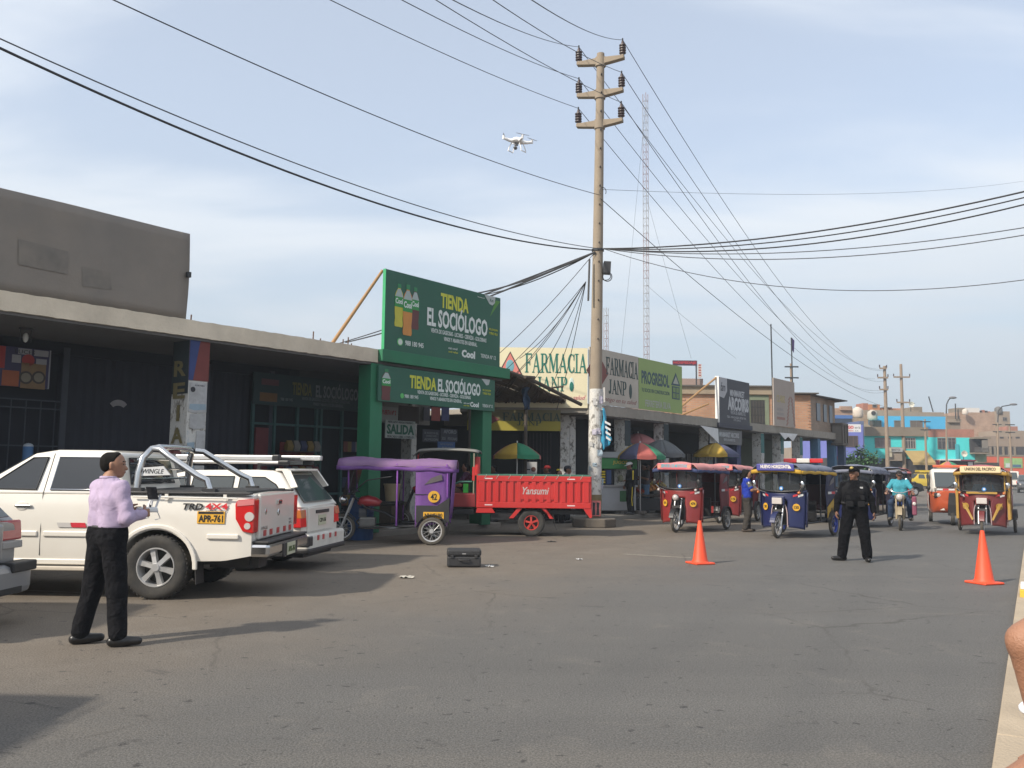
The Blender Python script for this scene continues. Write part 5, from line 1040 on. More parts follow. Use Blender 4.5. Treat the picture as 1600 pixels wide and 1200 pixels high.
def shell(parent, name, mat, x0, x1, zb, zt, w, arches, wfac, n=70, crown=.035, bevel=0):
    xs = set(np.linspace(x0, x1, n).round(4))
    for (xc, zc, R) in arches:
        for t in np.linspace(0, math.pi, 22): xs.add(round(xc+R*math.cos(t), 4))
        xs.add(round(xc-R-.001, 4)); xs.add(round(xc+R+.001, 4))
    xs = sorted(x for x in xs if x0 <= x <= x1)
    def bot(x):
        z = zb(x)
        for (xc, zc, R) in arches:
            d = abs(x-xc)
            if d < R: z = max(z, zc+math.sqrt(max(0, R*R-d*d)))
        return z
    def wf(z): return np.interp(z, [q[0] for q in wfac], [q[1] for q in wfac])
    secs = []
    for x in xs:
        b, t, hw = bot(x), zt(x), w(x); b = min(b, t-.03); P = []
        ks = [0, .06, .2, .4, .6, .8, .92, .98]
        for k in ks: z = b+(t-b)*k; P.append((hw*wf(z)*(1-.0), z))
        P.append((hw*wf(t)*.965, t+crown*.15)); P.append((hw*.8, t+crown*.6)); P.append((hw*.4, t+crown*.9))
        sec = [(x, y, z) for y, z in P]+[(x, 0, t+crown)]+[(x, -y, z) for y, z in reversed(P)]+[(x, 0, b)]
        secs.append(sec)
    return MB().loft(secs).build(name, mat, parent, smooth=38, bevel=bevel)
def cabin(parent, name, prof, wb, wr, zb, zr, mat, bev=.05):
    def y(z): return np.interp(z, [zb, zr], [wb, wr])
    n = len(prof); vs = [(x, y(z), z) for x, z in prof]+[(x, -y(z), z) for x, z in prof]
    fs = [(i, (i+1) % n, n+(i+1) % n, n+i) for i in range(n)]+[tuple(range(n)), tuple(range(2*n-1, n-1, -1))]
    o = MB().add(vs, fs).build(name, mat, parent, smooth=35); q = o.modifiers.new('b', 'BEVEL'); q.width = bev; q.segments = 3; q.limit_method = 'ANGLE'; q.angle_limit = math.radians(25)
    return o, y
def side_pane(parent, poly, yf, side, mat, name='window', off=.004, th=.012, trim=None):
    pts = [(x, side*(yf(z)+off), z) for x, z in poly]
    o = MB().slab(pts, th).build(name, mat, parent)
    if trim: MB().tube([(x, side*(yf(z)+off+.006), z) for x, z in poly], .010, n=6, closed=True).build('window_trim', trim, o, smooth=50)
    return o
def zfun(pts):
    xs = [p[0] for p in pts]; zs = [p[1] for p in pts]; return lambda x: float(np.interp(x, xs, zs))
# ================================================================ white pickup (origin under rear axle, +x forward)
pr = G(245, 936)
hd = math.atan2(.035, -1.0)
nose = Vector((math.cos(hd), math.sin(hd), 0)); leftv = Vector((-nose.y, nose.x, 0))     # left side faces the camera
ax = pr-leftv*.80
pk_ = thing('pickup_truck', 'white double cab pickup with chrome roll bar parked nose left', 'pickup', ax, hd)
R_ = .375
wfac = [(.3, .95), (.5, .985), (.75, 1.0), (1.05, .995), (1.22, .96), (1.4, .93)]
shell(pk_, 'body', wpaint, -1.12, 3.78, zfun([(-1.12, .52), (-.8, .46), (.5, .43), (3.2, .43), (3.78, .48)]), zfun([(-1.12, 1.215), (.42, 1.225), (2.3, 1.215), (2.45, 1.17), (3.4, 1.06), (3.7, .98), (3.78, .85)]), zfun([(-1.12, .865), (-1.0, .885), (0, .895), (2.4, .895), (3.3, .86), (3.7, .76), (3.78, .66)]), [(0, .36, .455), (3.03, .36, .455)], wfac)
# bed liner: dark open box on top
MB().b2((-1.02, -.76, 1.238), (.40, .76, 1.275)).build('bed_cover', M('bed_black', (.02, .02, .021), .7, 0, .2, 6), pk_, bevel=.01)
for sd in (-1, 1): MB().b2((-1.10, sd*.84-.05, 1.232), (.42, sd*.84+.05, 1.262)).build('bed_rail', blk, pk_, bevel=.01)
prof = [(2.42, 1.21), (2.28, 1.27), (1.62, 1.70), (1.35, 1.745), (.72, 1.745), (.56, 1.715), (.44, 1.21)]
cb, cy = cabin(pk_, 'cab', prof, .865, .70, 1.21, 1.745, wpaint)
for sd in (1, -1):
    side_pane(pk_, [(.62, 1.27), (1.33, 1.27), (1.30, 1.655), (.70, 1.655)], cy, sd, dglass, trim=chrome); side_pane(pk_, [(1.50, 1.27), (2.12, 1.275), (1.62, 1.645), (1.44, 1.655)], cy, sd, dglass, trim=blk)
MB().slab([(.475, -.62, 1.33), (.475, .62, 1.33), (.545, .57, 1.66), (.545, -.57, 1.66)], .012).build('rear_window', dglass, pk_, (-.012, 0, 0)); MB().slab([(2.30, -.72, 1.27), (2.30, .72, 1.27), (1.68, .62, 1.665), (1.68, -.62, 1.665)], .012).build('windscreen', dglass, pk_, (.02, 0, .02))
for sd in (1,):
    Y_ = sd*.9
    seam = M('seam_dark', (.07, .065, .06), .8)
    for pts in ([(1.40, .50), (1.395, .80), (1.41, 1.22), (1.375, 1.70)], [(.44, 1.22), (.44, .78), (.37, .62)], [(2.42, .5), (2.44, .9), (2.40, 1.22)]):
        MB().tube([(x, sd*((np.interp(z, [q[0] for q in wfac], [q[1] for q in wfac])*.895 if z < 1.21 else cy(z))+.0005), z) for x, z in pts], .005, n=4).build('door_seam', seam, pk_)
    for x in (.62, 1.62):
        h = MB().box((x, sd*.90, 1.075), (.20, .035, .028)).build('door_handle', chrome, pk_, bevel=.01); MB().ell((x+.02, sd*.893, 1.075), (.075, .006, .055), 16, 8).build('handle_recess', wpaint, h, smooth=50)
    for (a, b) in ((.62, 1.36), (1.43, 2.38), (-.98, -.60)): MB().b2((a, sd*.885, .72 if a > 0 else .715), (b, sd*.912, .785 if a > 0 else .775)).build('side_moulding', wpaint, pk_, bevel=.012)
    MB().b2((.62, sd*.80, .335), (2.45, sd*.98, .385)).build('side_step', M('step_cream', (.58, .52, .43), .6, dirt=.3), pk_, bevel=.012); MB().b2((.7, sd*.93, .386), (2.4, sd*.965, .392)).build('step_tread', blk, pk_); MB().b2((.5, sd*.86, .395), (2.55, sd*.893, .46)).build('sill', wpaint, pk_, bevel=.012)
    # wheel arch flare
    fl = [(.50*math.cos(t), .38+.50*math.sin(t)) for t in np.linspace(-.05, math.pi+.05, 20)]; fi = [(.448*math.cos(t), .38+.448*math.sin(t)) for t in np.linspace(math.pi+.05, -.05, 20)]
    MB().prism(fl+fi, sd*.87, sd*.915).build('arch_flare', wpaint, pk_, bevel=.012); MB().prism([(x+3.03, z) for x, z in fl+fi], sd*.84, sd*.905).build('arch_flare', wpaint, pk_, bevel=.012)
    MB().slab([(-.47, sd*.84, .18), (-.47, sd*.60, .18), (-.45, sd*.60, .48), (-.45, sd*.84, .48)], .012).build('mud_flap', blk, pk_)
# flag decal and lettering on the near side
MB().prism([(1.02, .83), (1.18, .83), (1.20, .885), (1.04, .885)], .901, .905).build('decal_silver', M('decal_grey', (.50, .48, .46), .4), pk_); MB().prism([(.84, .83), (1.015, .83), (1.035, .885), (.86, .885)], .901, .905).build('decal_red', M('decal_red', (.55, .03, .05), .4), pk_)
text('TRD', .24, .075, blks, pk_, (-.42, .893, 1.09), math.pi, bold=.03, shear=.25); text('4X4', .27, .075, M('letters_bright_red', (.60, .03, .04), .4), pk_, (-.70, .893, 1.095), math.pi, bold=.025); text('OFF ROAD', .24, .018, blks, pk_, (-.70, .893, 1.042), math.pi)
pl = MB().box((-.64, .894, .965), (.33, .008, .145)).build('side_plate', plate_y, pk_, bevel=.01); text('APR-761', .29, .085, ink, pl, (-.64, .900, .952), math.pi, bold=.03); MB().b2((-.79, .8985, 1.006), (-.49, .9, 1.034)).build('plate_band', ink, pl)
# tail lamps, tailgate, bumper
for sd in (1, -1):
    lp = MB().prism([(-1.155, .78), (-1.02, .80), (-.93, .95), (-.92, 1.12), (-.94, 1.17), (-1.155, 1.19)], sd*.72, sd*.903).build('tail_lamp', redl, pk_, bevel=.02); 
    MB().cyl((-1.10, sd*.85, .98), (-1.10, sd*.912, .98), .055, n=16).build('reverse_lens', cll, lp, smooth=40); MB().cyl((-1.08, sd*.85, .87), (-1.08, sd*.911, .87), .038, n=16).build('reverse_lens', cll, lp, smooth=40); MB().prism([(-1.15, 1.12), (-.95, 1.10), (-.95, 1.165), (-1.15, 1.185)], sd*.86, sd*.909).build('lens_gloss', M('lamp_pale_red', (.60, .20, .20), .15, coat=.8), lp)
tgp = MB().b2((-1.165, -.71, .70), (-1.105, .71, 1.235)).build('tailgate', wpaint, pk_, bevel=.02); MB().b2((-1.19, -.08, 1.09), (-1.16, .08, 1.15)).build('tailgate_handle', chrome, tgp, bevel=.008); MB().b2((-1.195, -.045, 1.10), (-1.188, .045, 1.135)).build('handle_gap', blk, tgp); MB().lathe([(.03, -.008), (.045, 0), (.03, .008)], 20, 'x', (-1.168, .0, .99)).build('badge', chrome, tgp); MB().ell((-1.166, .50, 1.02), (.006, .035, .04)).build('badge', chrome, tgp)
for i, yy in enumerate((.52, .28, .0, -.28, -.52)): MB().b2((-1.172, yy-.05, .73), (-1.166, yy+.05, .80)).build('reflector', M('reflector_red', (.45, .05, .05), .3), tgp)
text('WINGLE', .24, .035, chrome, tgp, (-1.17, .55, .83), -math.pi/2); text('4X4', .12, .03, chrome, tgp, (-1.17, -.5, .88), -math.pi/2); text('2.8TC', .14, .03, chrome, tgp, (-1.17, -.52, .835), -math.pi/2)
bm_ = MB().b2((-1.33, -.85, .50), (-1.08, .85, .66)).build('rear_bumper', chrome, pk_, bevel=.04); MB().b2((-1.32, -.83, .662), (-1.10, .83, .69)).build('bumper_step', blk, bm_, bevel=.01); MB().b2((-1.34, -.30, .46), (-1.325, .30, .62)).build('plate_recess', blk, bm_)
pl = MB().b2((-1.352, -.17, .47), (-1.343, .17, .62)).build('rear_plate', plate_p, bm_); text('APR-761', .28, .07, M('plate_ink', (.10, .14, .05), .6), bm_, (-1.356, 0, .54), -math.pi/2, bold=.02)
# roll bar
tb = .042
def rb(sd): return [(.30, sd*.70, 1.26), (.36, sd*.69, 1.45), (.26+.10, sd*.64, 1.60), (.30, sd*.54, 1.745)]
for sd in (1, -1):
    MB().tube([(.34, sd*.74, 1.27), (.33, sd*.73, 1.48), (.30, sd*.70, 1.66), (.24, sd*.62, 1.765), (.22, sd*.45, 1.79)], tb, n=12).build('roll_bar_hoop', chrome, pk_, smooth=60)
    MB().tube([(.20, sd*.62, 1.77), (.10, sd*.66, 1.76), (-.02, sd*.70, 1.68), (-.40, sd*.75, 1.45), (-.52, sd*.76, 1.40), (-.56, sd*.76, 1.27)], tb*.95, n=12).build('roll_bar_leg', chrome, pk_, smooth=60); MB().b2((-.64, sd*.76-.05, 1.262), (-.48, sd*.76+.05, 1.30)).build('roll_bar_foot', blk, pk_); MB().b2((.26, sd*.74-.05, 1.262), (.42, sd*.74+.05, 1.30)).build('roll_bar_foot', blk, pk_)
MB().tube([(.22, -.46, 1.79), (.22, 0, 1.795), (.22, .46, 1.79)], tb, n=12).build('roll_bar_top', chrome, pk_, smooth=60)
MB().b2((.18, -.12, 1.72), (.26, .12, 1.755)).build('brake_lamp', M('lamp_dark_red', (.12, .02, .02), .3), pk_)
for z in (1.40, 1.52, 1.64): MB().tube([(.36, -.70, z), (.37, 0, z), (.36, .70, z)], .014, n=6).build('rear_guard_bar', chrome, pk_)
bp_ = MB().prism([(-.06, 1.455), (.335, 1.44), (.335, 1.535), (.03, 1.56)], .715, .735).build('name_plate', M('plate_white', (.66, .66, .66), .4, .2), pk_); text('WINGLE', .26, .055, blks, bp_, (.15, .7365, 1.498), math.pi, bold=.0, shear=.25)
for x in (-.1, -.8): MB().b2((x-.02, .893, 1.16), (x+.02, .905, 1.235)).build('tie_hook', wpaint, pk_)
MB().tube([(-.95, .900, 1.19), (.3, .905, 1.20)], .010, n=6).build('tie_rail', wpaint, pk_)
for (x, sd) in ((0, 1), (0, -1), (3.03, 1), (3.03, -1)): car_wheel(pk_, (x, sd*.775, R_), R_, .25, rub if True else rubg, 6, sd)
MB().b2((-1.0, -.55, .38), (3.2, .55, .52)).build('chassis', blk, pk_); MB().cyl((0, -.7, .36), (0, .7, .36), .06, n=10).build('rear_axle', blk, pk_); MB().b2((-1.1, .2, .34), (-.5, .5, .50)).build('spare_carrier', blk, pk_); MB().cyl((-1.15, -.45, .42), (-.6, -.45, .42), .035, n=10).build('exhaust', alloy, pk_)
# ================================================================ white station wagon
w1_, w2_ = G(400, 893), G(463, 876); mid = (w1_+w2_)/2
lat = (w2_-w1_).normalized(); fwd = Vector((-lat.y, lat.x, 0))      # forward is to the left
if fwd.x > 0: fwd = -fwd
wh = math.atan2(fwd.y, fwd.x)
mid = mid+fwd*.24
wg = thing('station_wagon', 'white station wagon taxi with a long chrome roof rack behind the pickup', 'car', mid, wh)
wfw = [(.2, .94), (.45, .99), (.65, 1.0), (.85, .985), (.98, .94)]
shell(wg, 'body', wpaint, -.92, 3.40, zfun([(-.92, .36), (-.6, .27), (3, .27), (3.4, .33)]), zfun([(-.92, .93), (-.85, .985), (.4, .965), (1.75, .945), (2.0, .925), (3.0, .82), (3.3, .74), (3.4, .64)]), zfun([(-.92, .78), (-.7, .82), (0, .83), (2, .83), (3.1, .78), (3.4, .62)]), [(0, .29, .345), (2.47, .29, .345)], wfw)
prof = [(2.05, .92), (1.9, .98), (1.25, 1.44), (.95, 1.50), (-.10, 1.515), (-.38, 1.505), (-.52, 1.46), (-.93, .95)]
cb, cy = cabin(wg, 'roof_and_pillars', prof, .80, .62, .92, 1.515, wpaint, .045)
for sd in (1, -1):
    side_pane(wg, [(-.70, 1.02), (.14, 1.0), (.12, 1.405), (-.28, 1.40), (-.46, 1.30)], cy, sd, lglass, trim=blk); side_pane(wg, [(.23, 1.0), (.92, .99), (.88, 1.41), (.22, 1.41)], cy, sd, lglass, trim=blk); side_pane(wg, [(1.0, .99), (1.68, .985), (1.20, 1.38), (.97, 1.41)], cy, sd, lglass, trim=blk)
    lp = MB().prism([(-.945, .66), (-.80, .66), (-.79, .93), (-.92, .93)], sd*.60, sd*.832).build('tail_lamp', redl, wg, bevel=.012); MB().prism([(-.950, .80), (-.795, .80), (-.785, .925), (-.925, .925)], sd*.66, sd*.836).build('turn_lens', ambl, lp, bevel=.008)
    for x in (-.1, 1.05): 
        h = .02; MB().box((x, sd*.50, 1.56), (.04, .04, .12)).build('rack_foot', blks, wg)
    MB().tube([(-.42, sd*.50, 1.63), (1.25, sd*.50, 1.63)], .026, n=8).build('rack_rail', alloy, wg, smooth=50); MB().box((-.50, sd*.50, 1.63), (.18, .07, .07)).build('rack_end', blks, wg, bevel=.02)
for x in (-.12, 1.0): MB().box((x, 0, 1.585), (.05, 1.05, .03)).build('rack_bar', blks, wg)
MB().b2((-.35, .40, 1.66), (1.3, .50, 1.74)).build('rack_tray', alloy, wg, bevel=.015); MB().b2((-.75, -.50, 1.67), (1.1, -.40, 1.75)).build('rack_tray', alloy, wg, bevel=.015); MB().b2((-.42, .39, 1.65), (-.30, .51, 1.75)).build('rack_end', blks, wg, bevel=.02); MB().b2((-.4, -.4, 1.69), (1.2, .4, 1.71)).build('rack_panel', M('rack_dark', (.08, .08, .085), .5, .4), wg)
MB().slab([(-.875, -.60, 1.02), (-.875, .60, 1.02), (-.56, .52, 1.42), (-.56, -.52, 1.42)], .012).build('rear_window', lglass, wg, (-.022, 0, .016))
spo = [(-.40, .58, 1.50), (-.60, .57, 1.525), (-.68, .48, 1.535), (-.68, -.48, 1.535), (-.60, -.57, 1.525), (-.40, -.58, 1.50)]; MB().prism([(p[0], p[1]) for p in spo], 1.495, 1.535, 'z').build('spoiler', wpaint, wg, bevel=.012)
for sd in (1, -1): MB().slab([(-.52, sd*.60, 1.50), (-.64, sd*.57, 1.51), (-.80, sd*.655, 1.26), (-.70, sd*.67, 1.24)], .03).build('spoiler_side', wpaint, wg)
rbp = MB().b2((-1.06, -.80, .30), (-.84, .80, .56)).build('rear_bumper', M('bumper_white', (.62, .60, .55), .5, dirt=.3), wg, bevel=.04); MB().b2((-1.07, -.81, .27), (-.82, .81, .36)).build('bumper_lower', blk, rbp, bevel=.03); MB().b2((-1.065, .62, .37), (-.72, .815, .54)).build('bumper_corner', blk, rbp, bevel=.03)
for yy in (.42, .20, -.1, -.35): MB().b2((-1.066, yy-.04, .455), (-1.059, yy+.04, .53)).build('reflector', M('reflector_red', (.45, .05, .05), .3), rbp)
tgw = MB().b2((-.955, -.56, .58), (-.90, .56, .955)).build('tailgate', wpaint, wg, bevel=.02); MB().b2((-.968, -.28, .85), (-.95, .28, .90)).build('plate_garnish', blk, tgw); MB().b2((-.966, -.16, .66), (-.957, .16, .82)).build('rear_plate', plate_p, tgw); text('C2P-176', .27, .06, ink, tgw, (-.969, 0, .74), -math.pi/2)
pl = MB().box((-.52, .828, .80), (.30, .006, .13)).build('side_plate', M('plate_yellow2', (.60, .40, .04), .5), wg); text('C2P-176', .27, .08, ink, pl, (-.52, .8325, .80), math.pi, bold=.02)
for (x, sd) in ((0, 1), (0, -1), (2.47, 1), (2.47, -1)): car_wheel(wg, (x, sd*.70, .29), .29, .175, rub, 5, sd)
MB().b2((-.9, -.6, .2), (3.2, .6, .34)).build('underbody', blk, wg)
# ================================================================ silver hatchback at the left edge, and its neighbour outside the frame
def hatch(label, loc, rz):
    t = thing('hatchback_car', label, 'car', loc, rz, 'silver cars parked at the left')
    wf_ = [(.2, .94), (.45, .99), (.7, 1.0), (.9, .98), (1.02, .93)]
    shell(t, 'body', spaint, -.78, 3.3, zfun([(-.78, .36), (-.5, .26), (3, .26), (3.3, .33)]), zfun([(-.78, .96), (-.7, 1.0), (1.8, .97), (2.9, .84), (3.3, .68)]), zfun([(-.78, .72), (-.6, .80), (0, .835), (2, .83), (3.1, .77), (3.3, .62)]), [(0, .29, .35), (2.5, .29, .35)], wf_)
    cb, cy = cabin(t, 'roof_and_pillars', [(2.1, .95), (1.95, 1.0), (1.2, 1.45), (.9, 1.49), (.0, 1.48), (-.30, 1.44), (-.74, .98)], .80, .60, .95, 1.49, spaint, .05)
    for sd in (1, -1):
        side_pane(t, [(-.35, 1.05), (.35, 1.03), (.3, 1.40), (-.12, 1.38)], cy, sd, lglass, trim=blk); side_pane(t, [(.45, 1.03), (1.6, 1.0), (1.15, 1.38), (.42, 1.41)], cy, sd, lglass, trim=blk)
        lp = MB().prism([(-.79, .80), (-.52, .80), (-.50, .93), (-.60, 1.0), (-.77, 1.0)], sd*.48, sd*.83).build('tail_lamp', M('lamp_soft_red', (.38, .05, .06), .2, coat=.7), t, bevel=.02); MB().prism([(-.80, .72), (-.55, .72), (-.53, .795), (-.795, .795)], sd*.50, sd*.828).build('reverse_lens', M('lamp_smoke', (.33, .32, .31), .2, coat=.6), lp, bevel=.01)
    MB().slab([(-.735, -.60, 1.02), (-.735, .60, 1.02), (-.355, .53, 1.41), (-.355, -.53, 1.41)], .012).build('rear_window', M('glass_grey', (.12, .13, .13), .15), t, (-.035, 0, .02))
    b = MB().b2((-.95, -.80, .28), (-.62, .80, .58)).build('rear_bumper', spaint, t, bevel=.07); MB().b2((-.97, .42, .50), (-.80, .82, .60)).build('bumper_strip', blk, b, bevel=.015); MB().b2((-.97, -.82, .50), (-.80, -.42, .60)).build('bumper_strip', blk, b, bevel=.015); MB().b2((-.955, -.6, .30), (-.94, .6, .36)).build('bumper_slot', blk, b)
    g = MB().b2((-.83, -.46, .60), (-.76, .46, .98)).build('hatch_panel', spaint, t, bevel=.03); MB().b2((-.85, -.30, .86), (-.825, .30, .93)).build('plate_garnish', spaint, g, bevel=.01); MB().b2((-.838, -.18, .68), (-.83, .18, .83)).build('rear_plate', M('plate_white', (.66, .66, .66), .4, .2), g)
    for (x, sd) in ((0, 1), (0, -1), (2.5, 1), (2.5, -1)): car_wheel(t, (x, sd*.70, .29), .29, .175, rub, 5, sd)
    return t
hs_a = math.radians(178); hv = Vector((math.cos(hs_a), math.sin(hs_a), 0)); rv = Vector((hv.y, -hv.x, 0))
cor = D(52, 862, 8.95); cor.z = 0
hatch('silver hatchback cut off by the left picture edge', cor-rv*.80+hv*.93, hs_a)
c2 = Vector((-4.6, 4.9, 0)); hatch('silver car parked left of the camera outside the frame, casting the bottom left shadow', c2-rv*.62+hv*.0, hs_a)
# ================================================================ far cars
def small_car(label, loc, rz, paint, cat='car', rack=None, boxy=False, name='car'):
    t = thing(name, label, cat, loc, rz); wf_ = [(.2, .94), (.6, 1.0), (1.0, .95)]
    shell(t, 'body', paint, -1.9, 2.1, zfun([(-1.9, .4), (-1.5, .28), (1.8, .28), (2.1, .36)]), zfun([(-1.9, .9), (1.0, .95), (1.9, .82), (2.1, .7)]), zfun([(-1.9, .75), (-1.5, .83), (1.5, .83), (2.1, .68)]), [(-1.2, .28, .34), (1.3, .28, .34)], wf_, n=20)
    cb, cy = cabin(t, 'roof_and_pillars', [(1.1, .93), (.5, 1.46), (-1.5, 1.48), (-1.85, .93)] if not boxy else [(1.5, .93), (1.2, 1.75), (-1.8, 1.78), (-1.88, .93)], .80, .64 if not boxy else .74, .93, 1.47 if not boxy else 1.78, paint, .05)
    top = 1.40 if not boxy else 1.65
    for sd in (1, -1):
        for (a, b) in ((-1.55, -.95), (-.85, -.1), (0, .62)): side_pane(t, [(a, 1.0), (b, 1.0), (b-.05, top), (a+.05, top)], cy, sd, lglass)
    for (a, b, x0, x1) in ((.98, 1.0, 1.03, .60), (.98, 1.0, -1.86, -1.58)) if not boxy else ((1, 1, 1.49, 1.24), (1, 1, -1.89, -1.83)): MB().slab([(x0, -.66, 1.0), (x0, .66, 1.0), (x1, .58, top), (x1, -.58, top)], .02).build('windscreen', lglass, t, (.03 if x0 > 0 else -.03, 0, .02))
    for sd in (1, -1): MB().ell((2.03, sd*.55, .68), (.08, .13, .08)).build('headlamp', cll, t, smooth=60); MB().b2((-1.93, sd*.62-.1, .62), (-1.86, sd*.62+.1, .85)).build('tail_lamp', redl, t)
    MB().b2((2.02, -.7, .34), (2.16, .7, .5)).build('front_bumper', blk, t, bevel=.03); MB().b2((-2.0, -.75, .36), (-1.85, .75, .52)).build('rear_bumper', blk, t, bevel=.03)
    for (x, sd) in ((-1.2, 1), (-1.2, -1), (1.3, 1), (1.3, -1)):
        w = MB().lathe([(0, -.08), (.18, -.08), (.28, -.08), (.285, 0), (.28, .08), (.18, .08), (0, .08)], 18, 'y').build('wheel', rub, t, (x, sd*.72, .285), smooth=40); MB().cyl((0, sd*.07, 0), (0, sd*.085, 0), .17, n=14).build('rim', alloy, w)
    if rack:
        z = 1.50 if not boxy else 1.80
        for sd in (1, -1): MB().tube([(-1.4, sd*.5, z+.12), (.4, sd*.5, z+.12)], .03, n=6).build('rack_rail', rack, t)
        for x in (-1.3, -.9, -.5, -.1, .3): MB().box((x, 0, z+.08), (.05, 1.05, .04)).build('rack_bar', rack, t)
        MB().b2((-1.4, -.5, z+.14), (.4, .5, z+.30)).build('rack_basket', rack, t)
    return t
roaddir = math.atan2(KD.y, KD.x)
yel = M('car_yellow', (.55, .40, .03), .4, 0, .08, 3, coat=.4, dirt=.2)
p = D(1440, 745, 84); small_car('yellow taxi with a roof rack crossing far behind the motorcycle rider', (p.x, p.y, 0), math.radians(178), yel, rack=yel)
p = D(1543, 757, 43); small_car('grey car with a dark roof rack behind the maroon mototaxi', (p.x, p.y, 0), roaddir+math.pi, M('car_grey', (.20, .21, .23), .4, .2, coat=.5), rack=blk, boxy=True)
p = D(1579, 757, 84); small_car('white van with two rear windows far right', (p.x, p.y, 0), roaddir, M('car_white2', (.62, .58, .54), .4, coat=.4), 'van', boxy=True, name='van')
p = D(1607, 757, 72); small_car('dark grey car cut by the right edge beside the white van', (p.x, p.y, 0), roaddir+math.pi, M('car_graphite', (.09, .095, .105), .4, .2, coat=.5))
p = D(1392, 750, 58); small_car('dark car with roof bars behind the blue mototaxis', (p.x, p.y, 0), math.radians(20), blks, rack=M('rack_pale', (.35, .35, .35), .5))
# patrol car behind the blue mototaxis: roof and light bar show
pcar = D(1275, 735, 27.5); pcr = small_car('dark patrol car with a red and white light bar behind the blue mototaxi', (pcar.x, pcar.y+1.2, 0), math.radians(250), M('car_dark_green', (.03, .045, .04), .4, coat=.5), boxy=True)
lbz = D(1280, 718, 27).z
lbm = MB().box((-.3, 0, 1.83), (.10, .5, .06)).build('light_bar_mount', steel, pcr)
for k, mt in ((-1, redl), (0, M('bar_white', (.60, .58, .55), .4)), (1, redl)): MB().box((-.3+k*.42*0, k*.42, 1.93), (.26, .418, .15)).build('light_bar', mt, pcr, rz=0, bevel=.03)
# ================================================================ three-wheelers
def spoke_wheel(parent, loc, R, wd, rimmat=None, tyre=None, n=18, tilt=0, rz=0):
    rimmat = rimmat or alloy; tyre = tyre or rubg; ro = R-wd*.95
    w = MB().lathe([(ro, -wd*.38), (R-wd*.35, -wd*.5), (R-wd*.08, -wd*.3), (R, 0), (R-wd*.08, wd*.3), (R-wd*.35, wd*.5), (ro, wd*.38), (ro, -wd*.38)], 36, 'y').build('wheel', tyre, parent, loc, rz=rz, smooth=50)
    MB().lathe([(ro, -wd*.34), (ro+.004, -wd*.40), (ro-.014, -wd*.36), (ro-.024, 0), (ro-.014, wd*.36), (ro+.004, wd*.40), (ro, wd*.34), (ro, -wd*.34)], 36, 'y').build('rim', rimmat, w, smooth=50)
    MB().cyl((0, -.05, 0), (0, .05, 0), .045, n=14).build('hub', rimmat, w, smooth=40); MB().cyl((0, -.022, 0), (0, .022, 0), .075, n=16).build('brake_drum', M('drum_grey', (.12, .115, .11), .5, .5), w, smooth=40)
    sp = MB()
    for i in range(n):
        t = 2*math.pi*i/n; a = t+(.5 if i % 2 else -.5); sg = .035 if i % 2 else -.035
        sp.cyl((.05*math.cos(a), sg, .05*math.sin(a)), ((ro-.015)*math.cos(t), 0, (ro-.015)*math.sin(t)), .0035, n=4, caps=False)
    o = sp.build('spokes', rimmat, w); o['kind'] = 'stuff'; return w
clear = Mglass('screen_plastic', (.045, .05, .052), .12, .42)
def sheet(fn, nu, nv, skip=None):
    mb = MB(); idx = {}
    vs = []; 
    for i in range(nu+1):
        for j in range(nv+1): idx[i, j] = len(vs); vs.append(fn(i/nu, j/nv))
    fs = [(idx[i, j], idx[i+1, j], idx[i+1, j+1], idx[i, j+1]) for i in range(nu) for j in range(nv) if not (skip and skip((i+.5)/nu, (j+.5)/nv))]
    return mb.add(vs, fs)
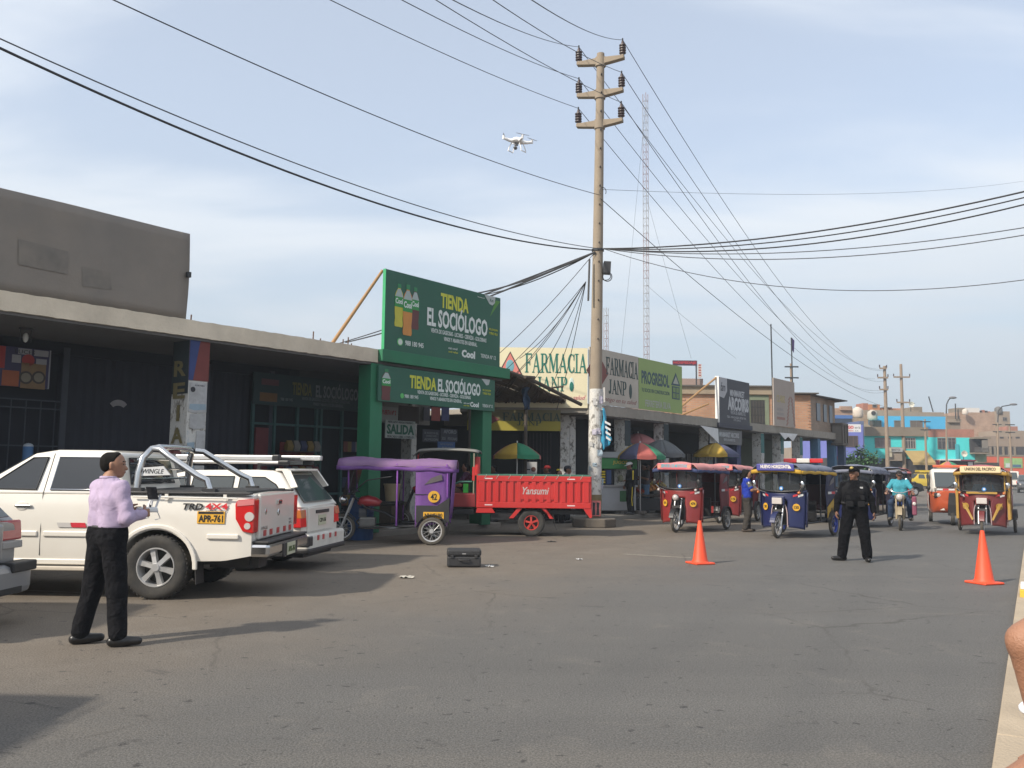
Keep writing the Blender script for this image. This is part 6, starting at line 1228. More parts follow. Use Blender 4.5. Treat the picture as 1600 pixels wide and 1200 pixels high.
def mototaxi(label, loc, rz, shield, canopy, side, sign=None, signmat=None, signink=None, trim=None, decal=None, decals=(), rear_rim=None, stripes=True, style=0, group='mototaxis waiting on the street', num='', tank=None, front=True, lining=None):
    t = thing('mototaxi', label, 'mototaxi', loc, rz, group); trim = trim or blks; tank = tank or shield
    # --- front wheel, fork, lamp
    spoke_wheel(t, (0, 0, .295), .295, .075)
    for sd in (1, -1): MB().cyl((0, sd*.085, .295), (-.24, sd*.085, .92), .021, n=8).build('fork_leg', alloy, t, smooth=50)
    mg = [( .335*math.cos(a), .295+.335*math.sin(a)) for a in np.linspace(.25, 2.6, 14)]; mgi = [(.318*math.cos(a), .295+.318*math.sin(a)) for a in np.linspace(2.6, .25, 14)]
    MB().prism(mg+mgi, -.065, .065).build('mudguard', blks if style == 0 else tank, t, bevel=.008)
    if style == 2: MB().b2((-.05, -.12, .80), (.02, .12, .95)).build('headlamp', cll, t, bevel=.012); MB().b2((-.12, -.15, .77), (-.051, .15, .98)).build('lamp_cowl', tank, t, bevel=.012)
    else:
        MB().lathe([(0, .03), (.06, .025), (.085, 0), (.09, -.04), (.06, -.11), (0, -.13)], 18, 'x', (.02, 0, .88)).build('headlamp', chrome, t, smooth=50); MB().lathe([(0, .045), (.05, .036), (.078, .008), (.078, .0)], 18, 'x', (.025, 0, .88)).build('lamp_lens', cll, t, smooth=60)
    MB().b2((-.02, -.10, .62), (-.01, .10, .68)).build('front_plate', M('plate_black', (.04, .04, .04), .5), t)
    MB().tube([(-.30, .36, 1.04), (-.24, .2, 1.06), (-.22, 0, 1.0), (-.24, -.2, 1.06), (-.30, -.36, 1.04)], .014, n=6).build('handlebar', blks, t, smooth=50)
    # --- tank, seat, engine, frame
    MB().loft([[(x, w*math.cos(a), z+h*math.sin(a)) for a in np.linspace(0, 2*math.pi, 12, endpoint=False)] for x, w, z, h in ((-.33, .05, .83, .05), (-.40, .12, .85, .10), (-.55, .15, .86, .12), (-.72, .12, .84, .10), (-.84, .07, .81, .05))]).build('fuel_tank', tank, t, smooth=60)
    MB().loft([[(x, w*math.cos(a), z+h*math.sin(a)) for a in np.linspace(0, 2*math.pi, 10, endpoint=False)] for x, w, z, h in ((-.80, .08, .80, .04), (-.95, .14, .80, .05), (-1.25, .13, .82, .05), (-1.32, .06, .82, .03))]).build('seat', blk, t, smooth=60)
    MB().box((-.55, 0, .42), (.34, .20, .20)).build('engine', M('engine_grey', (.20, .195, .185), .5, .6, .3, 12), t, bevel=.03); 
    e = MB()
    for k in range(7): e.box((-.44, 0, .53+k*.026), (.15, .16, .010))
    e.build('cylinder_fins', M('engine_grey', (.2, .2, .2)), t)['kind'] = 'stuff'
    MB().tube([(-.42, -.10, .52), (-.30, -.12, .42), (-.40, -.16, .28), (-1.1, -.18, .28), (-1.6, -.22, .34)], .024, n=8).build('exhaust', chrome, t, smooth=50)
    for sd in (1, -1):
        MB().tube([(-.25, sd*.03, .95), (-.5, sd*.10, .72), (-.9, sd*.12, .62), (-1.3, sd*.2, .42), (-2.2, sd*.45, .42)], .02, n=6).build('frame_tube', blks, t, smooth=50)
        MB().tube([(-.42, sd*.42, .33), (-1.2, sd*.58, .36), (-2.25, sd*.58, .40)], .022, n=6).build('side_rail', blks, t, smooth=50)
    MB().b2((-2.22, -.56, .37), (-1.15, .56, .40)).build('floor', blks, t)
    # --- cabin
    MB().b2((-2.15, -.52, .62), (-1.72, .52, .74)).build('bench', M('bench_vinyl', (.06, .025, .03), .6), t, bevel=.03); MB().b2((-2.24, -.54, .72), (-2.12, .54, 1.25)).build('bench_back', M('bench_vinyl', (.06, .025, .03), .6), t, bevel=.03)
    MB().b2((-1.22, -.5, .40), (-1.17, .5, .86)).build('partition', blks, t)
    zr = 1.66
    for (x, sd) in ((-.20, 1), (-.20, -1), (-1.22, 1), (-1.22, -1), (-2.25, 1), (-2.25, -1)):
        y = .52 if x > -.5 else .60
        MB().tube([(x-.02 if x > -.5 else x, sd*y, 1.05 if x > -.5 else .38), (x, sd*y, 1.55), (x-(.03 if x > -1 else -.02), sd*(y-.04), zr-.02)], .018, n=6).build('post', trim, t, smooth=50)
    def roof(u, v):
        x = .02-2.45*u; y = -.615+1.23*v; e = abs(2*v-1)
        z = zr+.10*(1-e**2.4)+.02*math.sin(u*math.pi*3)*(1-e)-(.07 if (v < .001 or v > .999) else 0)-.04*u*u+(.015*math.sin(u*21+v*9))
        return (x, y, z)
    MB().grid(roof, 16, 10).build('canopy', canopy, t, smooth=60, solid=.012)
    for sd in (1, -1):                       # hanging edge of the canopy
        def val(u, v): x = .02-2.45*u; return (x, sd*(.617+.01*math.sin(u*30)), zr-.07-.04*u*u-.075*v*(1+.15*math.sin(u*22)))
        MB().grid(val, 24, 2).build('valance', lining or canopy, t, smooth=60, solid=.008)
    def fv(u, v): return (.03, -.605+1.21*u, zr-.06-.09*v+.05*(1-abs(2*u-1)**2))
    MB().grid(fv, 10, 2).build('front_valance', lining or canopy, t, smooth=60, solid=.008)
    # rear side panels with a slit window
    for sd in (1, -1):
        def sp_(u, v): return (-1.60-.70*u, sd*(.605+.012*math.sin(v*9+u*5)), .48+1.12*v-(.14*(1-u) if v < .01 else 0))
        MB().grid(sp_, 5, 8).build('side_panel', side, t, smooth=60, solid=.012)
        MB().slab([(-1.78, sd*.625, 1.22), (-2.15, sd*.625, 1.32), (-2.13, sd*.625, 1.44), (-1.92, sd*.625, 1.36)], .01).build('side_window', M('slit_grey', (.10, .085, .09), .4), t)
        if stripes: MB().b2((-2.2, sd*.622, 1.02), (-1.95, sd*.628, 1.08)).build('reflector', M('tape_red', (.5, .04, .05), .4), t); MB().b2((-1.945, sd*.622, 1.02), (-1.70, sd*.628, 1.08)).build('reflector', M('tape_white', (.62, .62, .62), .4), t)
        spoke_wheel(t, (-1.95, sd*.66, .285), .285, .08, rear_rim)
        gmd = [(-1.95+.34*math.cos(a), .285+.34*math.sin(a)) for a in np.linspace(.2, 2.9, 14)]; gmi = [(-1.95+.325*math.cos(a), .285+.325*math.sin(a)) for a in np.linspace(2.9, .2, 14)]
        MB().prism(gmd+gmi, sd*.60, sd*.72).build('rear_mudguard', blk, t)
    def bk_(u, v): return (-2.31-.07*v+.006*math.sin(u*40), -.60+1.2*u, .60+.98*v)
    MB().grid(bk_, 24, 4).build('rear_curtain', side, t, smooth=60, solid=.01)
    # --- front fairing and screen
    if front:
        def sh(u, v):
            y = (2*u-1); w = .49+.08*v; z = .27+.81*v-.02*(1-v)*(1-abs(y))+(.06*abs(y)**2 if v > .9 else 0)
            return (-.13-.26*abs(y)**2.2-.05*v, y*w*(1+.05*(1-v)*abs(y)), z-.07*(abs(y)**3)*(1-v))
        MB2 = sheet(sh, 24, 16, lambda u, v: abs(2*u-1) < .38-.06*v and v < .74)
        MB2.build('fairing', shield, t, smooth=60, solid=.015)
        MB().b2((-.26, -.30, .32), (-.23, .30, 1.0)).build('inner_shield', blks, t)
        MB().tube([(-.125-.012*abs(math.cos(a)), .195*math.cos(a), .27+.81*.75*max(0, math.sin(a))**.45) for a in np.linspace(0, math.pi, 16)], .012, n=6).build('fairing_trim', trim if style != 2 else M('pipe_pale', (.4, .3, .3), .5), t, smooth=50)
        for sd in (1, -1):
            def wing(u, v): return (-.38-.10*u, sd*(.575-.03*(1-v)), .26+.82*v)
            MB().grid(wing, 3, 6).build('fairing_side', shield, t, smooth=60, solid=.012)
        def sc(u, v): y = 2*u-1; return (-.15-.18*abs(y)**2-.05*v, y*(.58-.02*v), 1.09+.06*abs(y)**2*(1-v)+.50*v)
        MB().grid(sc, 12, 6).build('windscreen', clear, t, smooth=60)
        MB().tube([sc(u, 0) for u in np.linspace(0, 1, 14)], .022, n=6).build('screen_trim', blks, t, smooth=50)
        for u in (.25, .75): MB().tube([sc(u+(.06 if u < .5 else -.06), v) for v in (0, .5, 1)], .008, n=5).build('screen_rib', blks, t)
        if stripes:
            for sd in (1, -1):
                for k, mt in ((0, MC['tape_red']), (1, MC['tape_white'])):
                    a = sh(.5+sd*(.27+.09*k), .86); b = sh(.5+sd*(.355+.09*k), .89); MB().slab([(a[0]+.015, a[1], a[2]), (b[0]+.015, b[1], b[2]+.012), (b[0]+.015, b[1], b[2]+.06), (a[0]+.015, a[1], a[2]+.048)], .004).build('reflector', mt, t)
        if decal:
            for sd in (1, -1):
                c = sh(.5+sd*.33, .58); n_ = math.atan2(sd*.9, 1.0)
                dd = disc('number_disc', .085, decal, t, (c[0]+.034, c[1]+sd*.018, c[2]), rz=math.pi/2+ (.55 if sd > 0 else -.55), th=.004)
                text(num, .11, .07, ink, dd, (0, -.007, 0), bold=.02) if num else None
        for sd in (1, -1):
            m_ = MB().tube([(-.26, sd*.36, 1.06), (-.12, sd*.50, 1.12), (-.06, sd*.58, 1.22)], .008, n=5).build('mirror_arm', chrome, t); MB().ell((-.05, sd*.59, 1.27), (.025, .055, .08), 12, 8).build('mirror', chrome if style == 2 else blks, m_, smooth=60)
            MB().ell((-.10, sd*.50, 1.07), (.05, .035, .04), 10, 8).build('indicator', ambl if style == 2 else cll, t, smooth=60)
        sk = disc('sticker', .05, M('sticker_blue', (.05, .20, .48), .5), t, (-.13, .06, 1.17), rz=math.pi/2, th=.003); disc('sticker_centre', .025, M('tape_white', (.62, .62, .62), .4), sk, (0, -.005, 0), th=.002, n=12)
    if sign:
        sg = MB().box((.07, 0, 1.665), (.04, .92, .165)).build('sign_board', signmat, t, bevel=.03); text(sign, .70, .085, signink, sg, (.093, 0, 1.682), rz=math.pi/2, bold=.03)
        if style == 0:
            text('SEÑOR DE LOS MILAGROS', .62, .03, M('ink_pinkred', (.60, .12, .16), .6), sg, (.093, 0, 1.618), rz=math.pi/2)
            for sd in (1, -1): disc('sign_disc', .05, M('disc_salmon', (.70, .28, .20), .6), sg, (.093, sd*.40, 1.665), rz=math.pi/2, th=.003)
    return t
def face(px, py, hx, hy): p = G(px, py); return (p.x, p.y, 0), math.atan2(hy, hx)
redf = M('fairing_red', (.21, .022, .022), .42, 0, .12, 5, coat=.3, dirt=.22, dcol=(.24, .10, .08)); redc = M('canopy_pink', (.50, .20, .19), .75, 0, .15, 4, dirt=.25, dcol=(.36, .22, .2)); reds = M('panel_red2', (.17, .026, .03), .6, 0, .2, 5, dirt=.3, dcol=(.12, .06, .06))
blin = M('lining_blue', (.035, .05, .13), .8, 0, .2, 4); sgn_pink = M('sign_pink', (.62, .17, .20), .6); sgn_ink = M('ink_turquoise', (.05, .42, .48), .6); ydec = M('decal_yellow', (.62, .34, .03), .5, 0, .1, 10)
loc, rz = face(1056, 832, -.54, -.84); mototaxi('red mototaxi with pink roof and turquoise lettered sign, foremost of the red pair', loc, rz, redf, redc, reds, 'SERVICIO DE MOTOTAXI', sgn_pink, sgn_ink, decal=ydec, num='474', lining=blin)
p = D(1118, 800, 26.0); mototaxi('second red mototaxi with pink roof, behind the foremost red one', (p.x+.1, p.y, 0), math.atan2(-.87, -.50), redf, redc, reds, 'SERVICIO DE MOTOTAXI', sgn_pink, sgn_ink, decal=ydec, num='15', lining=blin)
bluf = M('fairing_blue', (.010, .016, .075), .42, 0, .15, 5, coat=.3, dirt=.15, dcol=(.05, .06, .11)); blus = M('panel_blue', (.016, .018, .055), .6, 0, .2, 5, dirt=.25, dcol=(.06, .06, .09)); bluc = M('canopy_grey_blue', (.13, .145, .20), .75, 0, .2, 4, dirt=.3, dcol=(.25, .24, .25)); yval = M('valance_yellow', (.50, .30, .03), .7, 0, .2, 5); bsgn = M('sign_indigo', (.055, .055, .24), .6); wink = M('ink_cream', (.70, .66, .60), .6)
brim = M('rim_blue', (.03, .06, .35), .5)
loc, rz = face(1215, 841, -.63, -.775); bt1 = mototaxi('blue mototaxi with yellow valance and indigo name sign beside the woman', loc, rz, bluf, bluc, blus, 'NUEVO HORIZONTE', bsgn, wink, decal=ydec, num='130', lining=yval, style=2, rear_rim=brim)
MB().prism([(-1.62, .44), (-2.28, .44), (-2.28, .98), (-1.62, .70)], .624, .634).build('yellow_panel', M('panel_yellow', (.42, .26, .03), .6, dirt=.3), bt1); text('REFF', .22, .08, ink, bt1, (-1.98, .637, .64), rz=math.pi)
MB().prism([(-.04, 0), (.04, 0), (0, .07)], -.003, .003).build('sign_triangle', wink, bt1, (.094, .36, 1.64), rz=math.pi/2)
p = D(1331, 810, 24.5); mototaxi('blue mototaxi half hidden behind the officer', (p.x, p.y, 0), math.atan2(-.83, -.56), bluf, bluc, blus, None, decal=ydec, num='64', style=2)
p = D(1392, 785, 35); mototaxi('blue mototaxi behind the motorcycle rider', (p.x, p.y, 0), math.atan2(-.9, -.42), M('fairing_blue2', (.010, .035, .15), .5, 0, .15, 5, coat=.2), bluc, blus, None, style=2, stripes=False)
p = D(1402, 785, 40); mototaxi('red mototaxi farthest back, right of the blue ones', (p.x, p.y, 0), math.atan2(-.9, -.42), M('fairing_bright_red', (.34, .025, .022), .5), M('canopy_rose', (.38, .12, .12), .8), M('panel_bright_red', (.34, .025, .022), .6), None)
marf = M('fairing_maroon', (.125, .018, .02), .4, 0, .15, 5, coat=.3, dirt=.2, dcol=(.15, .07, .05)); gold_ = M('trim_gold', (.34, .20, .035), .5, 0, .15, 6)
loc, rz = face(1536, 837, -.53, -.85); mt = mototaxi('maroon and gold mototaxi with cream name board at the right', loc, rz, marf, M('canopy_maroon', (.34, .10, .11), .7, 0, .2, 4, dirt=.25), M('panel_maroon', (.12, .025, .04), .6), 'UNION DEL PACIFICO', M('sign_cream', (.62, .50, .30), .6), ink, trim=gold_, decal=gold_, num='32', lining=gold_, stripes=True, style=2)
for sd in (1, -1): MB().slab([(-.165, sd*.36, .80), (-.115, sd*.20, .42), (-.115, sd*.24, .40), (-.20, sd*.46, .84)], .012).build('gold_flash', gold_, mt, (.012, 0, -.02)); MB().b2((-.44, sd*.585-.03, .40), (-.36, sd*.585+.03, 1.62)).build('gold_post', gold_, mt)
MB().box((.075, 0, 1.085), (.012, .7, .05)).build('gold_band', gold_, mt, (-.215, 0, -.01)); 
# purple one, seen from the side: no fairing
pur = M('canvas_purple', (.125, .045, .22), .85, 0, .16, 4, .15, 30, dirt=.22, dcol=(.24, .15, .28)); purc = M('canvas_purple_faded', (.19, .10, .235), .85, 0, .22, 3, .15, 30, dirt=.55, dcol=(.27, .20, .20))
pw_ = G(674, 852); pwh = math.radians(181); fv_ = Vector((math.cos(pwh), math.sin(pwh), 0)); lv_ = Vector((-fv_.y, fv_.x, 0))
pt = mototaxi('purple canvas-topped mototaxi number 42 seen from its side', pw_+fv_*1.95-lv_*.66, pwh, redf, purc, pur, None, trim=M('post_purple', (.20, .06, .32), .6), stripes=False, front=False, tank=M('tank_red', (.40, .03, .04), .3, 0, .2, 5, coat=.6), group='mototaxis waiting on the street', lining=pur)
MB().prism([(-1.62, .46), (-2.30, .46), (-2.30, .96), (-2.05, .80), (-1.62, .80)], .622, .632).build('black_panel', blk, pt)
dd = disc('number_disc', .12, ydec, pt, (-1.98, .64, .98), rz=math.pi, th=.005); text('42', .13, .13, ink, dd, (0, -.008, 0), bold=.02)
pl = MB().box((-1.98, .637, .60), (.42, .008, .14)).build('side_plate', plate_y, pt); text('NI-U5190', .36, .09, ink, pl, (-1.98, .643, .60), rz=math.pi, bold=.02)
def psc(u, v): y = 2*u-1; return (-.02-.18*abs(y)**2-.13*v, y*(.56-.02*v), 1.00+.56*v)
MB().grid(psc, 10, 6).build('windscreen', Mglass('screen_smoke', (.03, .032, .036), .15, .8), pt, smooth=60); MB().tube([psc(1, v) for v in (0, .5, 1)]+[psc(.9, 1)], .014, n=6).build('screen_trim', blks, pt); MB().tube([(-.25, .55, 1.0), (-.6, .60, 1.30), (-1.1, .60, 1.38)], .014, n=6).build('side_bow', blks, pt, smooth=50)
MB().tube([(-1.60, .605, 1.02), (-2.3, .605, 1.02)], .010, n=5).build('strap', blks, pt)
# ---------------------------------------------------------------- white and orange closed auto rickshaw
loc, rz = face(1489, 821, -.42, -.91)
rk = thing('auto_rickshaw', 'white and orange closed auto rickshaw left of the maroon mototaxi', 'mototaxi', loc, rz, 'mototaxis waiting on the street')
orn = M('rickshaw_orange', (.50, .095, .035), .4, 0, .1, 4, coat=.4, dirt=.15); rwh = M('rickshaw_white', (.66, .62, .57), .4, 0, .06, 4, coat=.4, dirt=.15)
def rks(x, zb, zt, w0, w1):
    P = []
    for a in np.linspace(0, math.pi/2, 6): P.append((w1-.18+.18*math.cos(a), zt-.16+.16*math.sin(a)))
    half = [(w0*.9, zb), (w0, zb+.12), (w0, .95), (w0*.99, 1.0)]+P
    return [(x, y, z) for y, z in half]+[(x, -y, z) for y, z in reversed(half)]
MB().loft([rks(.12, .55, 1.02, .36, .36), rks(.02, .42, 1.05, .46, .45), rks(-.25, .36, 1.06, .58, .56), rks(-1.0, .34, 1.06, .63, .60), rks(-2.1, .36, 1.06, .64, .60), rks(-2.4, .42, 1.05, .60, .56)]).build('lower_body', orn, rk, smooth=45)
MB().loft([rks(-.02, 1.0, 1.14, .46, .44), rks(-.12, 1.0, 1.38, .52, .48), rks(-.34, 1.0, 1.66, .58, .54), rks(-.8, 1.0, 1.72, .62, .56), rks(-1.8, 1.0, 1.72, .62, .56), rks(-2.38, 1.0, 1.60, .58, .52)]).build('upper_body', rwh, rk, smooth=45)
MB().slab([(-.02, -.44, 1.13), (-.02, .44, 1.13), (-.30, .46, 1.57), (-.30, -.46, 1.57)], .012).build('windscreen', lglass, rk, (.045, 0, .02))
for sd in (1, -1):
    for (a, b) in ((-.45, -.85), (-.98, -1.75)): MB().slab([(a, sd*.628, .98), (b, sd*.632, .98), (b, sd*.615, 1.52), ((a+b)/2, sd*.61, 1.60), (a, sd*.615, 1.50)], .012).build('side_opening', M('opening_dark', (.03, .028, .03), .6), rk)
    MB().slab([(-.35, sd*.632, .45), (-1.1, sd*.645, .70), (-1.1, sd*.645, .94), (-.30, sd*.632, .94)], .008).build('white_flash', rwh, rk); MB().slab([(.02, sd*.20, .45), (-.06, sd*.42, .45), (.02, sd*.34, .82)], .01).build('white_flash', rwh, rk, (.07, 0, 0))
    lp = MB().b2((.03, sd*.38-.10, .82), (.10, sd*.38+.10, .98)).build('lamp_housing', blk, rk, bevel=.03); MB().ell((.10, sd*.35, .90), (.03, .065, .065)).build('headlamp', cll, lp, smooth=60); MB().ell((.06, sd*.50, .88), (.03, .03, .04)).build('indicator', ambl, lp, smooth=60)
    w = MB().lathe([(0, -.055), (.14, -.055), (.21, -.055), (.22, 0), (.21, .055), (.14, .055), (0, .055)], 20, 'y').build('wheel', rub, rk, (-1.9, sd*.56, .22), smooth=40); MB().cyl((0, -.06, 0), (0, .06, 0), .11, n=14).build('rim', alloy, w)
    MB().ell((-.02, sd*.62, 1.12), (.03, .05, .07)).build('mirror', blk, rk, smooth=60)
w = MB().lathe([(0, -.055), (.14, -.055), (.21, -.055), (.22, 0), (.21, .055), (.14, .055), (0, .055)], 20, 'y').build('wheel', rub, rk, (0, 0, .22), smooth=40); MB().cyl((0, -.06, 0), (0, .06, 0), .11, n=14).build('rim', alloy, w)
MB().loft([[(.14, -.13, .30), (.14, .13, .30), (.05, .13, .30), (.05, -.13, .30)], [(.17, -.12, .62), (.17, .12, .62), (.06, .12, .62), (.06, -.12, .62)], [(.16, -.08, .98), (.16, .08, .98), (.06, .08, .98), (.06, -.08, .98)]]).build('front_mudguard', blk, rk, bevel=.02)
for k, mt_ in enumerate((MC['tape_white'], MC['tape_red'], MC['tape_white'], MC['tape_red'], MC['tape_white'])): MB().box((.05, -.32+k*.16, 1.075), (.01, .155, .05)).build('reflector', mt_, rk, (.02, 0, 0))
MB().b2((-.75, -.48, 1.74), (-.55, .48, 1.82)).build('roof_sign', orn, rk, bevel=.02); MB().tube([(.0, -.1, 1.12), (-.15, .2, 1.3)], .008, n=5).build('wiper', blks, rk, (.06, 0, .02))
# ---------------------------------------------------------------- red cargo trike
tw = G(830, 838); th_ = math.radians(178.5); fv_ = Vector((math.cos(th_), math.sin(th_), 0)); lv_ = Vector((-fv_.y, fv_.x, 0))
ct = thing('cargo_trike', 'bright red motor cargo tricycle with ribbed bed and grey driver roof', 'cargo tricycle', tw-lv_*.56, th_)
cred = M('trike_red', (.47, .019, .017), .45, 0, .09, 5, coat=.25, dirt=.14, dcol=(.42, .08, .06)); cdk = M('trike_dark_red', (.24, .025, .028), .5, 0, .15, 5); ctp = M('tarp_green', (.03, .12, .085), .8, 0, .25, 6)
B0, B1_, zb0, zb1, hw = -1.38, 1.27, .66, 1.40, .66
MB().b2((B0, -hw, zb0), (B1_, hw, zb0+.06)).build('bed_floor', cdk, ct)
for sd in (1, -1):
    pn = MB().b2((B0, sd*hw-.02, zb0), (B1_, sd*hw+.02, zb1)).build('bed_side', cred, ct)
    MB().b2((B0, sd*(hw+.021)-.0, zb1-.13), (B1_, sd*(hw+.055), zb1)).build('top_rail', cred, pn, bevel=.008); MB().b2((B0, sd*(hw+.021), zb0), (B1_, sd*(hw+.055), zb0+.13)).build('bottom_rail', cred, pn, bevel=.008)
    for k in range(15):
        x = B0+.11+k*(B1_-B0-.22)/14; wd = .10 if k % 14 else .14
        MB().b2((x-wd/2, sd*(hw+.021), zb0+.131), (x+wd/2, sd*(hw+.050), zb1-.131)).build('rib', cred, pn, bevel=.012)
    if sd == 1: MB().b2((-.62, hw+.021, .86), (.30, hw+.046, 1.20)).build('name_panel', cred, pn); text('Yansumi', .62, .17, M('letters_silver', (.52, .50, .48), .35, .4), pn, (-.10, hw+.050, 1.06), rz=math.pi, shear=.35, bold=.015)
    for x in (1.0, -.92):
        for z in (zb1-.065, zb0+.065): MB().b2((x-.09, sd*(hw+.055), z-.012), (x+.09, sd*(hw+.06), z+.012)).build('reflector', M('tape_pinkwhite', (.68, .55, .55), .4), pn)
    MB().prism([(B1_, zb0), (B1_-.35, zb0), (B1_-.42, zb0-.12), (B1_+.02, zb0-.12)], sd*.52, sd*.70).build('bed_bracket', cred, ct); MB().prism([(B0, zb0+.05), (B0+.18, zb0), (B0+.02, zb0-.22), (B0-.03, zb0-.20)], sd*.55, sd*.70).build('bed_bracket', cred, ct)
    for (a, b) in ((.18, .42), (-.18, -.42)): MB().prism([(a, zb0+.03), (a+(.12 if a > 0 else -.12), zb0+.03), (b+(.10 if a > 0 else .0), zb0-.24), (b-(.0 if a > 0 else .10), zb0-.24)], sd*.44, sd*.68).build('fender_stay', cred, ct)
    MB().slab([(-.50, sd*.70, .52), (-.50, sd*.42, .52), (-.58, sd*.42, .16), (-.58, sd*.70, .16)], .015).build('mud_flap', blk, ct)
    w = car_wheel(ct, (0, sd*.56, .315), .315, .16, rub, 5, sd, ri_f=.55, rimmat=M('rim_red', (.45, .04, .03), .5))
MB().b2((B1_-.02, -hw, zb0), (B1_+.02, hw, zb1)).build('headboard', cred, ct); MB().b2((B0-.02, -hw, zb0), (B0+.02, hw, zb1)).build('tailboard', cred, ct)
MB().b2((B0, -hw, zb1-.02), (B1_, hw, zb1+.035)).build('tarpaulin', ctp, ct, bevel=.012)
for k in range(9): x = B0+.2+k*.28; MB().tube([(x, hw+.02, zb1+.03), (x, hw+.06, zb1), (x+.05, hw+.06, zb1-.07)], .006, n=4).build('tarp_cord', M('cord_pale', (.35, .36, .30), .8), ct)
MB().b2((B0+.1, -.35, .50), (2.4, .35, .60)).build('chassis', blks, ct); MB().cyl((0, -.5, .315), (0, .5, .315), .05, n=10).build('rear_axle', blks, ct); MB().b2((1.35, .3, .50), (1.8, .66, .62)).build('tool_box', blks, ct); MB().b2((.3, .2, .38), (.95, .6, .55)).build('battery_box', blks, ct)
MB().b2((1.30, -.50, .66), (1.86, .60, .98)).build('seat_box', cdk, ct, bevel=.02)
MB().loft([[(x, w*math.cos(a), z+h*math.sin(a)) for a in np.linspace(0, 2*math.pi, 12, endpoint=False)] for x, w, z, h in ((1.72, .10, 1.02, .05), (1.9, .17, 1.0, .07), (2.25, .15, 1.03, .06), (2.35, .08, 1.08, .05))]).build('seat', blk, ct, smooth=60)
MB().loft([[(x, w*math.cos(a), z+h*math.sin(a)) for a in np.linspace(0, 2*math.pi, 12, endpoint=False)] for x, w, z, h in ((2.2, .08, .98, .08), (2.35, .16, 1.0, .15), (2.6, .19, 1.02, .18), (2.78, .12, 1.04, .12), (2.88, .05, 1.05, .05))]).build('fuel_tank', cred, ct, smooth=60)
MB().loft([[(x, w*math.cos(a), z+h*math.sin(a)) for a in np.linspace(0, 2*math.pi, 10, endpoint=False)] for x, w, z, h in ((1.75, .14, .82, .12), (2.1, .17, .84, .13), (2.4, .12, .84, .08))]).build('side_cover', M('cover_pinkred', (.55, .10, .09), .4), ct, smooth=60)
MB().box((2.35, 0, .55), (.5, .26, .3)).build('engine', M('engine_grey', (.2, .2, .2)), ct, bevel=.03); spoke_wheel(ct, (3.15, 0, .29), .29, .09)
for sd in (1, -1): MB().cyl((3.15, sd*.10, .29), (2.85, sd*.10, 1.05), .024, n=8).build('fork_leg', blks, ct); 
MB().tube([(2.6, .42, 1.18), (2.75, .2, 1.16), (2.8, 0, 1.12), (2.75, -.2, 1.16), (2.6, -.42, 1.18)], .014, n=6).build('handlebar', blks, ct)
MB().tube([(1.86, .58, .98), (1.84, .58, 1.18), (1.70, .58, 1.25), (1.40, .58, 1.25)], .022, n=8).build('seat_rail', M('rail_green', (.03, .12, .09), .6), ct, smooth=50)
MB().b2((1.50, .40, .99), (1.62, .44, 1.2)).build('green_cloth', M('lime_cloth', (.06, .50, .07), .7), ct)
def crf(u, v): x = 1.25+1.55*u; y = -.62+1.24*v; return (x, y, 1.93+.06*math.sin(math.pi*u)**.5+.05*(1-abs(2*v-1)**2)-(.10 if u > .97 else 0))
MB().grid(crf, 14, 8).build('driver_roof', M('roof_vinyl_grey', (.20, .20, .185), .8, 0, .15, 4, dirt=.3), ct, smooth=60, solid=.03)
for (x, sd) in ((1.36, 1), (1.36, -1), (2.72, 1), (2.72, -1)): MB().tube([(x, sd*.58, .98 if x < 2 else 1.0), (x, sd*.58, 1.93)], .018, n=6).build('roof_post', blks if x > 2 else M('post_khaki', (.25, .23, .17), .7), ct)
MB().cyl((1.30, .30, 1.40), (1.30, .30, 1.84), .07, n=14).build('extinguisher', cred, ct, smooth=50); MB().b2((1.28, -.2, 1.40), (1.33, .12, 1.62)).build('number_board', cdk, ct); MB().tube([(2.70, .4, 1.55), (2.70, .52, 1.85), (2.70, .30, 1.9)], .02, n=6).build('front_frame', cred, ct)
MB().b2((1.34, .50, 1.28), (1.40, .60, 1.60)).build('reflector_panel', cred, ct); MB().tube([(1.30, .62, .68), (1.31, .63, 1.0), (1.29, .62, 1.36)], .015, n=6).build('chain', blks, ct)
# ---------------------------------------------------------------- motorcycle
mp_ = G(1407, 829); mh_ = math.atan2(-.90, -.43)
mc = thing('motorcycle', 'old tan motorcycle with chrome headlamp ridden towards the camera', 'motorcycle', (mp_.x, mp_.y, 0), mh_)
spoke_wheel(mc, (0, 0, .30), .30, .08); spoke_wheel(mc, (-1.28, 0, .30), .30, .09)
tanm = M('moto_tan', (.30, .24, .15), .5, .1, .25, 8, dirt=.3)
for sd in (1, -1): MB().cyl((0, sd*.09, .30), (-.26, sd*.09, .95), .024, n=8).build('fork_leg', tanm, mc, smooth=50)
MB().prism([(.35*math.cos(a), .30+.35*math.sin(a)) for a in np.linspace(.4, 2.4, 12)]+[(.33*math.cos(a), .30+.33*math.sin(a)) for a in np.linspace(2.4, .4, 12)], -.06, .06).build('mudguard', tanm, mc)
MB().lathe([(0, .03), (.07, .025), (.095, 0), (.10, -.05), (.06, -.12), (0, -.14)], 18, 'x', (.0, 0, .90)).build('headlamp', chrome, mc, smooth=50); MB().lathe([(0, .045), (.06, .034), (.086, .006), (.086, 0)], 18, 'x', (.005, 0, .90)).build('lamp_lens', cll, mc, smooth=60)
MB().tube([(-.36, .38, 1.06), (-.30, .30, 1.10), (-.25, .1, 1.02), (-.25, -.1, 1.02), (-.30, -.30, 1.10), (-.36, -.38, 1.06)], .015, n=8).build('handlebar', chrome, mc, smooth=60)
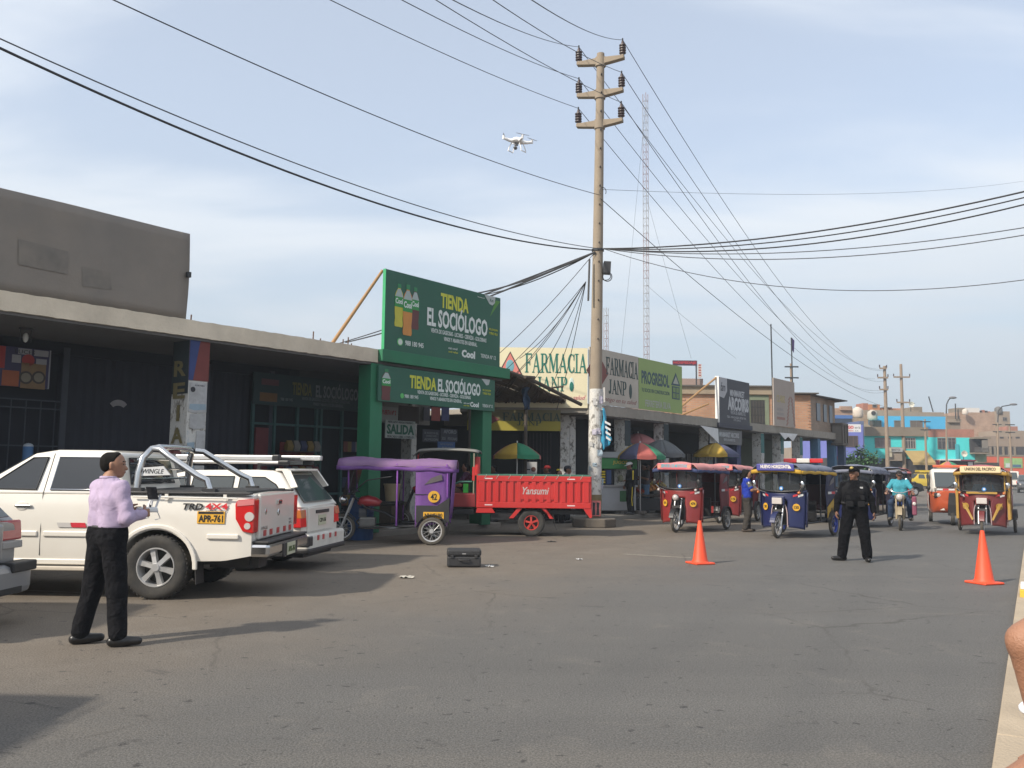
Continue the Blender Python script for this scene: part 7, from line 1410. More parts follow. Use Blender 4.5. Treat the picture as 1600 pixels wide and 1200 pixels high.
MB().loft([[(x, w*math.cos(a), z+h*math.sin(a)) for a in np.linspace(0, 2*math.pi, 12, endpoint=False)] for x, w, z, h in ((-.28, .06, .84, .06), (-.40, .13, .87, .10), (-.60, .15, .88, .11), (-.78, .08, .83, .06))]).build('fuel_tank', tanm, mc, smooth=60)
MB().loft([[(x, w*math.cos(a), z+h*math.sin(a)) for a in np.linspace(0, 2*math.pi, 10, endpoint=False)] for x, w, z, h in ((-.74, .07, .80, .04), (-.9, .13, .80, .05), (-1.45, .12, .82, .05))]).build('seat', blk, mc, smooth=60)
MB().box((-.58, 0, .42), (.36, .26, .26)).build('engine', M('engine_tan', (.22, .19, .14), .5, .4, .3, 10), mc, bevel=.04); MB().tube([(-.25, 0, .95), (-.45, 0, .6), (-.5, 0, .3), (-1.28, 0, .32)], .025, n=6).build('frame_tube', blks, mc)
for sd in (1, -1): m_ = MB().tube([(-.30, sd*.30, 1.10), (-.26, sd*.36, 1.24)], .008, n=5).build('mirror_arm', chrome, mc); MB().ell((-.26, sd*.37, 1.29), (.02, .06, .045)).build('mirror', blk, m_, smooth=60)
pn = MB().b2((-.35, .30, .40), (-.75, .42, .92)).build('pannier', M('pannier_wine', (.20, .05, .09), .7), mc, bevel=.04); MB().ell((-.34, .36, .72), (.02, .05, .05)).build('pannier_lamp', cll, pn, smooth=60)
for sd in (1, -1): MB().cyl((-.65, sd*.1, .32), (-.65, sd*.32, .32), .02, n=8).build('foot_peg', blk, mc)
# ================================================================ people: blended solids turned into one surface each
def sd_caps(P, a, b, ra, rb):
    a = np.array(a, np.float32); b = np.array(b, np.float32); ba = b-a; L2 = max(float(ba@ba), 1e-9)
    pa = P-a; h = np.clip((pa@ba)/L2, 0, 1); q = pa-h[..., None]*ba
    return np.sqrt((q*q).sum(-1))-(ra+(rb-ra)*h)
def sd_ell(P, c, r):
    q = P-np.array(c, np.float32); r = np.array(r, np.float32); k0 = np.sqrt(((q/r)**2).sum(-1)); k1 = np.sqrt(((q/(r*r))**2).sum(-1)); return k0*(k0-1)/np.maximum(k1, 1e-6)
def smin(a, b, k):
    h = np.clip(.5+.5*(b-a)/k, 0, 1); return b+(a-b)*h-k*h*(1-h)
def sd_eval(P, prims, k):
    d = None
    for p in prims:
        e = sd_caps(P, *p[1:5]) if p[0] == 'c' else sd_ell(P, p[1], p[2])
        d = e if d is None else smin(d, e, p[5] if (p[0] == 'c' and len(p) > 5) else k)
    return d
def bounds(prims, pad):
    lo = np.full(3, 1e9); hi = np.full(3, -1e9)
    for p in prims:
        pts = [(p[1], p[3]), (p[2], p[4])] if p[0] == 'c' else [(p[1], max(p[2]))]
        for c, r in pts: lo = np.minimum(lo, np.array(c)-r); hi = np.maximum(hi, np.array(c)+r)
    return lo-pad, hi+pad
def nets(prims, vox, k=.03, fold=0, clip=None, seed=0, inflate=0):
    lo, hi = bounds(prims, .03+vox*2+inflate); n = np.ceil((hi-lo)/vox).astype(int)+1
    ax = [lo[i]+vox*np.arange(n[i]) for i in range(3)]
    P = np.stack(np.meshgrid(*ax, indexing='ij'), -1).astype(np.float32)
    d = sd_eval(P, prims, k)-inflate
    if fold:
        x, y, z = P[..., 0], P[..., 1], P[..., 2]; s = seed*1.7
        f = np.sin(34*z+9*np.sin(11*x+s)+6*np.sin(13*y+s*2))*.5+np.sin(21*x-17*z+5*np.sin(15*y+s)+s)*.35+np.sin(24*y+19*z+4*np.sin(17*x)+2*s)*.35
        d = d+fold*f
    if clip is not None: d = np.maximum(d, clip(P))
    s = d < 0
    c = [s[i:n[0]-1+i, j:n[1]-1+j, l:n[2]-1+l] for i in (0, 1) for j in (0, 1) for l in (0, 1)]
    cnt = sum(q.astype(np.int8) for q in c); act = (cnt > 0) & (cnt < 8); idx = -np.ones(act.shape, np.int64); I = np.argwhere(act); idx[tuple(I.T)] = np.arange(len(I))
    acc = np.zeros((len(I), 3)); num = np.zeros(len(I))
    corners = [(i, j, l) for i in (0, 1) for j in (0, 1) for l in (0, 1)]
    for A_ in corners:
        for ax_ in range(3):
            if A_[ax_]: continue
            B_ = list(A_); B_[ax_] = 1
            da = d[I[:, 0]+A_[0], I[:, 1]+A_[1], I[:, 2]+A_[2]]; db = d[I[:, 0]+B_[0], I[:, 1]+B_[1], I[:, 2]+B_[2]]
            m = (da < 0) != (db < 0); t = np.where(m, da/np.where(np.abs(da-db) < 1e-9, 1, da-db), 0); p = np.tile(np.array(A_, float), (len(I), 1)); p[:, ax_] += t
            acc[m] += p[m]; num[m] += 1
    V = lo+vox*(I+acc/np.maximum(num, 1)[:, None]); F = []
    for ax_ in range(3):
        o1, o2 = [(1, 2), (2, 0), (0, 1)][ax_]
        sl0 = [slice(1, n[q]-1) for q in range(3)]; sl1 = list(sl0); sl0[ax_] = slice(0, n[ax_]-1); sl1[ax_] = slice(1, n[ax_])
        a = s[tuple(sl0)]; b = s[tuple(sl1)]; E = np.argwhere(a != b)
        if not len(E): continue
        flip = a[tuple(E.T)]; base = E+np.array([1 if q != ax_ else 0 for q in range(3)])
        def at(d1, d2): q = base.copy(); q[:, o1] -= d1; q[:, o2] -= d2; return idx[tuple(q.T)]
        Q = np.stack([at(0, 0), at(1, 0), at(1, 1), at(0, 1)], 1); Q[~flip] = Q[~flip][:, ::-1]; F.append(Q)
    return V, np.concatenate(F)
def sdf_mesh(name, mat, parent, parts):
    vs = []; fs = []; b = 0
    for V, F in parts: vs.append(V); fs.append(F+b); b += len(V)
    V = np.concatenate(vs); F = np.concatenate(fs)
    me = bpy.data.meshes.new(name); me.from_pydata(V.tolist(), [], F.tolist()); me.polygons.foreach_set('use_smooth', [True]*len(F)); me.materials.append(mat)
    return obj(name, me, parent)
skin1 = M('skin_tan', (.30, .155, .095), .55, 0, .10, 12, .1, 90); skin2 = M('skin_brown', (.20, .10, .062), .55, 0, .10, 12, .1, 90)
hairm = M('hair_black', (.010, .009, .008), .9, 0, .4, 40, .4, 120, spec=.15)
def V3(*a): return np.array(a, float)
def hand_prims(wr, d, lat, nrm, curl=.5, s=1.0):
    """wrist, finger direction, direction towards the thumb, palm normal"""
    d, lat, nrm = [q/np.linalg.norm(q) for q in (np.array(d, float), np.array(lat, float), np.array(nrm, float))]; P = []
    for o in (-.026, -.008, .010, .026): P.append(('c', tuple(wr+d*.02*s+lat*o*.7*s), tuple(wr+d*.085*s+lat*o*s), .015*s, .012*s))
    for i, (o, ln) in enumerate(((-.028, .058), (-.010, .072), (.010, .078), (.028, .070))):
        a = wr+d*.088*s+lat*o*s; m = a+(d*math.cos(curl)+nrm*math.sin(curl))*ln*.55*s; e = m+(d*math.cos(curl*2.1)+nrm*math.sin(curl*2.1))*ln*.5*s
        P += [('c', tuple(a), tuple(m), .0098*s, .0090*s, .006), ('c', tuple(m), tuple(e), .0090*s, .0075*s, .006)]
    a = wr+d*.03*s+lat*.026*s; m = a+(d*.6+lat*.7+nrm*.3)*.045*s; e = m+(d*.8+lat*.1+nrm*.5)*.035*s
    P += [('c', tuple(a), tuple(m), .013*s, .0105*s), ('c', tuple(m), tuple(e), .0105*s, .0085*s)]
    return P
def person(label, loc, rz, H=1.68, J=None, fat=1.0, vox=.016, skin=skin1, top=None, sleeve='long', bottom=None, leg='long', shoe=None, hair=1.0, hairmat=hairm, cap=None, headyaw=0.0, nod=0.0, hem=.97, fold=.004, hands=None, ground=True, group='people on the street', legw=1.0, longhair=False, hand_s=1.0, female=False, shoemat=None, vest=None):
    t = thing('person', label, 'person', loc, rz, group); k = H/1.70
    j = dict(hipL=(0, .09, .90), hipR=(0, -.09, .90), kneeL=(.02, .10, .49), kneeR=(.02, -.10, .49), ankL=(-.02, .11, .09), ankR=(-.02, -.11, .09), toeL=(.16, .13, .035), toeR=(.16, -.13, .035), pel=(0, 0, .95), chest=(.0, 0, 1.27), neck=(-.01, 0, 1.45), head=(.025, 0, 1.575), shL=(-.01, .175, 1.395), shR=(-.01, -.175, 1.395), elL=(-.03, .245, 1.12), elR=(-.03, -.245, 1.12), wrL=(.05, .26, .88), wrR=(.05, -.26, .88))
    if J: j.update(J)
    j = {a: np.array(b, float)*k for a, b in j.items()}
    c = lambda a, b, ra, rb, *e: ('c', tuple(a), tuple(b), ra, rb, *e)
    sw = (j['shL']-j['shR']); sw = sw/np.linalg.norm(sw); up = j['chest']-j['pel']; up = up/np.linalg.norm(up); fr = np.cross(sw, up)   # forward
    hw_ = .078 if not female else .082
    def torso(inf=0.0, f=fat):
        T = []
        for s_ in (1, -1):
            T.append(c(j['pel']+sw*s_*hw_*f, j['pel']+up*.16+sw*s_*.07*f+fr*.01, .098*f+inf, .092*f+inf)); T.append(c(j['pel']+up*.14+sw*s_*.07*f+fr*.01*f, j['chest']+sw*s_*.080, .094*f+inf, .102*(.5+.5*f)+inf))
        T.append(c(j['chest']+up*.02+fr*.01, j['chest']+up*.10, .10*(.5+.5*f)+inf, .085+inf)); T.append(c(j['shL'], j['shR'], .047+inf*.7, .047+inf*.7)); T.append(c(j['chest']+up*.06+sw*.1, j['neck'], .07+inf, .05+inf*.5)); T.append(c(j['chest']+up*.06-sw*.1, j['neck'], .07+inf, .05+inf*.5))
        if fat > 1.1: T.append(('e', tuple(j['pel']+up*.20+fr*.05), (.14*f+inf, .16*f+inf, .15+inf)))
        return T
    def arm(S, inf=0.0, upto=1.0, f=1.0):
        s_, e_, w_ = j['sh'+S], j['el'+S], j['wr'+S]; A_ = [c(s_, e_, .050*f+inf, .041*f+inf)]
        if upto > .5: q = e_+(w_-e_)*min(1, (upto-.5)*2); A_.append(c(e_, q, .041*f+inf, (.041-.012*min(1, (upto-.5)*2))*f+inf))
        else: A_ = [c(s_, s_+(e_-s_)*upto*2, .052*f+inf, .047*f+inf+.006)]
        return A_
    def legp(S, inf=0.0, f=1.0, upto=1.0):
        h_, k_, a_ = j['hip'+S], j['knee'+S], j['ank'+S]; G_ = [c(h_, k_, .088*f+inf, .058*f+inf)] if upto > .5 else [c(h_, h_+(k_-h_)*upto*2, .088*f+inf, .075*f+inf+.012)]
        if upto > .5: G_.append(c(k_, a_, .058*f+inf, .042*f+inf))
        return G_
    # --- body
    hd_ = j['head']; cy, sy = math.cos(headyaw), math.sin(headyaw)
    f0 = fr*cy+sw*sy; f0 = f0/np.linalg.norm(f0); s0 = sw*cy-fr*sy; u0 = np.array([0, 0, 1.0]) if abs(up[2]) > .6 else up
    f1 = f0*math.cos(nod)+u0*math.sin(nod); u1 = u0*math.cos(nod)-f0*math.sin(nod)
    hp = lambda a, b_, c_: tuple(hd_+f1*a+s0*b_+u1*c_)
    Hd = [c(hp(-.034, 0, .034), hp(.016, 0, .040), .077, .074), c(hp(.030, .008, .0), hp(.030, -.008, .0), .061, .061), c(hp(.045, 0, -.045), hp(.055, 0, -.075), .052, .036), c(hp(.092, 0, .0), hp(.108, 0, -.028), .010, .015, .012), c(hp(.088, .018, -.058), hp(.088, -.018, -.058), .012, .012, .01)]
    for s_ in (1, -1): Hd += [c(hp(-.005, s_*.072, .014), hp(-.008, s_*.074, -.022), .017, .012, .008), c(hp(.078, s_*.03, .03), hp(.076, s_*.045, .028), .014, .012, .012)]
    body = torso()+arm('L')+arm('R')+legp('L')+legp('R')+[c(j['neck'], hd_-u0*.04, .055, .052)]
    for S in 'LR': body.append(c(j['ank'+S], j['ank'+S]+(j['toe'+S]-j['ank'+S])*.45, .036, .022))
    parts = [nets(body, vox, .035), nets(Hd+[c(j['neck'], hd_-u0*.03, .053, .053)], min(vox, .010), .022)]
    hands = hands or {}
    for S in 'LR':
        sg = 1 if S == 'L' else -1; w_ = j['wr'+S]; e_ = j['el'+S]; d_ = w_-e_; d_ = d_/np.linalg.norm(d_)
        h = hands.get(S, {}); d_ = np.array(h.get('d', d_), float); lat = np.array(h.get('lat', fr), float); lat = lat-d_*(lat@d_)/(d_@d_); nr = np.array(h.get('n', -sw*sg), float); nr = nr-d_*(nr@d_)/(d_@d_)
        parts.append(nets(hand_prims(w_-d_/np.linalg.norm(d_)*.02, d_, lat, nr, h.get('curl', .45), hand_s)+[c(w_-d_/np.linalg.norm(d_)*.05, w_, .031, .026)], .0065 if vox < .013 else .009, .010))
    bo = sdf_mesh('body', skin, t, parts)
    # --- eyes and brows
    for s_ in (1, -1):
        MB().ell(hp(.087, s_*.031, .012), (.009, .012, .007), 8, 6).build('eye', M('eye_dark', (.02, .015, .012), .3), t); MB().tube([hp(.088, s_*.016, .034), hp(.090, s_*.032, .038), hp(.080, s_*.048, .033)], .0055, n=5).build('eyebrow', hairmat, t)
    MB().tube([hp(.096, .022, -.058), hp(.101, 0, -.056), hp(.096, -.022, -.058)], .005, n=5).build('lips', M('lips', (.20, .075, .06), .5), t)
    # --- hair
    if hair:
        HH = [c(hp(-.038, 0, .037), hp(.014, 0, .046), .0805, .0765), c(hp(-.052, .012, -.002), hp(-.052, -.012, -.002), .058, .058)]
        if longhair: HH += [c(hp(-.07, 0, .0), hp(-.10, 0, -.10), .065, .05), c(hp(-.02, .06, .03), hp(-.05, .07, -.08), .04, .035), c(hp(-.02, -.06, .03), hp(-.05, -.07, -.08), .04, .035), ('e', hp(-.10, 0, .06), (.055, .055, .055))]
        hn = np.array(hp(.030, 0, .058)); nv_ = f1*.86-u1*(.52 if not longhair else .30)
        cl = lambda P: ((P-hn.astype(np.float32))@nv_.astype(np.float32))
        sdf_mesh('hair', hairmat, t, [nets(HH, min(vox, .011), .02, fold=.0025, clip=cl, seed=3)])
    if cap:
        cm = cap; C_ = [c(hp(-.034, 0, .052), hp(.016, 0, .056), .086, .084)]
        cc_ = np.array(hp(0, 0, .045)); cl = lambda P: ((cc_.astype(np.float32)-P)@u1.astype(np.float32))
        co = sdf_mesh('cap', cm, t, [nets(C_, min(vox, .011), .02, clip=cl)])
        br = [hp(.06+.115*math.sin(a), .076*math.cos(a), .046-.012*math.sin(a)) for a in np.linspace(0, math.pi, 11)]; MB().slab(br, .008).build('brim', cm, co)
    # --- trousers
    if bottom:
        up_ = {'long': 1.0, 'short': .47}[leg]; lw = legw
        TR = torso(.008)[:4:2]+[c(j['pel']+sw*hw_*fat, j['pel']-sw*hw_*fat, .112*fat, .112*fat)]+[c(j['pel']+up*.02+sw*.07*fat, j['pel']+up*.11+sw*.065*fat, .106*fat, .096*fat), c(j['pel']+up*.02-sw*.07*fat, j['pel']+up*.11-sw*.065*fat, .106*fat, .096*fat)]
        ends = []
        for S in 'LR':
            h_, k_, a_ = j['hip'+S], j['knee'+S], j['ank'+S]
            if leg == 'long': TR += [c(h_, k_, .104*lw, .082*lw), c(k_, a_+(k_-a_)*.06, .082*lw, .074*lw)]
            else: TR += [c(h_, h_+(k_-h_)*.85, .105*lw, .105*lw)]
        wz = (j['pel']+up*.105); cl = lambda P: ((P-wz.astype(np.float32))@up.astype(np.float32))
        tro = sdf_mesh('trousers' if leg == 'long' else 'shorts', bottom, t, [nets(TR, vox*.9, .03, fold=fold*.9, clip=cl, seed=5)])
    if top:
        ua = {'long': .96, 'short': .36, 'none': .1}[sleeve]; f_ = fat
        TP = torso(.020)
        TP = [q for q in TP]
        for S in 'LR': TP += arm(S, .016, ua) if sleeve != 'none' else []
        hz_ = j['pel']+up*(hem-.95)*k; nk = j['neck']+np.array([0, 0, .005])-fr*.01
        armp = (arm('L', .016, ua)+arm('R', .016, ua)) if sleeve != 'none' else None
        def cl(P):
            hm = (hz_.astype(np.float32)-P)@up.astype(np.float32)
            if armp: hm = np.minimum(hm, sd_eval(P, armp, .01)-.006)
            return np.maximum(hm, ((P-nk.astype(np.float32))@up.astype(np.float32))-.012)
        so_ = sdf_mesh('shirt', top, t, [nets(TP, vox*.9, .035, fold=fold, clip=cl, seed=int(H*100) % 7)])
        col = [tuple(j['neck']+np.array([0, 0, -.002])+ (fr*math.cos(a)+sw*math.sin(a))*.068+up*(.02 if math.cos(a) < .5 else -.02)) for a in np.linspace(0, 2*math.pi, 14, endpoint=False)]
        MB().tube(col, .015, n=6, closed=True).build('collar', top, so_, smooth=60)
    # --- shoes
    if shoe:
        for S in 'LR':
            a_, e_ = j['ank'+S], j['toe'+S]; d_ = e_-a_; d_ = np.array([d_[0], d_[1], 0.0]); d_ = d_/max(np.linalg.norm(d_), 1e-6); zf = min(a_[2], e_[2])
            b0 = np.array([a_[0], a_[1], e_[2]+.012])
            SH = [c(b0-d_*.045, b0+d_*.05, .044, .046), c(b0+d_*.05, b0+d_*.165, .045, .036), c(b0, a_+np.array([0, 0, .02 if shoe != 'boot' else .14]), .045, .046 if shoe != 'boot' else .058)]
            gz = e_[2]-.034; cl = lambda P: (gz-P[..., 2])
            s_o = sdf_mesh('shoe', shoemat or blk, t, [nets(SH, min(vox, .012), .02, clip=cl)])
    return t, j, dict(fr=fr, sw=sw, up=up, hp=hp)
# ---------------------------------------------------------------- drone pilot
cl_ = lambda n, col, **kw: M('cloth_'+n, col, .95, 0, kw.pop('var', .16), kw.pop('scale', 9), .25, 110, spec=.12, **kw)
def _cloth(n, col, **kw):
    m = M('cloth_'+n, col, .95, 0, .20, 9, .75, 13, spec=.12)
    for q in m.node_tree.nodes:
        if q.type == 'BUMP': q.inputs['Distance'].default_value = .045
        if q.type == 'TEX_NOISE' and abs(q.inputs['Scale'].default_value-13) < .1: q.inputs['Distortion'].default_value = 1.2
    return m
cl_ = _cloth
pz_ = G(158, 1008); prz = math.radians(56)
lilac = cl_('lilac', (.42, .34, .47))
for q_ in lilac.node_tree.nodes:
    if q_.type == 'BUMP': q_.inputs['Strength'].default_value = .42
    if q_.type == 'TEX_NOISE' and abs(q_.inputs['Scale'].default_value-13) < .1: q_.inputs['Scale'].default_value = 7.5; char = cl_('charcoal', (.010, .010, .012))
PJ = dict(ankL=(-.09, .19, .09), toeL=(.07, .11, .035), kneeL=(-.02, .15, .49), ankR=(.04, -.18, .09), toeR=(.18, -.29, .035), kneeR=(.04, -.13, .49), elL=(.04, .255, 1.13), elR=(.02, -.265, 1.12), wrL=(.26, .09, 1.15), wrR=(.245, -.15, 1.14), shL=(0, .180, 1.378), shR=(0, -.180, 1.378), hipL=(0, .10, .90), hipR=(0, -.10, .90))
pl_, pj, pf_ = person('man in lilac shirt and dark trousers holding a drone controller', (pz_.x, pz_.y, 0), prz, 1.69, PJ, 1.08, .0100, skin1, lilac, 'long', char, 'long', 'shoe', 1.0, headyaw=-.75, nod=.0, hem=1.03, fold=.0052, legw=1.04, hands={'L': dict(d=(.9, -.25, .15), lat=(0, 0, 1), n=(0, -1, 0), curl=.9), 'R': dict(d=(.9, .25, .15), lat=(0, 0, 1), n=(0, 1, 0), curl=.9)}, shoemat=M('shoe_black', (.014, .013, .013), .35))
MB().tube([tuple(pj['pel']+pf_['up']*.085+(pf_['fr']*math.cos(a)*.112+pf_['sw']*math.sin(a)*.178)) for a in np.linspace(0, 2*math.pi, 24, endpoint=False)], .014, n=6, closed=True).build('belt', blk, pl_)
rcw = Matrix.Rotation(prz, 4, 'Z') @ Vector((.355, -.03, 1.165)); rc = thing('drone_controller', 'white drone controller with tablet in the hands of the man in lilac', 'controller', (pz_.x+rcw.x, pz_.y+rcw.y, rcw.z), prz)
wpl = M('white_plastic', (.68, .68, .68), .4, 0, .05, 8)
MB().loft([[(-.06, -.09, -.02), (-.06, .09, -.02), (.06, .10, -.025), (.06, -.10, -.025)], [(-.055, -.09, .02), (-.055, .09, .02), (.05, .095, .025), (.05, -.095, .025)]]).build('case', wpl, rc, bevel=.012)
for sd in (1, -1): MB().cyl((0, sd*.05, .02), (0, sd*.05, .045), .008, n=8).build('stick', blk, rc); MB().box((.07, sd*.06, .075), (.012, .02, .13), ry=.35).build('antenna', wpl, rc); MB().tube([(.05, sd*.09, -.02), (.08, sd*.09, -.08), (.03, sd*.09, -.09)], .005, n=5).build('strap_bar', wpl, rc)
MB().tube([(.04, 0, .02), (.05, 0, .08)], .01, n=6).build('tablet_arm', wpl, rc); MB().box((.045, 0, .15), (.010, .16, .12), ry=-.25).build('tablet', M('tablet_black', (.012, .012, .014), .25), rc, bevel=.005)
# ---------------------------------------------------------------- police officer
bl = cl_('black', (.0055, .0055, .007)); blv = M('vest_black', (.009, .009, .0105), .85, 0, .2, 8, .2, 60, spec=.2)
po_ = G(1338, 877)
OJ = dict(ankL=(.03, .19, .09), toeL=(.20, .20, .035), kneeL=(.03, .15, .49), ankR=(-.02, -.24, .09), toeR=(.05, -.41, .035), kneeR=(.03, -.19, .49), hipL=(0, .10, .90), hipR=(0, -.10, .90), shL=(-.01, .172, 1.37), shR=(-.01, -.172, 1.37), elL=(-.03, .29, 1.12), elR=(-.02, -.29, 1.12), wrL=(.03, .32, .88), wrR=(.04, -.32, .89))
pol, oj, of_ = person('police officer in black uniform, vest and cap standing legs apart in the road', (po_.x, po_.y, 0), math.atan2(-.95, -.30), 1.66, OJ, 1.13, .0125, skin2, bl, 'long', bl, 'long', 'boot', .8, cap=bl, headyaw=-.55, nod=.08, hem=1.0, fold=.006, legw=1.14, shoemat=M('shoe_black', (.014, .013, .013), .35))
P_ = oj['pel']; U_, F_, S_ = of_['up'], of_['fr'], of_['sw']
VS = []
for s_ in (1, -1): VS += [('c', tuple(P_+U_*.10+S_*s_*.09), tuple(oj['chest']+S_*s_*.10+U_*.02), .135, .125), ('c', tuple(oj['chest']+S_*s_*.09), tuple(oj['chest']+U_*.13+S_*s_*.09), .12, .075)]
vz = P_+U_*.06; vo = sdf_mesh('vest', blv, pol, [nets(VS, .0125, .03, fold=.002, clip=lambda P: np.maximum((vz.astype(np.float32)-P)@U_.astype(np.float32), (P-oj['neck'].astype(np.float32))@U_.astype(np.float32)+.03))])
rzp = math.atan2(F_[1], F_[0])
for (s_, z_, w_, h_) in ((.085, .30, .11, .07), (-.085, .30, .11, .07), (.09, .20, .12, .08), (-.09, .20, .12, .08), (.095, .09, .12, .10), (-.095, .09, .12, .10)):
    q = P_+U_*z_+S_*s_+F_*(.175 if z_ > .25 else .195); MB().box((0, 0, 0), (.035, w_, h_)).build('vest_pocket', blv, vo, tuple(q), rz=rzp, bevel=.008)
q = oj['chest']+U_*.06+S_*.11+F_*.12; MB().box((0, 0, 0), (.01, .05, .03)).build('badge', M('badge_silver', (.5, .5, .5), .4, .5), vo, tuple(q), rz=rzp)
q = of_['hp'](.083, 0, .10); MB().ell(q, (.02, .035, .028)).build('cap_badge', M('badge_gold', (.40, .32, .10), .4, .4), pol)
MB().tube([tuple(P_+U_*.10+(F_*math.cos(a)*.155+S_*math.sin(a)*.215)) for a in np.linspace(0, 2*math.pi, 24, endpoint=False)], .022, n=6, closed=True).build('belt', blk, pol)
# ---------------------------------------------------------------- woman in blue at the mototaxi
wp_ = G(1168, 831); wrz = math.radians(-8)
wj = dict(elL=(.13, .22, 1.18), elR=(.11, -.22, 1.15), wrL=(.36, .16, 1.17), wrR=(.34, -.15, 1.16), ankL=(.02, .09, .09), ankR=(-.08, -.10, .09), toeL=(.19, .10, .035), toeR=(.09, -.12, .035))
ryl = cl_('royal_blue', (.022, .045, .32)); gtr = cl_('grey_brown', (.055, .050, .046))
wo, wjj, wf_ = person('woman in royal blue shirt leaning to the blue mototaxi', (wp_.x, wp_.y, 0), wrz, 1.60, wj, 1.08, .017, skin1, ryl, 'short', gtr, 'long', 'shoe', 1.0, longhair=True, headyaw=-.2, nod=-.25, hem=.93, legw=1.05, female=True, hands={'L': dict(curl=.8), 'R': dict(curl=.8)}, shoemat=M('shoe_brown', (.06, .045, .035), .6))
for s_ in (1, -1):
    a, b = wjj['sh'+('L' if s_ > 0 else 'R')], wjj['el'+('L' if s_ > 0 else 'R')]; MB().cyl(tuple(a+(b-a)*.15), tuple(a+(b-a)*.66), .076, .070, n=14).build('sleeve', M('cloth_grey', (.10, .105, .11), .9), wo, smooth=50)
    MB().tube([tuple(wjj['neck']+wf_['sw']*s_*.075+np.array([.03, 0, -.01])), tuple((wjj['neck']+a)/2+np.array([0, 0, .055])), tuple(a+np.array([0, 0, .070])), tuple(a+(b-a)*.3+wf_['sw']*s_*.08)], .016, n=6).build('white_stripe', M('cloth_white2', (.62, .62, .62), .9), wo)
# ---------------------------------------------------------------- rider
rj = dict(pel=(0, 0, .92), chest=(.06, 0, 1.24), neck=(.08, 0, 1.42), head=(.12, 0, 1.545), shL=(.07, .18, 1.37), shR=(.07, -.18, 1.37), hipL=(.0, .10, .90), hipR=(0, -.10, .90), kneeL=(.40, .24, .78), kneeR=(.40, -.24, .78), ankL=(.26, .26, .36), ankR=(.26, -.26, .36), toeL=(.42, .30, .30), toeR=(.42, -.30, .30), elL=(.18, .33, 1.13), elR=(.18, -.33, 1.13), wrL=(.46, .34, 1.06), wrR=(.46, -.34, 1.06))
cyn = cl_('cyan', (.06, .30, .38)); jean = cl_('denim', (.035, .055, .10))
off = Matrix.Rotation(mh_, 4, 'Z') @ Vector((-.90, 0, -.02))
person('rider in cyan polo shirt and cap on the tan motorcycle', (mp_.x+off.x, mp_.y+off.y, off.z), mh_, 1.66, rj, 1.08, .017, skin2, cyn, 'short', jean, 'long', 'shoe', .6, cap=cl_('dark_cap', (.03, .03, .032)), headyaw=.1, hem=.95, hands={'L': dict(d=(.9, .2, -.1), lat=(0, -1, 0), n=(0, 0, -1), curl=1.1), 'R': dict(d=(.9, -.2, -.1), lat=(0, 1, 0), n=(0, 0, -1), curl=1.1)}, shoemat=M('shoe_grey', (.10, .09, .08), .7))
# ---------------------------------------------------------------- customers and vendors at the stalls
def walkz(px, py): p = G(px, py, .13); return p
p = walkz(985, 804); tk = cl_('tracksuit', (.013, .013, .016))
tt, tj, tf = person('man in black tracksuit with yellow stripes and white cap at the food cart', (p.x, p.y, .13), math.radians(192), 1.68, dict(elL=(.02, .24, 1.13), wrL=(.20, .16, 1.10), wrR=(.10, -.22, .92)), 1.0, .02, skin2, tk, 'long', tk, 'long', 'shoe', .6, cap=cl_('white_cap', (.66, .66, .66)), nod=-.2, hem=.90, shoemat=M('shoe_dark', (.05, .05, .052), .6))
yst = M('stripe_yellow', (.60, .46, .03), .8)
for S in 'LR':
    sg = 1 if S == 'L' else -1; a, b = tj['sh'+S], tj['el'+S]; MB().tube([tuple(a+tf['sw']*sg*.06+np.array([0, 0, .03])), tuple((a+b)/2+tf['sw']*sg*.066), tuple(b+tf['sw']*sg*.055)], .018, n=6).build('sleeve_stripe', yst, tt)
    a, b = tj['hip'+S], tj['knee'+S]; e = tj['ank'+S]; MB().tube([tuple(a+tf['sw']*sg*.10), tuple((a+b)/2+tf['sw']*sg*.098), tuple(b+tf['sw']*sg*.085), tuple((b+e)/2+tf['sw']*sg*.082)], .014, n=6).build('leg_stripe', yst, tt)
p = walkz(988+15, 802); pld = M('cloth_plaid', (.055, .050, .058), .9, 0, .6, 22)
person('man in dark patterned shirt and blue shorts behind the tracksuit man', (p.x+.15, p.y+.25, .13), math.radians(200), 1.66, dict(elL=(.05, .25, 1.16), wrL=(.24, .10, 1.22), wrR=(.22, -.10, 1.15)), 1.06, .02, skin2, pld, 'short', cl_('short_blue', (.09, .16, .25)), 'short', 'shoe', 1.0, nod=-.3, hem=.90, shoemat=M('shoe_dark', (.05, .05, .052), .6))
p = D(1006+0, 760, 29.6)
person('fruit vendor in dark red shirt behind the stall under the umbrellas', (D(1002, 760, 31).x+.25, 31.0, .13), math.radians(250), 1.66, dict(elL=(.10, .25, 1.14), wrL=(.30, .14, 1.08), wrR=(.26, -.2, 1.05)), 1.1, .022, skin2, cl_('dark_red', (.16, .02, .025)), 'short', char, 'long', 'shoe', 1.0, nod=-.2)
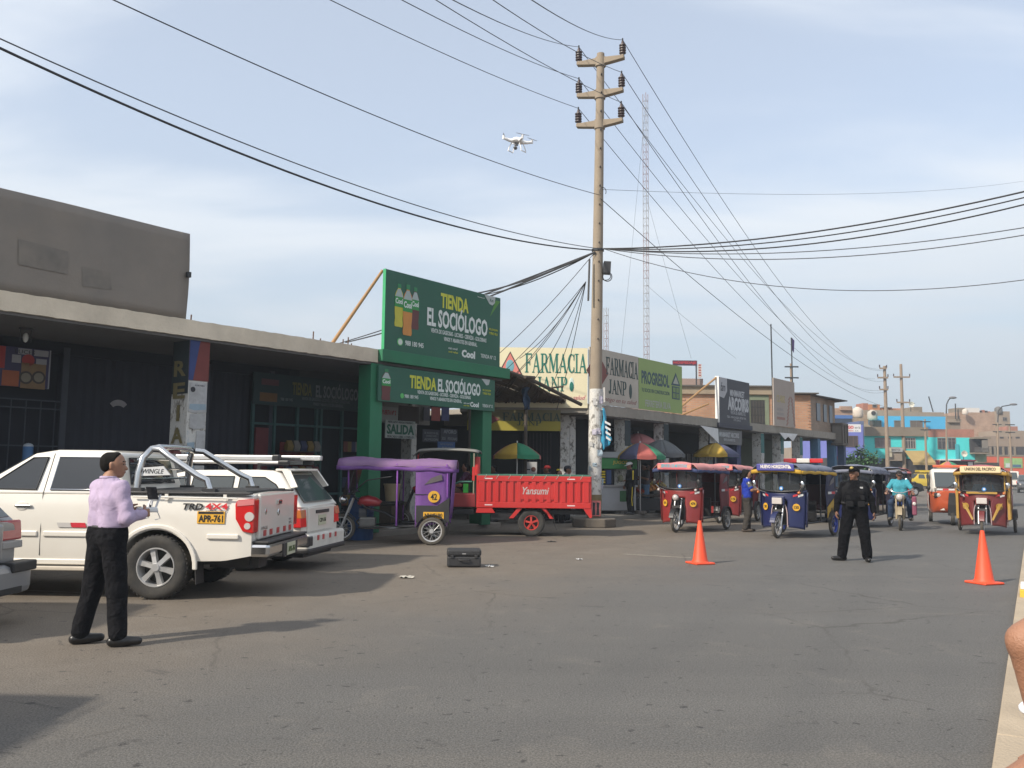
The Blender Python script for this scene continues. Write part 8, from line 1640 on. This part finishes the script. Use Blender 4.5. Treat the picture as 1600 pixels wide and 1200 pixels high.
for (px, py, dp, lab, tp, cpm, hr, yw) in ((856, 745, 26.6, 'person in grey top and red cap beneath the pharmacy sign', (.055, .06, .075), (.28, .03, .03), 0, 190), (873, 752, 25.2, 'woman with a yellow hair clip right behind the red cargo bed', (.03, .03, .04), None, 1, 300), (886, 745, 25.4, 'man in grey shirt and dark grey cap beside the pillar', (.30, .32, .34), (.05, .052, .06), 0, 340), (772, 752, 25.5, 'person in blue standing right of the green column', (.02, .03, .13), None, 1, 200)):
    q = D(px, py, dp); h_ = 1.66 if px != 873 else 1.52
    tt_, jj_, ff_ = person(lab, (q.x, q.y, .0), math.radians(yw), h_, None, 1.0, .022, skin2, cl_('bg%d' % px, tp), 'short', char, 'long', 'shoe', 1 if hr else .6, cap=(cl_('cap%d' % px, cpm) if cpm else None), longhair=(px == 873), group='people by the pharmacy')
    if px == 873: MB().ell(ff_['hp'](-.06, 0, .13), (.05, .05, .035)).build('hair_clip', yst, tt_)
    if px == 886: MB().tube([tuple(jj_['shL']+np.array([.02, -.02, .07])), tuple(jj_['chest']+ff_['fr']*.13), tuple(jj_['pel']+ff_['sw']*-.15+ff_['fr']*.1)], .022, n=6).build('bag_strap', M('strap_green', (.05, .22, .12), .8), tt_)
# driver resting on the cargo trike
q = Matrix.Rotation(th_, 4, 'Z') @ Vector((1.75, 0, 0))
sj = dict(pel=(0, 0, 1.12), chest=(-.16, 0, 1.40), neck=(-.2, 0, 1.56), head=(-.16, 0, 1.68), shL=(-.17, .17, 1.52), shR=(-.17, -.17, 1.52), hipL=(.02, .09, 1.10), hipR=(.02, -.09, 1.10), kneeL=(.38, .16, 1.28), kneeR=(.40, -.12, 1.22), ankL=(.68, .14, 1.10), ankR=(.70, -.14, 1.12), toeL=(.80, .15, 1.18), toeR=(.82, -.15, 1.2), elL=(-.05, .28, 1.26), elR=(-.05, -.28, 1.26), wrL=(.16, .14, 1.24), wrR=(.16, -.14, 1.24))
bp3 = ct.location
person('driver in dark plum shirt and brown trousers resting on the cargo trike seat', (bp3[0]+q.x, bp3[1]+q.y, -.04), th_, 1.62, sj, 1.0, .022, skin2, cl_('plum', (.055, .025, .055)), 'short', cl_('brown_trouser', (.14, .09, .065)), 'long', 'shoe', 1.0, nod=-.1)
# drivers sitting in the foremost mototaxis
dj = dict(pel=(0, 0, .92), chest=(.03, 0, 1.22), neck=(.04, 0, 1.38), head=(.08, 0, 1.50), shL=(.03, .17, 1.34), shR=(.03, -.17, 1.34), hipL=(.0, .10, .90), hipR=(0, -.10, .90), kneeL=(.38, .20, .82), kneeR=(.36, -.30, .80), ankL=(.32, .22, .42), ankR=(.40, -.42, .42), toeL=(.46, .24, .37), toeR=(.54, -.46, .34), elL=(.14, .30, 1.10), elR=(.14, -.30, 1.10), wrL=(.42, .32, 1.04), wrR=(.42, -.32, 1.04))
for (px, py, hx, hy, lab, cc) in ((1056, 832, -.54, -.84, 'driver with white shoes sitting in the foremost red mototaxi', (.30, .10, .11)), (1536, 837, -.53, -.85, 'driver in blue seated behind the screen of the maroon mototaxi', (.05, .14, .22))):
    p = G(px, py); h_ = math.atan2(hy, hx); o_ = Matrix.Rotation(h_, 4, 'Z') @ Vector((-.95, 0, -.03))
    person(lab, (p.x+o_.x, p.y+o_.y, o_.z), h_, 1.60, dj, 1.0, .022, skin2, cl_('drv%d' % px, cc), 'long' if px < 1200 else 'short', jean, 'long', 'shoe', 1.0, shoemat=M('shoe_white', (.62, .58, .52), .7))
# ---------------------------------------------------------------- bystander at the right edge: bent bare arm and knee
ed = 2.25
el_ = D(1604, 1003, ed); wr_ = D(1622, 1114, ed+.02); shd = D(1745, 900, ed-.05); kn = D(1640, 1215, ed-.06)
bs = thing('person', 'bystander at the right edge with a bare bent arm and white wristband', 'person', (shd.x+.12, shd.y, 0), 0, 'people on the street')
lo_ = np.array(bs.location)
def rel(v): return tuple(np.array(v)-lo_)
kn2 = D(1598, 1250, ed-.05); hip = D(1760, 1150, ed-.05)
ank = Vector((kn2.x+.05, kn2.y+.02, .12))
bodyp = [('c', rel(shd), rel(el_), .062, .044), ('c', rel(el_), rel(wr_), .046, .028), ('c', rel(hip), rel(kn2), .095, .072), ('c', rel(kn2), rel(ank), .066, .045), ('c', rel(ank), rel(ank+Vector((-.15, -.05, -.07))), .04, .03), ('c', rel(shd), rel(hip), .12, .15), ('c', rel(shd), rel(shd+Vector((.12, 0, .16))), .08, .05), ('c', rel(shd+Vector((.12, 0, .22))), rel(shd+Vector((.12, .0, .27))), .09, .09)]
parts = [nets(bodyp, .012, .02)]
wv = np.array(rel(wr_)); dv_ = np.array(wr_)-np.array(el_); parts.append(nets(hand_prims(wv, dv_, (0, -1, 0), (-1, 0, -.3), .7), .006, .01))
sdf_mesh('body', M('skin_sun', (.30, .15, .09), .55, 0, .22, 14, .3, 160), bs, parts)
wm = wv-dv_/np.linalg.norm(dv_)*.012; dn = Vector(dv_).normalized(); fx = dn.cross(Vector((0, 1, 0))).normalized(); fy = dn.cross(fx)
MB().tube([tuple(Vector(wm)+fx*(.034*math.cos(a))+fy*(.034*math.sin(a))) for a in np.linspace(0, 2*math.pi, 20, endpoint=False)], .009, n=8, closed=True).build('wristband', M('band_white', (.72, .72, .74), .6), bs, smooth=60)
TS = [('c', rel(shd+Vector((.06, 0, -.02))), rel(hip), .145, .17)]
sdf_mesh('shirt', cl_('bystander', (.25, .25, .27)), bs, [nets(TS, .02, .02, fold=.004)])
# ================================================================ small things
def cone(px, py, label, h=.72):
    p = G(px, py); t = thing('traffic_cone', label, 'traffic cone', (p.x, p.y, 0), .35, 'orange traffic cones'); om = M('cone_orange', (.72, .075, .025), .55, 0, .07, 6, dirt=.12, dcol=(.45, .10, .05))
    MB().b2((-.185, -.185, 0), (.185, .185, .035)).build('base', om, t, bevel=.02); MB().lathe([(.15, .030), (.135, .05), (.125, .07), (.028, h), (.018, h+.006), (.018, h-.05)], 28).build('cone_body', om, t, smooth=40); return t
cone(1094, 881, 'orange traffic cone in front of the red mototaxi'); cone(1538, 912, 'orange traffic cone at the right before the maroon mototaxi', .75)
# black equipment case
cp = G(724, 886.5); cs = thing('equipment_case', 'black hard equipment case lying on the asphalt', 'case', (cp.x, cp.y+.12, 0), math.radians(4))
cbm = M('case_black', (.022, .022, .024), .6, 0, .2, 8, .15, 60, dirt=.2, dcol=(.06, .055, .05))
MB().b2((-.27, -.17, .01), (.27, .17, .175)).build('case_bottom', cbm, cs, bevel=.025); MB().b2((-.275, -.175, .178), (.275, .175, .285)).build('case_lid', cbm, cs, bevel=.03)
MB().tube([(-.085, -.176, .125), (-.075, -.205, .12), (0, -.212, .12), (.075, -.205, .12), (.085, -.176, .125)], .011, n=8).build('handle', blk, cs, smooth=50)
for x in (-.19, .19): MB().b2((x-.025, -.186, .15), (x+.025, -.170, .20)).build('latch', blk, cs, bevel=.005)
MB().b2((-.03, -.1785, .21), (.03, -.176, .225)).build('nameplate', M('grey_print', (.3, .3, .3), .5), cs)
# litter
for (px, py, w, d, c, lab) in ((765, 886, .12, .07, (.6, .58, .55), 'crumpled white scrap of paper beside the black case'), (862, 847, .2, .06, (.03, .03, .03), 'flattened dark scrap under the cargo trike'), (635, 903, .20, .08, (.45, .42, .36), 'pale flattened scrap on the asphalt near the wagon shadow'), (905, 875, .08, .05, (.5, .5, .5), 'small pale scrap left of the first cone')):
    p = G(px, py); q = random.Random(px)
    tag(MB().grid(lambda u, v: (p.x+w*(u-.5)+.02*math.sin(v*7), p.y+d*2*(v-.5), .008+.025*abs(math.sin(u*9+v*5))*q.random()), 6, 4).build('litter_scrap', M('litter%d' % px, c, .9), None), lab, 'litter', 'litter on the asphalt')
# ---------------------------------------------------------------- drone
dc = D(809, 221, 13.0); dn_ = thing('drone', 'white quadcopter drone hovering in the sky left of the pole', 'drone', dc, math.radians(-112))
dn_.rotation_euler = (math.radians(-8), math.radians(6), math.radians(-118))
dwh = M('drone_white', (.80, .80, .81), .35, 0, .04, 8); dgr = M('drone_grey', (.16, .165, .18), .5)
MB().loft([[(x, w*math.cos(a), z+h*math.sin(a)*(1 if math.sin(a) > 0 else .8)) for a in np.linspace(0, 2*math.pi, 16, endpoint=False)] for x, w, z, h in ((-.13, .02, .0, .015), (-.10, .06, .0, .035), (-.02, .085, .01, .055), (.06, .075, .008, .05), (.12, .045, .0, .03), (.14, .015, 0, .012))]).build('hull', dwh, dn_, smooth=60)
pdk = M('propeller_grey', (.25, .255, .27), .5)
for i, (sx, sy) in enumerate(((1, 1), (1, -1), (-1, 1), (-1, -1))):
    e = (sx*.165, sy*.165, .02); a_ = MB().loft([[(sx*.03-sy*0+dx, sy*.03+dy, dz) for dx, dy, dz in ((.0, .035*sx*sy*0+.035, -.02), (.035, 0, -.02), (.035, 0, .025), (0, .035, .025))]]) if False else MB().tube([(sx*.04, sy*.04, .0), (sx*.10, sy*.10, .0), e], [.036, .026, .020], n=10)
    ao = a_.build('arm', dwh, dn_, smooth=60); MB().cyl((e[0], e[1], .0), (e[0], e[1], .06), .019, n=12).build('motor', dwh, ao, smooth=40)
    r = random.Random(i).uniform(0, 3); MB().slab([(e[0]+.115*math.cos(r)-.010*math.sin(r), e[1]+.115*math.sin(r)+.010*math.cos(r), .068), (e[0]-.008*math.sin(r), e[1]+.008*math.cos(r), .064), (e[0]-.115*math.cos(r)+.0*math.sin(r), e[1]-.115*math.sin(r), .068), (e[0]-.115*math.cos(r)+.010*math.sin(r), e[1]-.115*math.sin(r)-.010*math.cos(r), .068), (e[0]+.008*math.sin(r), e[1]-.008*math.cos(r), .064), (e[0]+.115*math.cos(r), e[1]+.115*math.sin(r), .068)], .004).build('propeller', pdk, ao)
for sd in (1, -1): MB().tube([(.07, sd*.06, -.02), (.075, sd*.105, -.11), (.08, sd*.115, -.155), (-.08, sd*.115, -.155), (-.075, sd*.105, -.11), (-.07, sd*.06, -.02)], .008, n=6).build('landing_skid', dwh, dn_, smooth=50)
gm = MB().b2((.02, -.025, -.08), (.07, .025, -.03)).build('gimbal', dgr, dn_, bevel=.008); MB().ell((.055, 0, -.115), (.03, .03, .028)).build('camera_ball', dgr, gm, smooth=60); MB().cyl((.06, 0, -.115), (.095, 0, -.115), .018, n=12).build('lens', blk, gm)
# ---------------------------------------------------------------- umbrellas
def umbrella(label, px, py, depth, R, cols, rz=0, tilt=0, h=.36, n=8):
    p = D(px, py, depth); t = thing('market_umbrella', label, 'umbrella', (p.x, p.y, .13), rz, 'market umbrellas'); top = p.z-.13
    t.rotation_euler = (0, 0, rz); MB().cyl((0, 0, 0), (0, 0, top+.06), .02, n=8).build('pole', alloy, t); MB().cyl((0, 0, 0), (0, 0, .1), .22, .2, n=14).build('foot', fbm, t)
    for i in range(n):
        a0, a1 = 2*math.pi*i/n, 2*math.pi*(i+1)/n
        def gp(u, v): a = a0+(a1-a0)*u; r = R*v*(1-.06*math.sin(math.pi*u)*v); return (r*math.cos(a), r*math.sin(a)+0, top-h*v**1.7-(.02*math.sin(math.pi*u)*v)+tilt*r*math.cos(a))
        g_ = MB().grid(gp, 4, 6).build('canopy_gore', cols[i % len(cols)], t, smooth=60, solid=.006)
        def vp(u, v): q = gp(u, 1); return (q[0], q[1], q[2]-.10*v)
        MB().grid(vp, 4, 1).build('valance', cols[i % len(cols)], g_, solid=.004)
        MB().cyl((0, 0, top-.01), (R*math.cos(a0), R*math.sin(a0), top-h+tilt*R*math.cos(a0)), .008, n=4).build('rib', alloy, t)
    return t
um = lambda n, c: M('umbrella_'+n, c, .8, 0, .12, 3, dirt=.15)
uy, ug, ur, ub_, uk, up_, ugr = um('yellow', (.42, .27, .03)), um('green', (.02, .20, .10)), um('red', (.42, .10, .085)), um('blue', (.07, .075, .14)), um('grey', (.085, .095, .105)), um('pink', (.40, .15, .15)), um('dark', (.11, .11, .125))
umbrella('rainbow umbrella under the reed awning behind the cargo trike', 808, 692, 25.0, .74, [uy, ug, ur, uy, ug, ur], rz=math.radians(-150), n=6)
umbrella('large rainbow umbrella foremost at the fruit stall', 1000, 692, 28.5, .84, [uy, ub_, ur, ug, uy, ub_, ur, ug], rz=math.radians(165), h=.44, tilt=.0)
umbrella('pink umbrella highest behind the rainbow one', 997, 677, 30.5, .72, [up_], h=.34)
umbrella('dark grey umbrella right of the rainbow one', 1033, 687, 29.5, .82, [uk], h=.50)
umbrella('slate umbrella peeking out left of the pink one', 973, 686, 30.0, .62, [ugr], h=.36)
umbrella('yellow, blue and green umbrella before the minimarket', 1118, 692, 33.5, .92, [uy, ub_, ug, ug, ur, ug, uy, uy], rz=math.radians(-120), h=.45)
# ---------------------------------------------------------------- food cart and fruit stall
cp_ = walkz(945, 803); fc = thing('food_cart', 'green and white juice cart with a grey lid right of the pole', 'food cart', (cp_.x+.35, cp_.y+.5, .13), math.radians(8))
cw = M('cart_white', (.36, .37, .39), .6, 0, .12, 4, dirt=.3); cg = M('cart_green', (.04, .22, .06), .6, 0, .15, 5)
MB().b2((-.65, -.4, .10), (.65, .4, .88)).build('cabinet', cw, fc, bevel=.02); MB().b2((-.70, -.45, .881), (.70, .45, .93)).build('counter', M('counter_steel', (.4, .4, .4), .35, .7), fc)
for (x, y) in ((-.6, -.4), (.6, -.4), (-.6, .4), (.6, .4)): MB().cyl((x, y, .93), (x, y, 1.85), .02, n=6).build('post', steel, fc)
MB().b2((-.68, -.44, 1.46), (.68, .44, 1.82)).build('green_header', cg, fc, bevel=.02); MB().loft([[(-.72, -.48, 1.83), (.72, -.48, 1.83), (.72, .48, 1.83), (-.72, .48, 1.83)], [(-.5, -.3, 2.02), (.5, -.3, 2.02), (.5, .3, 2.02), (-.5, .3, 2.02)]]).build('lid', M('lid_grey', (.30, .31, .31), .6), fc)
MB().ell((.32, -.1, 1.15), (.24, .24, .30), 16, 10).build('juice_jar', Mglass('jar_glass', (.30, .30, .16), .1, .6), fc, smooth=60); text('JUGOS', .5, .14, M('letters_yellow', (.5, .4, .05), .6), fc, (.1, -.446, 1.66), bold=.03)
for k in range(5): MB().b2((-.62, -.452, 1.0+k*.085), (-.40, -.446, 1.05+k*.085)).build('price_strip', yst, fc)
MB().b2((-.36, -.455, .95), (-.20, -.446, 1.42)).build('menu_strip', M('menu_navy', (.03, .06, .16), .6), fc); MB().b2((.1, -.406, .40), (.55, -.401, .75)).build('poster', M('poster_green', (.06, .16, .07), .8, 0, .4, 10), fc)
for x in (-.45, .45): w = MB().lathe([(0, -.03), (.14, -.03), (.15, 0), (.14, .03), (0, .03)], 16, 'y').build('wheel', rub, fc, (x, .2, .14)); 
fs_ = thing('fruit_stall', 'dark fruit stall table with tilted tray of fruit under the umbrellas', 'stall', (D(1018, 770, 29.6).x, 29.4, .13), math.radians(12))
MB().b2((-.9, -.5, .55), (.9, .5, .62)).build('table_top', M('stall_wood', (.05, .04, .035), .8), fs_)
for (x, y) in ((-.85, -.45), (.85, -.45), (-.85, .45), (.85, .45)): MB().b2((x-.03, y-.03, 0), (x+.03, y+.03, .549)).build('leg', M('stall_wood', (.05, .04, .035), .8), fs_)
MB().b2((-.88, -.49, .1), (.88, -.46, .5)).build('skirt', M('stall_cloth', (.035, .035, .038), .9), fs_)
tr_ = thing('fruit_tray', 'tilted tray of red and orange fruit on the dark stall', 'tray', (fs_.location[0]-.1, fs_.location[1]-.1, .76), math.radians(12)); MB().slab([(-.5, -.3, 0), (.5, -.3, .25), (.5, .3, .45), (-.5, .3, .15)], .03).build('tray', M('tray_wood', (.20, .10, .045), .8), tr_)
fr_ = [M('fruit_red', (.35, .05, .03), .5), M('fruit_orange', (.45, .17, .03), .5), M('fruit_yellow', (.42, .30, .05), .5)]
for i in range(8):
    for j_ in range(5): MB().ell((-.44+i*.125, -.25+j_*.125, .06+.25*(i/8)+.2*(j_/5)), (.055, .055, .055), 8, 6).build('fruit', fr_[(i//3+j_//3) % 3], tr_, smooth=60)
# ---------------------------------------------------------------- street tree
tp = D(1345, 752, 62); tr = thing('street_tree', 'small leafy green tree before the violet and cyan houses', 'tree', (tp.x, tp.y, 0))
bark = M('bark', (.10, .075, .055), .95, 0, .3, 6, .4, 30); leafm = M('leaf_green', (.045, .115, .035), .7, 0, .45, 3); q = random.Random(21)
MB().tube([(0, 0, 0), (.05, 0, .8), (0, .05, 1.5), (-.05, 0, 2.1)], [.11, .09, .07, .05], n=8).build('trunk', bark, tr, smooth=60)
tips = []
for i in range(9):
    a = q.uniform(0, 6.28); ln = q.uniform(.6, 1.25); e = Vector((ln*math.cos(a)+ (.7 if i > 6 else -.2), ln*.7*math.sin(a), 1.9+q.uniform(-.25, .65)+(.5 if i > 6 else 0))); MB().tube([(0, .02, 1.3+.07*i), tuple(Vector((0, 0, 1.6)).lerp(e, .5)+Vector((0, 0, .12))), tuple(e)], [.045, .03, .012], n=6).build('limb', bark, tr, smooth=60); tips.append(e)
lv = MB()
for e in tips:
    for _ in range(260):
        c_ = e+Vector((q.gauss(0, .27), q.gauss(0, .27), q.gauss(0, .20))); d_ = Vector((q.uniform(-1, 1), q.uniform(-1, 1), q.uniform(-.7, .5))).normalized(); s_ = d_.cross(Vector((0, 0, 1))).normalized(); l_, w_ = q.uniform(.16, .28), q.uniform(.06, .10); lv.add([c_, c_+d_*l_*.5+s_*w_, c_+d_*l_, c_+d_*l_*.5-s_*w_], [(0, 1, 2, 3)])
o = lv.build('crown', leafm, tr, recalc=False); o['kind'] = 'stuff'
# more umbrellas far right
p = D(1485, 731, 60); umbrella('small red green and yellow umbrella above the rickshaw roof', 1482, 721, 60, .75, [ur, ug, uy], rz=.4, h=.4, n=6)
# ================================================================ hazy coastal air
hm = bpy.data.materials.new('haze_air'); hm.use_nodes = True; ht = hm.node_tree; ht.nodes.clear()
ho = ht.nodes.new('ShaderNodeOutputMaterial'); hv_ = ht.nodes.new('ShaderNodeVolumePrincipled'); ht.links.new(hv_.outputs[0], ho.inputs['Volume'])
hv_.inputs['Color'].default_value = (.80, .90, 1.0, 1); hv_.inputs['Density'].default_value = .0011; hv_.inputs['Anisotropy'].default_value = .2
hb_ = MB().b2((-160, -70, -1.0), (360, 460, 32)).build('haze', hm); hb_['kind'] = 'stuff'
